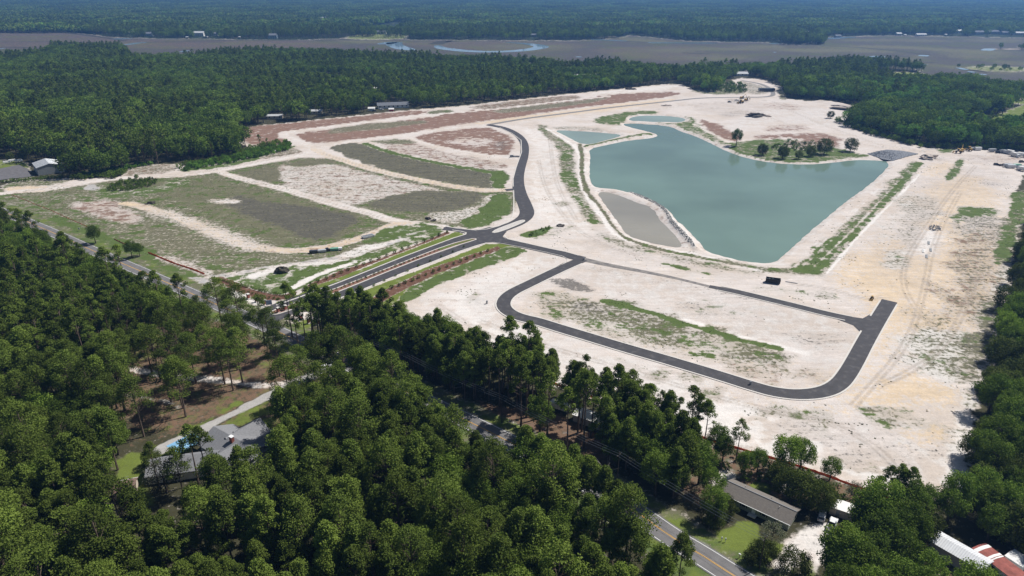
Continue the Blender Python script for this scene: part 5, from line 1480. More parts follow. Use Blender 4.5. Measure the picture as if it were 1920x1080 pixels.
SHORT = {
    ('pine', 'bottom_wood'): 'tall loose pine in the bottom left wood', ('young', 'bottom_wood'): 'dense dark pine in the bottom left wood', ('broad', 'bottom_wood'): 'rounded leafy tree in the bottom left wood', ('bright', 'bottom_wood'): 'light green tree in the bottom left wood',
    ('pine', 'left_wood'): 'tall pine in the left wood', ('broad', 'left_wood'): 'rounded leafy tree in the left wood', ('oak', 'left_wood'): 'dark oak in the left wood', ('bright', 'left_wood'): 'light green tree in the left wood',
    ('pine', 'clearing'): 'tall bare trunked pine over the left clearing', ('pine', 'belt'): 'tall pine in the dark belt along the highway', ('young', 'belt'): 'dense pine in the dark belt along the highway', ('broad', 'belt'): 'leafy tree in the dark belt along the highway',
    ('broad', 'right_wood'): 'leafy tree in the right edge wood', ('oak', 'right_wood'): 'dark oak in the right edge wood', ('pine', 'right_wood'): 'tall pine in the right edge wood',
    ('broad', 'right_yard'): 'leafy tree in the sandy yard grove', ('bright', 'right_yard'): 'light green tree in the sandy yard grove', ('oak', 'right_yard'): 'spreading oak in the sandy yard grove',
    ('pine', 'mid_wood'): 'tall pine in the wood behind the site', ('broad', 'mid_wood'): 'rounded tree in the wood behind the site', ('bright', 'mid_wood'): 'light green tree in the wood behind the site',
    ('shrub', 'thicket'): 'leafy shrub of a low thicket', ('bush', 'thicket'): 'low bush of a scrubby patch', ('brightshrub', 'thicket'): 'bright green shrub along the wood edge'}
LABELS[('young', 'belt')] = 'dense pine in the dark tree belt between the highway and the white sand'
def where(t, base):
    # where its crown shows in the picture, in plain words
    z = 11 * t['s']
    dep = t['y'] * CP - (z - CAM_H) * SP
    u = 960 + t['x'] / dep * FPX; v = 540 - ((z - CAM_H) * CP + t['y'] * SP) / dep * FPX
    hx = ['by the left edge', 'well left', 'left of centre', 'just left of centre', 'just right of centre', 'right of centre', 'well right', 'by the right edge'][int(min(max(u, 0), 1919) / 240)]
    hy = ['at top', 'high up', 'upper middle', 'mid height', 'lower middle', 'low down', 'near bottom', 'bottom edge'][int(min(max(v, 0), 1079) / 135)]
    sz = 'small ' if t['s'] < .93 else 'big ' if t['s'] > 1.06 else ''
    return sz + base + ', ' + hy + ', ' + hx

heroes = [t for t in TREES if t['hero']]
for t in heroes:
    plant(t, t['hero'], t['group'])
rest = [t for t in TREES if not t['hero']]
for t in rest: t['d'] = math.hypot(t['x'], t['y'])
count = {}
for t in sorted(rest, key=lambda t: t['d']):
    fam = t['kind'].split('_')[0]
    nm = GROUPN[fam]
    if t['region'] in ('back_wood', 'far_bank', 'marsh_island') or not in_view(t): continue
    if count.get(nm, 0) >= 285 or (nm == 'bush' and count.get(nm, 0) >= 150): continue
    key = (fam, t['region'])
    if key not in LABELS: continue
    count[nm] = count.get(nm, 0) + 1
    if (t['region'], t['kind']) : plant(t, where(t, SHORT.get(key, LABELS[key])), PLURAL[fam] + ' ' + PLACE[t['region']])

# ---- the rest of each wood as one mass, its trees placed by geometry nodes
HOLD = {}
def instancer(name, pts, meshes, label, cat):
    """pts: list of (x,y,z,scale,rot,index); meshes: list of (trunk, crown) meshes"""
    me = bpy.data.meshes.new(name)
    a = np.array(pts, np.float32)
    me.vertices.add(len(a))
    me.vertices.foreach_set('co', a[:, :3].ravel())
    for k, nm in ((3, 'tree_scale'), (4, 'tree_turn')):
        at = me.attributes.new(nm, 'FLOAT', 'POINT'); at.data.foreach_set('value', np.ascontiguousarray(a[:, k]))
    at = me.attributes.new('tree_kind', 'INT', 'POINT'); at.data.foreach_set('value', a[:, 5].astype(np.int32))
    me.update()
    o = link(name, me)
    tag(o, label, cat, kind='stuff')
    ng = bpy.data.node_groups.new(name, 'GeometryNodeTree')
    ng.interface.new_socket('Geometry', in_out='INPUT', socket_type='NodeSocketGeometry')
    ng.interface.new_socket('Geometry', in_out='OUTPUT', socket_type='NodeSocketGeometry')
    gi = ng.nodes.new('NodeGroupInput'); go = ng.nodes.new('NodeGroupOutput')
    g2i = ng.nodes.new('GeometryNodeGeometryToInstance')
    for tr, cr in reversed(meshes):
        if cr is None:
            src = HOLD[tr.name]
            oi = ng.nodes.new('GeometryNodeObjectInfo'); oi.inputs['Object'].default_value = src
            j = ng.nodes.new('GeometryNodeJoinGeometry'); ng.links.new(oi.outputs['Geometry'], j.inputs[0])
        else:
            j = ng.nodes.new('GeometryNodeJoinGeometry')
            for mm in (tr, cr):
                oi = ng.nodes.new('GeometryNodeObjectInfo'); oi.inputs['Object'].default_value = HOLD[mm.name]
                ng.links.new(oi.outputs['Geometry'], j.inputs[0])
        ng.links.new(j.outputs[0], g2i.inputs[0])
    ip = ng.nodes.new('GeometryNodeInstanceOnPoints')
    m2p = ng.nodes.new('GeometryNodeMeshToPoints')
    ng.links.new(gi.outputs[0], m2p.inputs[0])
    ng.links.new(m2p.outputs[0], ip.inputs['Points'])
    ng.links.new(g2i.outputs[0], ip.inputs['Instance'])
    ip.inputs['Pick Instance'].default_value = True
    def attr(nm, typ):
        n = ng.nodes.new('GeometryNodeInputNamedAttribute'); n.data_type = typ; n.inputs['Name'].default_value = nm
        return [s for s in n.outputs if s.enabled and s.name == 'Attribute'][0]
    ng.links.new(attr('tree_kind', 'INT'), ip.inputs['Instance Index'])
    cx = ng.nodes.new('ShaderNodeCombineXYZ'); ng.links.new(attr('tree_turn', 'FLOAT'), cx.inputs[2])
    ng.links.new(cx.outputs[0], ip.inputs['Rotation'])
    ng.links.new(attr('tree_scale', 'FLOAT'), ip.inputs['Scale'])
    ng.links.new(ip.outputs[0], go.inputs[0])
    md = o.modifiers.new('trees', 'NODES'); md.node_group = ng
    return o

# objects whose mesh the masses repeat: the planted individuals themselves
for o in list(SC.objects):
    if o.type == 'MESH' and o.name.split('.')[0] in ('trunk', 'crown') and o.data.name not in HOLD:
        HOLD[o.data.name] = o
missing = set()
mass = {}
for t in rest:
    if t.get('done'): continue
    mass.setdefault((t['region'], t['kind']), []).append(t)
# every mesh used by a mass needs one planted individual
for (rg, kd), lst in mass.items():
    for t in lst:
        tr, cr = mesh_of(t)
        if tr.name not in HOLD and not t.get('done'):
            fam = kd.split('_')[0]
            plant(t, {'pine': 'tall pine in the wood far behind the site', 'broad': 'rounded broadleaf tree in the wood far behind the site', 'bright': 'light green tree in the wood far behind the site'}.get(fam, LABELS.get((fam, rg), 'tree in the wood')), PLURAL[fam] + ' in the far woods')
            kids = [c for c in SC.objects if c.type == 'MESH' and c.data in (tr, cr)]
            for c in kids: HOLD[c.data.name] = c
REG = {'bottom_wood': 'dense pine wood filling the bottom left corner', 'left_wood': 'mixed wood along the left side below the highway', 'belt': 'dark tree belt between the highway and the white sand', 'right_wood': 'dark wood running up the right edge',
       'right_yard': 'grove between the sandy yard and the corrugated roof', 'mid_wood': 'broad green wood behind the cleared site', 'back_wood': 'wood between the site and the marsh', 'marsh_island': 'clumps of trees standing in the marsh', 'far_bank': 'tree line along the far bank of the marsh', 'thicket': 'low scrubby thickets along roads and wood edges', 'clearing': 'pines over the left clearing'}
for rg in REG:
    keys = [k for k in mass if k[0] == rg]
    meshes, index, pts = [], {}, []
    for k in keys:
        for t in mass[k]:
            if t.get('done'): continue
            pr = mesh_of(t)
            if pr[0].name not in index:
                index[pr[0].name] = len(meshes); meshes.append(pr)
            pts.append((t['x'], t['y'], ground_z(t['x'], t['y']), t['s'], t['rz'], index[pr[0].name]))
    if pts:
        instancer('thicket' if rg == 'thicket' else 'woodland', pts, meshes, REG[rg], 'shrubs' if rg == 'thicket' else 'woodland')

# ---- the far forest: one mesh per patch of forest, repeated
def forest_patch(seed, size, n, leaf, hgt):
    g = np.random.default_rng(seed)
    m = int(math.sqrt(n))
    V, Fc, A, MI = [], [], [], []
    b = 0
    for i in range(m):
        for j in range(m):
            x = (i + .5 + g.normal() * .28) / m * size - size / 2; y = (j + .5 + g.normal() * .28) / m * size - size / 2
            H = hgt * (.6 + .65 * g.random()); Rr = size / m * (.5 + .25 * g.random())
            k = 26
            d = g.normal(size=(k, 3)); d /= np.linalg.norm(d, axis=1)[:, None]; d[:, 2] = np.abs(d[:, 2]) * 1.0 - .25
            p = d * [Rr, Rr, H * .42] + [x, y, H * .6]
            nrm = d + g.normal(size=(k, 3)) * .5; nrm /= np.linalg.norm(nrm, axis=1)[:, None]
            t = np.cross(nrm, g.normal(size=(k, 3))); t /= np.linalg.norm(t, axis=1)[:, None]; bt = np.cross(nrm, t)
            s = leaf * (.7 + .6 * g.random(k))[:, None]
            q = np.stack([p - t * s * .6, p - bt * s * .5, p + t * s * .6, p + bt * s * .5], 1)
            V.append(q.reshape(-1, 3)); Fc.append(np.arange(4 * k).reshape(k, 4) + b); A.append(np.full(4 * k, g.random())); b += 4 * k; MI.append([int(g.choice(3, p=[(.6, .34, .06), (.75, .2, .05), (.4, .4, .2), (.6, .3, .1), (.3, .45, .25)][seed % 5]))])
    me = np_mesh('forest_patch', np.concatenate(V), np.concatenate(Fc), [M_pine, M_leaf, M_bright], midx=np.repeat(np.concatenate(MI), 26))
    at = me.attributes.new('clump', 'FLOAT', 'POINT'); at.data.foreach_set('value', np.concatenate(A).astype(np.float32))
    return me
PATCH = [forest_patch(900 + s, 90, 110, 4.6, 17) for s in range(5)]
g = np.random.default_rng(5)
first_y = G(960, 60)[1]
FAR_HOLES = [P(q) for q in ([(595,42),(622,42),(622,35),(595,35)], [(648,52),(700,50),(760,40),(772,48),(760,60),(650,62)], [(1600,36),(1650,34),(1700,32),(1700,36),(1640,39)], [(560,40),(630,38),(630,44),(560,44)])]
pts = []
y = first_y
cands = []
while y < 9000:
    half = (y * CP + CAM_H * SP) * .80
    for x in np.arange(-half, half, 84):
        cands.append((x + g.normal() * 6, y + g.normal() * 6))
    y += 84
X = np.array([c[0] for c in cands]); Y = np.array([c[1] for c in cands])
ok = free_of(X, Y, FAR_HOLES, [])
heroes_far = 0
for x, y in zip(X[ok], Y[ok]):
    pts.append((x, y, -.5, .9 + .3 * g.random(), math.pi / 2 * g.integers(4), int(g.integers(5))))
# five nearest patches are real objects, the rest repeats them
HOLDP = []
used = set()
far_root = None
sel = []
for k in range(5):
    i = next(i for i, p in enumerate(pts) if p[5] == k and i not in used)
    used.add(i)
    p = pts[i]
    o = link('distant_forest', PATCH[k]); o.location = p[:3]; o.rotation_euler = (0, 0, p[4]); o.scale = (p[3],) * 3
    tag(o, 'stretch of distant forest on the far bank of the marsh', 'forest', kind='stuff')
    HOLD[PATCH[k].name] = o
pts = [p for i, p in enumerate(pts) if i not in used]
instancer('distant_forest', pts, [(m_, None) for m_ in PATCH], 'endless blue green forest reaching the horizon beyond the marsh', 'forest')

# ================================================================== THE AIR
hz = MB(); hz.box((0, 12800, -4.0), (32000, 26600, CAM_H + 10.0 + 4.0))
mh = bpy.data.materials.new('haze'); mh.use_nodes = True
nt = mh.node_tree
nt.nodes.remove(nt.nodes['Principled BSDF'])
pv = nt.nodes.new('ShaderNodeVolumePrincipled')
pv.inputs['Color'].default_value = (0.20, 0.46, 1.0, 1)
pv.inputs['Density'].default_value = 0.00013
pv.inputs['Anisotropy'].default_value = 0.3
nt.links.new(pv.outputs[0], nt.nodes['Material Output'].inputs['Volume'])
tag(hz.build('haze', mh), 'pale blue haze over the whole landscape', kind='stuff')

# ================================================================== BUILDINGS AND THINGS
MT = {'white': plain('white_siding', (.72, .71, .69), .7), 'cream': plain('cream_siding', (.55, .47, .38), .8), 'grey': plain('grey_siding', (.34, .35, .36), .8),
      'pale_blue': plain('pale_blue_siding', (.36, .44, .50), .8), 'red': plain('barn_red', (.28, .05, .035), .8), 'clay': plain('clay_roof', (.42, .20, .15), .9),
      'slate': plain('slate_roof', (.15, .16, .18), .9), 'lightgrey': plain('light_roof', (.50, .51, .52), .8)}
MT['glass'] = plain('window_glass', (.03, .035, .04), .12, .05, 1, .6)
MT['trim'] = plain('white_trim', (.75, .75, .74), .6, .05)
MT['shutter'] = plain('black_shutter', (.03, .03, .032), .7)
MT['door'] = plain('door_paint', (.25, .26, .27), .6)

def roof_gable(L_, D, zw, zr, over=.5, t=.22):
    mb = MB()
    h = D / 2 + over
    drop = (zr - zw) / (D / 2) * over
    prof = [(-h, zw - drop), (-h, zw - drop + t), (0, zr + t), (h, zw - drop + t), (h, zw - drop), (0, zr)]
    n = len(prof)
    x0, x1 = -L_ / 2 - over, L_ / 2 + over
    vs = [(x0, y, z) for y, z in prof] + [(x1, y, z) for y, z in prof]
    fs = [(i, (i + 1) % n, n + (i + 1) % n, n + i) for i in range(n)]
    fs += [(0, 5, 2, 1), (5, 4, 3, 2), (n, n + 1, n + 2, n + 5), (n + 5, n + 2, n + 3, n + 4)]
    mb.add(vs, [f[::-1] for f in fs])
    return mb
def walls_gable(L_, D, zw, zr):
    return MB().prism([(-D / 2, -.2), (D / 2, -.2), (D / 2, zw), (0, zr - .02), (-D / 2, zw)], -L_ / 2, L_ / 2)
def roof_hip(L_, D, zw, zr, over=.6):
    mb = MB()
    a, b = L_ / 2 + over, D / 2 + over
    r = max(.3, L_ / 2 - D / 2)
    vs = [(-a, -b, zw), (a, -b, zw), (a, b, zw), (-a, b, zw), (-r, 0, zr), (r, 0, zr), (-a, -b, zw - .25), (a, -b, zw - .25), (a, b, zw - .25), (-a, b, zw - .25)]
    return mb.add(vs, [(0, 1, 5, 4), (1, 2, 5), (2, 3, 4, 5), (3, 0, 4), (6, 7, 1, 0), (7, 8, 2, 1), (8, 9, 3, 2), (9, 6, 0, 3), (9, 8, 7, 6)])

def window(parent, x, y, z, face, w=1.1, h=1.3, shutters=False):
    """face: '-y','+y','-x','+x'"""
    ax = face[1]; sg = -1 if face[0] == '-' else 1
    if ax == 'y':
        fr = MB().box((x, y + sg * .03, z - .06), (w + .16, .10, h + .12)).build('window', MT['trim'], parent)
        MB().box((x, y + sg * .07, z), (w, .06, h)).build('pane', MT['glass'], fr)
        if shutters:
            for s in (-1, 1): MB().box((x + s * (w / 2 + .28), y + sg * .04, z), (.36, .09, h)).build('shutter', MT['shutter'], parent)
    else:
        fr = MB().box((x + sg * .03, y, z - .06), (.10, w + .16, h + .12)).build('window', MT['trim'], parent)
        MB().box((x + sg * .07, y, z), (.06, w, h)).build('pane', MT['glass'], fr)

for (px, py, Lh, Dh, hh, tz, wm, rm, lb) in FAR_HOUSES:
    x, y = G(px, py)
    e = thing('house' if Lh > 9 else 'shed', lb, 'house' if Lh > 9 else 'shed', (x, y, 0), tz)
    zr = hh + Dh * .26
    walls_gable(Lh, Dh, hh, zr).build('wall', MT[wm], e)
    roof_gable(Lh, Dh, hh, zr, .6, .3).build('roof', MT[rm], e)
    if Lh > 12:
        n = int(Lh / 5)
        for i in range(n):
            for zz in ([1.0] if hh < 5.5 else [1.0, 4.2]):
                window(e, -Lh / 2 + (i + .5) * Lh / n, -Dh / 2, zz, '-y', 1.6, 1.7)
    if Lh > 19 and hh > 5:
        MB().box((Lh * .2, 0, zr - .6), (1.2, 1.0, 2.0)).build('chimney', MT['grey'], e)
# docks reaching over the marsh
for px, py, Ld, lb in ((345,72.5,30,'leftmost dock at the far bank below the large white house'), (383,72,26,'dock right of the large white house'), (443,72.3,30,'dock between the large white house and the water edge house'), (95,55,34,'dock at the far left of the marsh'), (1690,68,30,'dock on the far bank right of the marsh island'), (1760,67.5,60,'long dock below the right shore row')):
    x, y = G(px, py)
    e = thing('dock', lb, 'dock', (x, y, 0))
    MB().box((0, 0, 1.0), (Ld, 2.4, .3)).build('deck', MT['cream'], e)
    for k in range(6): MB().tube((-Ld / 2 + (k + .5) * Ld / 6, 0, -.4), (-Ld / 2 + (k + .5) * Ld / 6, 0, 1.0), .18).build('pile', MT['grey'], e)
    sh = roof_gable(6, 5, 4, 5.2, .4).build('roof', MT['lightgrey'], e); sh.location = (Ld * .3, 0, 0)
    for sx in (-2.5, 2.5):
        for sy in (-2, 2): MB().tube((Ld * .3 + sx, sy, -.2), (Ld * .3 + sx, sy, 4), .12).build('post', MT['white'], e)

# ---- metal workshop, upper left
M_metalwall = plain('grey_metal_wall', (.26, .275, .28), .55, .06, .6)
M_metalroof = plain('galvanised_roof', (.50, .52, .54), .4, .08, .5, .5, .2)
Am = G(72, 329); Bm = G(122, 322)
ang = math.atan2(Bm[1] - Am[1], Bm[0] - Am[0])
# local x runs back along the long side, gable end faces the camera
rz = ang + math.pi / 2
Dm, Lm = 17.5, 21.0
cx = (Am[0] + Bm[0]) / 2 + math.cos(rz) * Lm / 2; cy = (Am[1] + Bm[1]) / 2 + math.sin(rz) * Lm / 2
wk = thing('metal_building', 'grey metal workshop with pale ribbed gable roof beside the parking lot', 'building', (cx, cy, 0), rz)
walls_gable(Lm, Dm, 5.6, 7.8).build('wall', M_metalwall, wk)
rf = roof_gable(Lm, Dm, 5.6, 7.8, .35, .15).build('roof', M_metalroof, wk)
for i in range(22):
    xx = -Lm / 2 + (i + .5) * Lm / 22
    for s in (-1, 1):
        m = MB(); m.tube((xx, 0, 7.97), (xx, s * (Dm / 2 + .3), 5.72), .05, n=4); m.build('rib', M_metalroof, rf)
MB().box((-Lm / 2 - .03, -6.2, 0), (.08, 1.0, 2.2)).build('door', MT['trim'], wk)
for k in range(3): MB().box((-5 + k * 6, Dm / 2 + .03, 0), (3.6, .1, 3.8)).build('garage_door', MT['grey'], wk)
for k, (px, py) in enumerate(((23, 303), (36, 303), (13, 306))):
    e = thing('boat_cover', ['white covered trailer leftmost of two on the lawn by the metal workshop', 'white covered trailer nearest the metal workshop lawn tree', 'low white tank on the lawn left of the metal workshop'][k], 'trailer', (*G(px, py), 0), .6)
    MB().box((0, 0, .5), (5.5, 2.2, 1.3), top=.8).build('cover', MT['white'], e)
    for s in (-1, 1): MB().tube((-.5, s * 1.0, .35), (-.5, s * 1.25, .35), .35, n=10).build('wheel', MT['shutter'], e)
for px, py, s, lb in ((20,299,.62,'small dark bushy tree on the lawn by the white covered trailers'),(45,298,.7,'dark bushy tree just left of the metal workshop')):
    t = dict(kind='oak_near', x=G(px, py)[0], y=G(px, py)[1], s=s, rz=1.0, v=1, region='row', hero=lb, group=None)
    plant(t, lb, None)

# ---- grey roofed house, lower left
M_shingle = plain('charcoal_shingles', (.20, .202, .212), .9, .15, 2.5)
M_shingle2 = plain('taupe_shingles', (.165, .148, .132), .9, .15, 2.5)
M_brick = plain('red_brick', (.25, .085, .06), .9, .25, 4)
h1 = thing('house', 'large grey shingled house with brick chimney half hidden by pines at the lower left', 'house', (-86.5, 177.5, 0), R(-34))
# block A, main wing
wA = walls_gable(19, 12, 2.9, 5.6).build('wall', MT['white'], h1)
rA = roof_gable(19, 12, 2.9, 5.6, .6, .2).build('roof', M_shingle, h1)
MB().box((1.0, -1.2, 3.6), (1.3, .9, 3.4)).build('chimney', M_brick, rA)
MB().box((1.0, -1.2, 7.0), (1.5, 1.1, .18)).build('chimney_cap', MT['trim'], rA)
MB().tube((4, -3, 3.6), (4, -3, 5.2), .12).build('vent_pipe', MT['trim'], rA)
MB().tube((-3, 2, 4.0), (-3, 2, 5.4), .12).build('vent_pipe', MT['shutter'], rA)
# cross gables
def block(parent, cx, cy, rz, Lb, Db, zw, zr, wall, roof, hip=False):
    w = walls_gable(Lb, Db, zw, zr - (.6 if hip else 0)).build('wall', wall, parent) if not hip else MB().box((0, 0, -.2), (Lb, Db, zw + .2)).build('wall', wall, parent)
    r_ = (roof_hip(Lb, Db, zw, zr) if hip else roof_gable(Lb, Db, zw, zr, .5, .2)).build('roof', roof, parent)
    for o in (w, r_): o.location = (cx, cy, 0.013); o.rotation_euler = (0, 0, rz)
block(h1, 6.5, 4.5, R(90), 14, 7, 2.85, 5.0, MT['white'], M_shingle)
block(h1, -2.0, 5.0, R(90), 12, 8, 2.85, 5.35, MT['white'], M_shingle)
block(h1, 3.0, -4.2, R(90), 11, 8, 2.85, 5.2, MT['white'], M_shingle)
block(h1, -5.0, -14.0, R(47), 19, 8.5, 2.8, 5.1, MT['white'], M_shingle)
for x, y, f in ((9.5, 2.5, '+x'), (9.5, -2.5, '+x'), (9.5, 0, '+x')): window(h1, x, y, .9, f)
for x in (-7, -4): window(h1, x, -6, .9, '-y')
window(h1, 3, -9.7, .9, '-y', 1.8)
# carport with blue roof
M_blue = plain('blue_metal_roof', (.22, .44, .66), .45, .1, .8, .5)
cpt = thing('carport', 'open carport with a light blue metal roof beside the grey shingled house', 'carport', (-102.6, 178.6, 0), R(52))
cr = roof_gable(8.2, 6.0, 2.5, 3.1, .25, .1).build('roof', M_blue, cpt)
for k in range(9): MB().tube((-3.6 + k * .9, 0, 3.24), (-3.6 + k * .9, -3.0, 2.6), .03, n=4).build('rib', M_blue, cr)
for sx in (-3.3, 0, 3.3):
    for sy in (-2.6, 2.6): MB().tube((sx, sy, -.1), (sx, sy, 2.5), .06).build('post', MT['white'], cpt)
# small brown shed roof, lower left of the lawn
shd = thing('garden_shed', 'brown roofed garden shed with a pale eave at the lower end of the lawn', 'shed', (*G(238, 922), 0), R(20))
walls_gable(5.5, 5, 2.2, 3.3).build('wall', MT['cream'], shd)
roof_gable(5.5, 5, 2.2, 3.3, .3).build('roof', plain('brown_shingles', (.19, .13, .105), .9), shd)
MB().box((0, 2.85, 2.1), (6.1, .12, .2)).build('gutter', MT['trim'], shd)
pole = thing('light_pole', 'thin dark pole standing beside the brown roofed garden shed', 'pole', (*G(246, 945), 0))
MB().tube((0, 0, -.3), (0, 0, 9.5), .14, .09).build('mast', M_barkd, pole); MB().tube((0, 0, 9.2), (1.2, .3, 9.5), .05).build('lamp_arm', MT['grey'], pole)

# ---- ranch house, lower right
rh = thing('ranch_house', 'long low ranch house with taupe gable roof above the green lawn', 'house', (69.3, 152.4, 0), R(-40))
walls_gable(18.6, 6.9, 2.5, 4.1).build('wall', plain('sage_siding', (.30, .33, .27), .8), rh)
rr = roof_gable(18.6, 6.9, 2.5, 4.1, .6, .2).build('roof', M_shingle2, rh)
MB().box((0, 0, 4.27), (19.7, .3, .1)).build('ridge_cap', M_shingle, rr)
for x in (-6.5, -3.2, 2.5, 6.5): window(rh, x, -3.45, .9, '-y', 1.1, 1.3, True)
MB().box((-.3, -3.48, 0), (1.0, .1, 2.1)).build('door', MT['trim'], rh)
MB().box((-.3, -4.3, -.1), (2.2, 1.5, .3)).build('porch_step', M_conc, rh)
for vx, vy in ((-5, 1.2), (2.5, 1.4), (5.5, -1.0)): MB().tube((vx, vy, 3.2), (vx, vy, 4.3), .09).build('vent_pipe', MT['lightgrey'], rr)
MB().box((0, -4.15, 2.22), (19.6, .14, .16)).build('gutter', MT['trim'], rr)
window(rh, 9.3, 1.5, .9, '+x'); window(rh, 9.3, -2, .9, '+x')
# white roofed trailer home, its steps
wt = thing('trailer_home', 'small shed with a flat bright white roof between oaks and scrub at the lower right', 'shed', (91.6, 150.2, 0), R(-32))
MB().box((0, 0, -.1), (6.2, 4.0, 2.5)).build('wall', MT['cream'], wt)
MB().box((0, 0, 2.42), (6.8, 4.6, .16)).build('roof', MT['white'], wt)
MB().box((-1, -2.03, 0), (.9, .1, 2)).build('door', MT['door'], wt)
# trailer under the belt
bt = thing('trailer_home', 'white roofed mobile home under the pines of the belt near the orange fence', 'house', (*G(1118, 795), 0), R(-33))
walls_gable(15, 5, 2.5, 3.2).build('wall', MT['grey'], bt); roof_gable(15, 5, 2.5, 3.2, .3, .1).build('roof', MT['white'], bt)
for x in (-4, 0, 4): window(bt, x, -2.5, .9, '-y')
bt2 = thing('camper', 'white camper parked under the pines left of the white roofed mobile home', 'camper', (*G(1050, 768), 0), R(-30))
MB().box((0, 0, .6), (7, 2.5, 2.3)).build('body', MT['white'], bt2, bevel=.15)
for s in (-1, 1): MB().tube((-.3, s * 1.05, .4), (-.3, s * 1.3, .4), .4, n=10).build('wheel', MT['shutter'], bt2)
# corrugated roof building
M_corr = plain('corrugated_roof', (.60, .61, .63), .45, .08, 1, .5)
cb = thing('pole_barn', 'long barn with a pale corrugated metal roof in the lower right corner', 'barn', (113.6, 133.2, 0), R(-54))
walls_gable(12.5, 5.4, 3.2, 4.1).build('wall', MT['grey'], cb)
rc = roof_gable(12.5, 5.4, 3.2, 4.1, .3, .1).build('roof', M_corr, cb)
for k in range(24):
    xx = -6.4 + k * 12.8 / 23
    for s in (-1, 1): MB().tube((xx, s * .05, 4.22), (xx, s * 2.95, 3.24), .07, n=4).build('corrugation', M_corr, rc)
# red roofed mobile homes
M_redroof = plain('rusty_red_roof', (.25, .075, .06), .8, .3, .8)
for (x, y, a, Lr, Dr, cols, lb) in ((121.8, 129.6, -70, 12, 4.6, 'red', 'mobile home with a rusty red roof and white bands in the bottom right corner'), (128.5, 128.5, -62, 10, 4.2, 'white', 'white patched roof at the right of the rusty red one in the bottom right corner')):
    e = thing('mobile_home', lb, 'house', (x, y, 0), R(a))
    walls_gable(Lr, Dr, 2.7, 2.95).build('wall', MT['white'], e)
    r2 = roof_gable(Lr, Dr, 2.7, 2.95, .2, .1).build('roof', M_redroof if cols == 'red' else MT['white'], e)
    if cols == 'red':
        for xx, w in ((-5.6, 1.0), (-2.5, .7), (-1.6, .35), (5.5, .8)):
            m = MB(); m.prism([(-Dr / 2 - .22, 2.78), (-Dr / 2 - .22, 2.83), (0, 3.09), (Dr / 2 + .22, 2.83), (Dr / 2 + .22, 2.78), (0, 3.0)], xx, xx + w); m.build('roof_band', MT['white'], r2)
    else:
        m = MB(); m.prism([(-1.2, 2.85), (-1.2, 2.97), (0, 3.1), (1.0, 2.99), (1.0, 2.85)], -2, 3); m.build('roof_patch', MT['lightgrey'], r2)
    window(e, 0, -Dr / 2, .9, '-y')

# ---- orange silt fences
M_orange = plain('orange_netting', (.70, .17, .05), .8, .25, 1.2)
_nt = M_orange.node_tree
_t = _nt.nodes.new('ShaderNodeBsdfTranslucent'); _t.inputs['Color'].default_value = (.75, .22, .06, 1)
_m = _nt.nodes.new('ShaderNodeMixShader'); _m.inputs[0].default_value = .35
_nt.links.new(_nt.nodes['Principled BSDF'].outputs[0], _m.inputs[1]); _nt.links.new(_t.outputs[0], _m.inputs[2]); _nt.links.new(_m.outputs[0], _nt.nodes['Material Output'].inputs['Surface'])
M_stake = plain('wood_stake', (.32, .24, .16), .9)
M_faded = plain('faded_netting', (.42, .17, .09), .9, .4, .4)
def fence(px, label, h=.95, step=3.0, faded=False):
    pts = resample(P(px), step)
    e = thing('silt_fence', label, 'fence', (pts[0][0], pts[0][1], 0))
    g = np.random.default_rng(len(pts))
    vs, fs = [], []
    n = len(pts)
    fine = resample(pts, 1.0)
    ox, oy = pts[0]
    for i, (x, y) in enumerate(fine):
        q = fine[min(i + 1, len(fine) - 1)]; o = fine[max(i - 1, 0)]
        dx, dy = q[0] - o[0], q[1] - o[1]; Ld = math.hypot(dx, dy) + 1e-9
        nx, ny = -dy / Ld, dx / Ld
        hh = h * (.72 + .35 * g.random()); b = (g.random() - .5) * .3
        zb = ground_z(x, y) - .1
        for w in (-.03, .03):
            vs += [(x - ox + nx * (w + b), y - oy + ny * (w + b), zb), (x - ox + nx * (w + b * .2 - .35), y - oy + ny * (w + b * .2 - .35), zb + hh + .1)]
    for i in range(len(fine) - 1):
        b = 4 * i
        fs += [(b, b + 4, b + 5, b + 1), (b + 2, b + 3, b + 7, b + 6), (b + 1, b + 5, b + 7, b + 3)]
    me = bpy.data.meshes.new('netting'); me.from_pydata(vs, [], fs); me.materials.append(M_faded if faded else M_orange); me.update()
    link('netting', me, e)
    pm = None
    for (x, y) in pts[:280]:
        if pm is None:
            o = MB().tube((0, 0, -.2), (0, 0, h + .3), .04, n=5).build('post', M_stake, e); pm = o.data
        else:
            o = link('post', pm, e)
        o.location = (x - ox, y - oy, 0)
fence([(1693,948),(1657,930),(1597,910),(1563,897),(1513,879),(1447,859),(1417,850),(1340,828),(1267,803),(1187,778),(1140,757),(1103,741),(1057,725),(1033,717)], 'long orange silt fence along the lower edge of the white sand', .7)
fence([(383,514),(360,505),(330,495),(307,486),(277,473)], 'bright orange silt fence beside the gravel road at the left', .8)
fence([(243,461),(228,455),(213,448)], 'short faded orange fence piece above the highway verge', .6, faded=True)
fence([(163,424),(130,410),(90,392),(60,380),(20,364)], 'thin brownish orange fence at the left edge of the fields', .35, faded=True)
fence([(615,600),(640,606),(680,610),(700,614)], 'orange fence piece glimpsed between pines right of the entrance', 1.0)

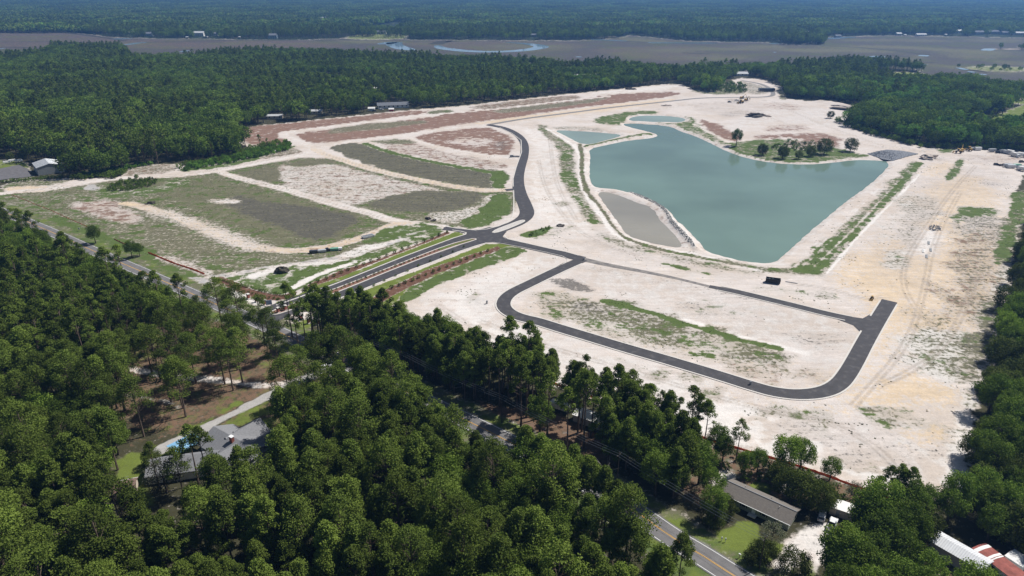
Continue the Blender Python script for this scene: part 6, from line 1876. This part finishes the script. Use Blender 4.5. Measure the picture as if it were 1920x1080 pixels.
# ---- entrance pillars and sign
M_cap = plain('cast_stone', (.62, .60, .56), .8)
for px, py, lb in ((466,560,'leftmost brick pillar in the white sand before the entrance'), (481,566,'second brick pillar from the left in the white sand'), (497,571.5,'brick pillar beside the entrance sign'),
                   (522,586,'brick pillar at the tip of the entrance median'), (535,581.5,'second brick pillar on the entrance median'), (564,599,'brick pillar right of the entrance road on the sand'),
                   (579,606,'brick pillar on the grass right of the entrance road'), (597,608,'rightmost brick pillar under the entrance pines')):
    x, y = G(px, py)
    e = thing('brick_pillar', lb, 'pillar', (x, y, 0), R(-35), 'brick pillars at the entrance')
    MB().box((0, 0, -.1), (1.35, 1.35, .45)).build('plinth', M_cap, e)
    MB().box((0, 0, .35), (1.05, 1.05, 2.0)).build('shaft', M_brick, e)
    MB().box((0, 0, 2.35), (1.4, 1.4, .28), top=.8).build('cap', M_cap, e)
e = thing('entrance_sign', 'blank grey blue sign board beside the pillars at the entrance', 'sign', (*G(505, 573), 0), R(15))
MB().box((0, 0, .4), (2.6, .12, 2.3)).build('board', plain('sign_board', (.33, .40, .50), .6), e)
for s in (-1.2, 1.2): MB().box((s, .12, -.2), (.14, .1, 3.1)).build('post', MT['trim'], e)
e = thing('road_sign', 'small white sign on the grass verge above the highway at the left', 'sign', (*G(149, 433), 0), R(-20))
MB().box((0, 0, .9), (1.5, .06, 1.1)).build('board', MT['trim'], e)
for s in (-.6, .6): MB().box((s, .06, -.2), (.08, .06, 2.1)).build('post', M_stake, e)
e = thing('mailbox', 'mailbox on a post beside the highway below the ranch house lawn', 'mailbox', (*G(1386, 1046), 0), R(-42))
MB().box((0, 0, 1.1), (.55, .25, .3)).build('box', MT['trim'], e); MB().box((0, 0, -.1), (.12, .12, 1.2)).build('post', M_stake, e)

# ---- heaps, rubble, stones
def heap(name, px, py, sx, sy, h, mat, label, cat, seed=0, rough=.3, rz=0):
    g = np.random.default_rng(seed)
    bm = bmesh.new()
    bmesh.ops.create_icosphere(bm, subdivisions=3, radius=1)
    for v in bm.verts:
        n = 1 + rough * (vnoise(np.array([v.co.x * 3 + 10]), np.array([v.co.y * 3 + v.co.z * 2]), 1, seed)[0] - .5) * 2 + g.normal() * rough * .12
        v.co = Vector((v.co.x * sx / 2 * n, v.co.y * sy / 2 * n, max(-.15, v.co.z) * h * n))
    me = bpy.data.meshes.new(name); bm.to_mesh(me); bm.free(); me.materials.append(mat); me.update()
    o = link(name, me); o.location = (*G(px, py), ground_z(*G(px, py)) - .05); o.rotation_euler = (0, 0, rz)
    return tag(o, label, cat)
M_rubble = plain('dark_rubble', (.10, .09, .08), .95, .5, 2, bump=.6)
M_mound = plain('dark_mulch_heap', (.06, .055, .042), .95, .4, 2, bump=.6)
M_dirt = plain('spoil_heap', (.45, .39, .34), .95, .2, 1, bump=.5)
M_greyst = plain('grey_stone', (.17, .18, .20), .9, .35, 2, bump=.4)
heap('mulch_heap', 528, 508, 7.5, 6, 3.0, M_mound, 'dark rounded mulch heap on the grass left of the boulevard', 'heap', 1)
heap('debris_heap', 1052, 422, 4.6, 4, 1.1, M_rubble, 'small dark debris heap on the sand right of the grassy mound', 'heap', 2, .5)
heap('debris_heap', 804, 409.5, 4, 3.5, 1.2, M_rubble, 'left one of two rock piles by the dirt road above the crossing', 'heap', 3, .5)
heap('debris_heap', 813, 412.5, 3.6, 3, 1.1, M_rubble, 'right one of two rock piles by the dirt road above the crossing', 'heap', 4, .5)
heap('spoil_heap', 1418, 218, 22, 12, 2.4, M_rubble, 'dark brown stump heap on the bare sand beyond the pond', 'heap', 5, .6)
heap('spoil_heap', 1434, 219, 14, 7, 1.5, M_dirt, 'low pale spoil heap right of the dark stump heap', 'heap', 6, .5)
heap('spoil_heap', 1742, 297, 14, 8, 2.2, M_dirt, 'pale broken soil heap right of the stone apron', 'heap', 7, .6)
heap('spoil_heap', 1250, 197.5, 12, 6, 1.4, M_dirt, 'low grey spoil heap by the far thin road', 'heap', 8, .5)
heap('spoil_heap', 1182, 167, 14, 8, 1.8, M_rubble, 'dark brush heap on the sand at the far wood edge', 'heap', 9, .6)
heap('grass_mound', 1008, 435, 17, 5.5, .9, plain('mound_grass', (.07, .11, .03), .95, .4, 1.5, bump=.6), 'long low mound overgrown with weeds beside the crossing', 'mound', 10, .35, R(48))
heap('spoil_heap', 1607, 206, 60, 22, 3.0, M_dirt, 'pale sand bank at the edge of the wood beyond the pond', 'heap', 11, .25, R(-35))
heap('spoil_heap', 283, 381, 6, 4, 1.2, M_mound, 'dark weedy heap at the start of the yellow dirt track', 'heap', 12, .5)

def stones(name, poly, n, smin, smax, mat, label, cat, seed, zoff=0.0, kind='stuff'):
    g = np.random.default_rng(seed)
    p = np.array(poly)
    V, F = [], []
    k = 0
    while k < n:
        x = g.uniform(p[:, 0].min(), p[:, 0].max()); y = g.uniform(p[:, 1].min(), p[:, 1].max())
        if not inside_poly(np.array([x]), np.array([y]), poly)[0]: continue
        s = g.uniform(smin, smax); b = len(V)
        z = ground_z(x, y) + zoff
        oc = [(1, 0, 0), (-1, 0, 0), (0, 1, 0), (0, -1, 0), (0, 0, 1), (0, 0, -1)]
        a = g.random() * 6.28
        for o in oc:
            d = s * g.uniform(.35, .62)
            V.append((x + d * (o[0] * math.cos(a) - o[1] * math.sin(a)), y + d * (o[0] * math.sin(a) + o[1] * math.cos(a)), z + d * o[2] * .8))
        for f in ((0, 2, 4), (2, 1, 4), (1, 3, 4), (3, 0, 4), (2, 0, 5), (1, 2, 5), (3, 1, 5), (0, 3, 5)): F.append([b + i for i in f])
        k += 1
    o = link(name, np_mesh(name, V, F, [mat]))
    return tag(o, label, cat, kind=kind)
APR = P([(1626,289),(1645,284),(1663,281),(1690,283),(1714,287),(1722,288.5),(1700,294),(1674,302),(1655,299)], -.3)
flat_poly('stone_apron', APR, -.02, M_greyst)
stones('riprap', APR, 1500, .7, 1.6, M_greyst, 'dark grey rock apron where the pond meets the bare strip', 'rocks', 1, .05)
stones('riprap', P([(1742,422),(1752,420),(1766,423),(1764,431),(1750,432),(1742,429)]), 170, .4, .9, M_greyst, 'dark flat pile of crushed stone on the right bare strip', 'rocks', 2, .1)
dyke = offset_poly(chaikin(P([(1183,357),(1223,373),(1251,392),(1259,412),(1284,437),(1299,454),(1304,464),(1300,464),(1293,456),(1279,440),(1254,415),(1247,395),(1221,377),(1181,360)]), 1), 0)
stones('riprap', dyke, 700, .4, .9, plain('dyke_stone', (.26, .26, .25), .9, .3, 2), 'stone lining along the dyke between the silty pool and the pond', 'rocks', 3, .1)
# scattered brush on the sand, weeds in the sparse areas (many small tufts)
def tufts(name, n, weight, smin, smax, mat, label, cat, seed, h=.3):
    g = np.random.default_rng(seed)
    w = weight * (GY < 620) * (GY > 95)
    # area of each grid vertex grows with distance
    ar = (GY * CP + CAM_H * SP) ** 2 * (GY + 50)
    w = w * ar
    idx = g.choice(len(GX), n, p=w / w.sum())
    sp = (GY[idx] * CP + CAM_H * SP) * .0016
    X = GX[idx] + g.uniform(-1, 1, n) * sp; Y = GY[idx] + g.uniform(-1, 1, n) * sp * 3; Z = GZ[idx]
    V, F = [], []
    s = g.uniform(smin, smax, n)
    a = g.random(n) * 3.1416
    for k in range(3):
        aa = a + k * 1.047
        dx, dy = np.cos(aa) * s * .5, np.sin(aa) * s * .5
        tp = s * h * (.6 + .6 * g.random(n))
        q = np.stack([np.stack([X - dx, Y - dy, Z - .03], 1), np.stack([X + dx, Y + dy, Z - .03], 1), np.stack([X + dx * 1.2 + g.normal(0, .1, n) * s, Y + dy * 1.2, Z + tp * .8], 1), np.stack([X - dx * 1.1, Y - dy * 1.1 + g.normal(0, .1, n) * s, Z + tp], 1)], 1)
        V.append(q.reshape(-1, 3))
    V = np.concatenate(V)
    F = np.arange(len(V)).reshape(-1, 4)
    o = link(name, np_mesh(name, V, F, [mat]))
    return tag(o, label, cat, kind='stuff')
far_ok = sstep(1.0, 3.0, near_road) * (DP > 5) * (W['floor'] < .3)
M_weed = plain('weed_green', (.13, .17, .06), .9, .5, .3)
M_dry = plain('dry_brush', (.2, .16, .12), .9, .5, .3)
tufts('weeds', 9000, far_ok * (W['grass'] * 1.0 + W['olive'] * .9) * (W['lawn'] < .3) * (vnoise(GX, GY, 6, 21) > .45), .25, .55, M_weed, 'tufts of weeds growing over the cleared fields', 'weeds', 31)
bare = far_ok * np.clip(1 - W['grass'] - W['olive'] - W['brown'], 0, 1) * (inside_poly(GX, GY, SITE_G))
tufts('brush_debris', 500, bare * (vnoise(GX, GY, 18, 22) > .62) * (vnoise(GX, GY, 5, 23) > .5), .2, .5, M_dry, 'scattered sticks and brush on the bare sand', 'debris', 32, .25)
tufts('weeds', 1000, bare * (vnoise(GX, GY, 14, 24) > .68) * (vnoise(GX, GY, 4, 25) > .5), .3, .75, M_weed, 'sparse weed tufts on the bare sand', 'weeds', 33, .3)

# culvert, pipes, hydrant like stubs
e = thing('concrete_slab', 'grey precast concrete box lying in the grass beside the dirt track', 'slab', (*G(690, 443.5), 0), R(38))
MB().box((0, 0, -.1), (7.0, 3.0, .9)).build('slab', MT['lightgrey'], e); MB().box((0, 0, .8), (6.4, 2.4, .06)).build('lid', MT['slate'], e)
for k, (px, py, a) in enumerate(((1484, 529, -25), (1743, 455, 62), (1747, 468, 62), (1739, 480, 62), (1733, 470, 60))):
    e = thing('pipe_stack', ['single grey pipe lying on the sand right of the black dumpster', 'pipes lying in line near the crushed stone, farthest', 'pipes lying in line near the crushed stone, middle', 'pipes lying in line near the crushed stone, nearest', 'pale pipes lying left of the dark pipe line'][k], 'pipes', (*G(px, py), ground_z(*G(px, py))), R(a))
    for j in range(1 if k == 0 else 3): MB().tube((-2.8, j * .4, .18), (2.8, j * .4, .18), .17, n=8).build('pipe', MT['grey'] if k < 4 else MT['white'], e)
for k, (px, py) in enumerate(((1095, 487.5), (1407, 721), (913, 569))):
    e = thing('manhole_riser', ['concrete stub at the bend where the loop road begins', 'utility stub at the inner kerb of the loop road', 'utility stub on the sand left of the loop road'][k], 'stub', (*G(px, py), -.1))
    MB().tube((0, 0, 0), (0, 0, 1.3), .4, n=10).build('riser', MT['grey'], e); MB().tube((0, 0, 1.3), (0, 0, 1.42), .45, n=10).build('lid', MT['slate'], e)

# black roll-off dumpster
M_black = plain('black_steel', (.012, .014, .016), .5, .2, 1)
M_waste = plain('construction_waste', (.10, .13, .14), .9, .8, 1.2, bump=.6)
e = thing('dumpster', 'black roll off dumpster standing on the sand between pond and loop road', 'dumpster', (*G(1449, 529.5), 0), R(-21))
s_ = MB(); s_.box((0, 0, .15), (6.6, 2.4, .12)); s_.build('floor', M_black, e)
for sy in (-1.2, 1.2):
    w = MB().box((0, sy, .2), (6.7, .1, 2.0)).build('side_wall', M_black, e)
    for k in range(9): MB().box((-3.0 + k * .75, sy * 1.06, .2), (.1, .1, 1.9)).build('rib', M_black, w)
for sx in (-3.35, 3.35): MB().box((sx, 0, .2), (.1, 2.5, 2.0)).build('end_wall', M_black, e)
m = MB()
for k in range(26): m.box((random.uniform(-3, 3), random.uniform(-.9, .9), 1.0 + random.random() * .5), (random.uniform(.4, 1.3), random.uniform(.2, .7), random.uniform(.1, .4)), random.random() * 3)
m.build('waste', M_waste, e)
for sx in (-2.6, 2.6):
    for sy in (-.8, .8): MB().tube((sx, sy - .1, .12), (sx, sy + .1, .12), .16, n=8).build('wheel', MT['slate'], e)

# ---- vehicles
def vehicle(kind, px, py, rz, paint, label, group=None, cat=None, xy=None):
    x, y = xy or G(px, py)
    cat = cat or {'pickup': 'pickup truck', 'suv': 'car', 'van': 'van', 'truck': 'truck', 'trailer': 'trailer'}[kind]
    e = thing({'pickup': 'pickup_truck', 'suv': 'parked_car', 'van': 'van', 'truck': 'box_truck', 'trailer': 'cargo_trailer'}[kind], label, cat, (x, y, ground_z(x, y) + .02), rz, group)
    if kind == 'suv':
        MB().prism([(-2.35, .35), (2.35, .35), (2.4, .8), (1.6, 1.0), (-2.3, 1.05)], -.92, .92).build('body', paint, e).rotation_euler = (0, 0, -math.pi / 2)
        MB().prism([(-2.2, 1.04), (1.1, 1.04), (.5, 1.62), (-1.9, 1.66)], -.80, .80).build('window', MT['glass'], e).rotation_euler = (0, 0, -math.pi / 2)
        MB().box((-.7, 0, 1.66), (2.5, 1.55, .07), top=.95).build('roof', paint, e)
        L2, wb = 2.35, 1.45
    elif kind == 'pickup':
        MB().prism([(-2.8, .45), (2.8, .45), (2.85, .85), (1.7, 1.1), (-2.8, 1.1)], -.98, .98).build('body', paint, e).rotation_euler = (0, 0, -math.pi / 2)
        MB().box((-1.8, 0, 1.08), (1.9, 1.6, .05)).build('bed', M_black, e)
        for s in (-.9, .9): MB().box((-1.8, s, 1.08), (1.95, .12, .22)).build('bed_side', paint, e)
        MB().prism([(-.75, 1.1), (1.55, 1.1), (.9, 1.75), (-.65, 1.78)], -.84, .84).build('window', MT['glass'], e).rotation_euler = (0, 0, -math.pi / 2)
        MB().box((.1, 0, 1.78), (1.5, 1.6, .07), top=.95).build('roof', paint, e)
        L2, wb = 2.8, 1.75
    elif kind == 'van':
        MB().prism([(-2.8, .4), (2.8, .4), (2.8, 1.0), (2.1, 1.2), (1.5, 2.2), (-2.8, 2.3)], -1.0, 1.0).build('body', paint, e).rotation_euler = (0, 0, -math.pi / 2)
        MB().prism([(1.5, 1.35), (2.08, 1.25), (1.62, 2.02), (1.45, 2.05)], -.9, 1.01).build('window', MT['glass'], e).rotation_euler = (0, 0, -math.pi / 2)
        L2, wb = 2.8, 1.7
    elif kind == 'truck':
        MB().box((-1.1, 0, .95), (5.4, 2.4, 2.5)).build('cargo_box', MT['white'], e, bevel=.04)
        MB().prism([(1.7, .5), (3.7, .5), (3.75, 1.3), (3.2, 2.3), (1.7, 2.4)], -1.1, 1.1).build('cab', paint, e).rotation_euler = (0, 0, -math.pi / 2)
        MB().box((3.5, 0, 1.35), (.35, 1.9, .75)).build('window', MT['glass'], e)
        MB().box((0, 0, .5), (7, 1.2, .4)).build('chassis', M_black, e)
        L2, wb = 3.6, 2.5
    else:
        MB().box((0, 0, .55), (5.8, 2.4, 2.2)).build('body', paint, e, bevel=.06)
        MB().box((3.6, 0, .45), (1.6, .2, .15)).build('drawbar', M_black, e)
        MB().box((-2.93, 0, .7), (.06, 2.0, 1.9)).build('rear_door', MT['lightgrey'], e)
        L2, wb = 2.9, .5
    for sx in (-wb, wb):
        for sy in (-.88, .88):
            w = MB().tube((sx, sy - .12, .36), (sx, sy + .12, .36), .36, n=12).build('wheel', M_black, e)
            MB().tube((sx, sy * 1.145, .36), (sx, sy * 1.15, .36), .2, n=8).build('rim', MT['lightgrey'], w)
    if kind != 'trailer':
        zz = .75
        for sy in (-.7, .7):
            MB().box((L2 + .02, sy, zz), (.08, .32, .16)).build('headlight', MT['trim'], e)
            MB().box((-L2 - .02, sy, zz + .1), (.06, .2, .2)).build('tail_light', MT['red'], e)
    return e
V = {'white': plain('white_car_paint', (.72, .73, .74), .25, .03, 1, .5), 'dark': plain('dark_car_paint', (.03, .033, .04), .25, .05, 1, .5), 'silver': plain('silver_car_paint', (.42, .44, .46), .3, .03, 1, .5),
     'teal': plain('teal_tarp', (.12, .42, .42), .6), 'green': plain('green_paint', (.16, .36, .27), .5), 'grey': plain('grey_car_paint', (.22, .24, .27), .3, .03, 1, .5), 'yellow': plain('machine_yellow', (.48, .30, .08), .5, .1, 2)}
vehicle('suv', 961, 294.3, R(5), V['grey'], 'grey car parked on the short spur beside the main road')
vehicle('pickup', 1560, 985, R(55), V['white'], 'white pickup parked in the shade on the sandy yard by the ranch house')
vehicle('suv', 1541, 969, R(60), V['silver'], 'silver car under the oak at the top of the sandy yard')
vehicle('suv', 115, 565, R(30), V['white'], 'white car glimpsed between trees at the far left')
vehicle('suv', 612, 691, R(40), V['white'], 'white car on the drive under the pines above the grey roofed house')
yard = [('van', 1826, 280, 8, 'white'), ('trailer', 1833, 281, 5, 'white'), ('trailer', 1860, 284, 0, 'silver'), ('suv', 1871, 286, 20, 'dark'), ('trailer', 1880, 286, 10, 'grey'), ('trailer', 1887, 287.5, -60, 'silver'), ('truck', 1896, 289, -60, 'white'), ('truck', 1903, 293, -75, 'white'), ('suv', 1911, 291.5, 15, 'dark'), ('truck', 1916, 293.5, -60, 'dark'),
        ('suv', 1869, 308.5, -10, 'dark'), ('pickup', 1881, 310, -15, 'dark'), ('trailer', 1889, 312, 0, 'silver'), ('trailer', 1896, 314, -5, 'white'), ('trailer', 1906, 312.5, 0, 'green'), ('trailer', 1913, 316.5, 5, 'grey'), ('truck', 1919, 320, -60, 'white'), ('suv', 1916, 303.5, 10, 'dark')]
names = ['white van at the left end of the upper row of parked vehicles', 'white trailer second from the left in the upper row of parked vehicles', 'low silver trailer in the middle gap of the upper vehicle row', 'dark car right of the low silver trailer in the upper row', 'grey trailer left of the truck group in the upper row',
         'silver trailer left of the two white trucks in the upper row', 'white box truck behind the nearest one in the upper row', 'white box truck parked nose forward of the upper row', 'dark car right of the white box trucks', 'dark box truck at the right end of the upper row',
         'dark car at the left tip of the lower row of parked vehicles', 'dark pickup second in the lower row of parked vehicles', 'silver trailer in the lower row beside the dark pickup', 'white trailer in the middle of the lower row', 'greenish trailer in the lower row', 'grey trailer near the right end of the lower row', 'white truck at the right end of the lower row', 'dark car between the two rows at the right edge']
for (k, px, py, a, c), lb in zip(yard, names):
    vehicle(k, px, py, R(a), V[c], lb, 'vehicles parked in the yard at the upper right')

def excavator(px, py, rz, label, loader=False, s=1.0):
    x, y = G(px, py)
    e = thing('loader' if loader else 'excavator', label, 'loader' if loader else 'excavator', (x, y, 0), rz)
    e.scale = (s, s, s)
    if loader:
        for sx in (-1.6, 1.7):
            for sy in (-1.1, 1.1): MB().tube((sx, sy - .3, .85), (sx, sy + .3, .85), .85, n=12).build('wheel', M_black, e)
        MB().box((-1.4, 0, 1.1), (3.2, 1.7, 1.4), top=.9).build('engine_hood', V['yellow'], e)
        MB().box((.4, 0, 1.3), (1.6, 1.5, 2.2), top=.9).build('cab', MT['glass'], e)
        MB().box((.4, 0, 3.5), (1.8, 1.7, .15)).build('roof', V['yellow'], e)
        for sy in (-.7, .7): MB().tube((1.0, sy, 1.8), (3.6, sy, .7), .16, n=6).build('arm', V['yellow'], e)
        MB().prism([(3.4, .1), (4.5, .1), (4.3, .3), (3.6, 1.3), (3.3, 1.2)], -1.4, 1.4).build('bucket', V['yellow'], e).rotation_euler = (0, 0, -math.pi / 2)
    else:
        for sy in (-1.2, 1.2): MB().box((0, sy, 0), (4.4, .6, .95), top=.92).build('track', M_black, e)
        MB().box((-.5, 0, 1.05), (3.6, 2.6, 1.3), top=.95).build('house', V['yellow'], e)
        MB().box((1.0, -.8, 1.3), (1.5, 1.0, 1.8), top=.9).build('cab', MT['glass'], e)
        MB().tube((1.0, .3, 1.9), (4.4, .3, 5.0), .3, .22, 6).build('boom', V['yellow'], e)
        MB().tube((4.4, .3, 5.0), (6.6, .3, 2.0), .2, .15, 6).build('stick', V['yellow'], e)
        MB().box((6.5, .3, .9), (1.1, 1.2, 1.1), top=.6).build('bucket', M_black, e)
    return e
excavator(1389, 193.5, R(200), 'yellow loader nearest of the machines on the bare sand beyond the pond', True, 1.2)
excavator(1399, 188.5, R(30), 'excavator at the right of the machine group beyond the pond')
excavator(1391, 184.5, R(10), 'excavator at the back of the machine group beyond the pond')
vehicle('pickup', 1381, 188.5, R(170), V['white'], 'white pickup parked in the machine group beyond the pond')
vehicle('suv', 1368, 191.2, R(0), V['dark'], 'dark car left of the machine group beyond the pond')
excavator(1804, 283.5, R(60), 'machine at the left of the yard below the wood at the upper right', False)
excavator(1797, 286.5, R(150), 'low loader left of the upper vehicle row', True)
excavator(1817, 282.5, R(90), 'loader between the left machines and the white van', True)
excavator(1634.5, 561, R(235), 'small loader parked at the end of the loop road stub', True, .5)
vehicle('trailer', 1437, 171.5, R(0), V['dark'], 'dark long tank at the head of the corridor beyond the site').scale = (3.6, 2.5, 1.6)
vehicle('suv', 702, 208, R(10), V['dark'], 'dark car beside the white shed by the long mobile home')
vehicle('suv', 715, 205.5, R(5), V['white'], 'white car between the sheds of the long mobile home')
for k, (px, py, a, c, kd) in enumerate(((588, 473.5, 10, 'dark', 'trailer'), (604, 472, 15, 'silver', 'trailer'), (613, 470, 25, 'dark', 'pickup'), (627, 468.5, 12, 'green', 'trailer'), (634, 467.8, 12, 'white', 'trailer'))):
    v = vehicle(kd, px, py, R(a), V[c], ['small dark machine at the left of the stored equipment beside the gravel road', 'silver bundle of material left in the stored equipment beside the gravel road', 'dark pickup among the stored equipment beside the gravel road', 'green covered load in the stored equipment beside the gravel road', 'white load at the right end of the stored equipment beside the gravel road'][k], 'stored equipment beside the gravel road')
    if kd == 'trailer': v.scale = (.75, .8, .55)
# patio things
e = thing('tarp', 'turquoise pool or tarp heap behind the white roofed shed', 'tarp', (*G(1626, 960), 0)); MB().box((0, 0, 0), (2.6, 1.8, 1.0), top=.6).build('cover', V['teal'], e)
e = thing('tarp', 'blue tarp glimpsed between trees at the left edge', 'tarp', (*G(6, 560), 0)); MB().box((0, 0, 0), (5, 3, 1.6), top=.7).build('cover', plain('blue_tarp', (.03, .22, .5), .6), e)
for k, (px, py) in enumerate(((1353, 1014), (1360, 1016))):
    e = thing('lawn_ornament', ['left pale lawn ornament on the grass below the ranch house', 'right pale lawn ornament on the grass below the ranch house'][k], 'ornament', (*G(px, py), 0))
    MB().tube((0, 0, 0), (0, 0, .9), .08).build('stem', MT['trim'], e); MB().box((0, 0, .9), (.5, .3, .4), top=.5).build('figure', MT['trim'], e)

# ---- utility poles and wires along the highway
M_wire = plain('wire', (.25, .27, .30), .5)
pl = offset_line(H2, 7.6 if H2[0][1] < H2[-1][1] else 7.6)
def side(i, off):
    return offset_line(H2, off)[i]
idxs = []
tot = len(H2)
i_s = min(range(tot), key=lambda i: (H2[i][0] - G(600,655)[0]) ** 2 + (H2[i][1] - G(600,655)[1]) ** 2)
while i_s < tot - 4: idxs.append(i_s); i_s += 15
OFFW = 6.6
tops = []
for n_, i in enumerate(idxs):
    a = offset_line(H2, OFFW)[i]; b = offset_line(H2, -OFFW)[i]
    p_ = a if a[0] + a[1] > b[0] + b[1] else b
    d0 = (H2[min(i + 1, tot - 1)][0] - H2[i - 1][0], H2[min(i + 1, tot - 1)][1] - H2[i - 1][1])
    rz = math.atan2(d0[1], d0[0])
    e = thing('utility_pole', 'wooden utility pole with a crossarm along the upper side of the highway', 'pole', (*p_, 0), rz, 'utility poles along the highway')
    MB().tube((0, 0, -.3), (0, 0, 10.5), .17, .11, 8).build('mast', M_barkd, e)
    MB().box((0, 0, 9.7), (.12, 2.4, .14)).build('crossarm', M_barkd, e)
    for s in (-1.05, 0, 1.05): MB().tube((0, s, 9.84), (0, s, 10.1), .06, n=6).build('insulator', MT['lightgrey'], e)
    tops.append([(p_[0] - math.sin(rz) * s, p_[1] + math.cos(rz) * s, 10.1) for s in (-1.05, 0, 1.05)])
for k in range(len(tops) - 1):
    e = thing('power_line', 'three wires spanning between utility poles along the highway', 'power line', tops[k][1], 0, 'spans of the power line along the highway')
    o0 = Vector(tops[k][1])
    for j in range(3):
        a, b = Vector(tops[k][j]) - o0, Vector(tops[k + 1][j]) - o0
        m = MB(); N_ = 8
        for q in range(N_):
            t0, t1 = q / N_, (q + 1) / N_
            m.tube(a.lerp(b, t0) - Vector((0, 0, 3.2 * t0 * (1 - t0))), a.lerp(b, t1) - Vector((0, 0, 3.2 * t1 * (1 - t1))), .035, n=4, caps=False)
        m.build('wire', M_wire, e)
for px, py, lb in ((118, 690, 'bleached dead tree with bare branches standing in the left wood'), (20, 785, 'pale bare branched tree at the left edge'), (1130,968,'bare dead trunk near the highway at the bottom')):
    e = thing('dead_tree', lb, 'dead tree', (*G(px, py), 0), 1.0); link('trunk', snag(int(px), 17 if px > 50 else 15), e)
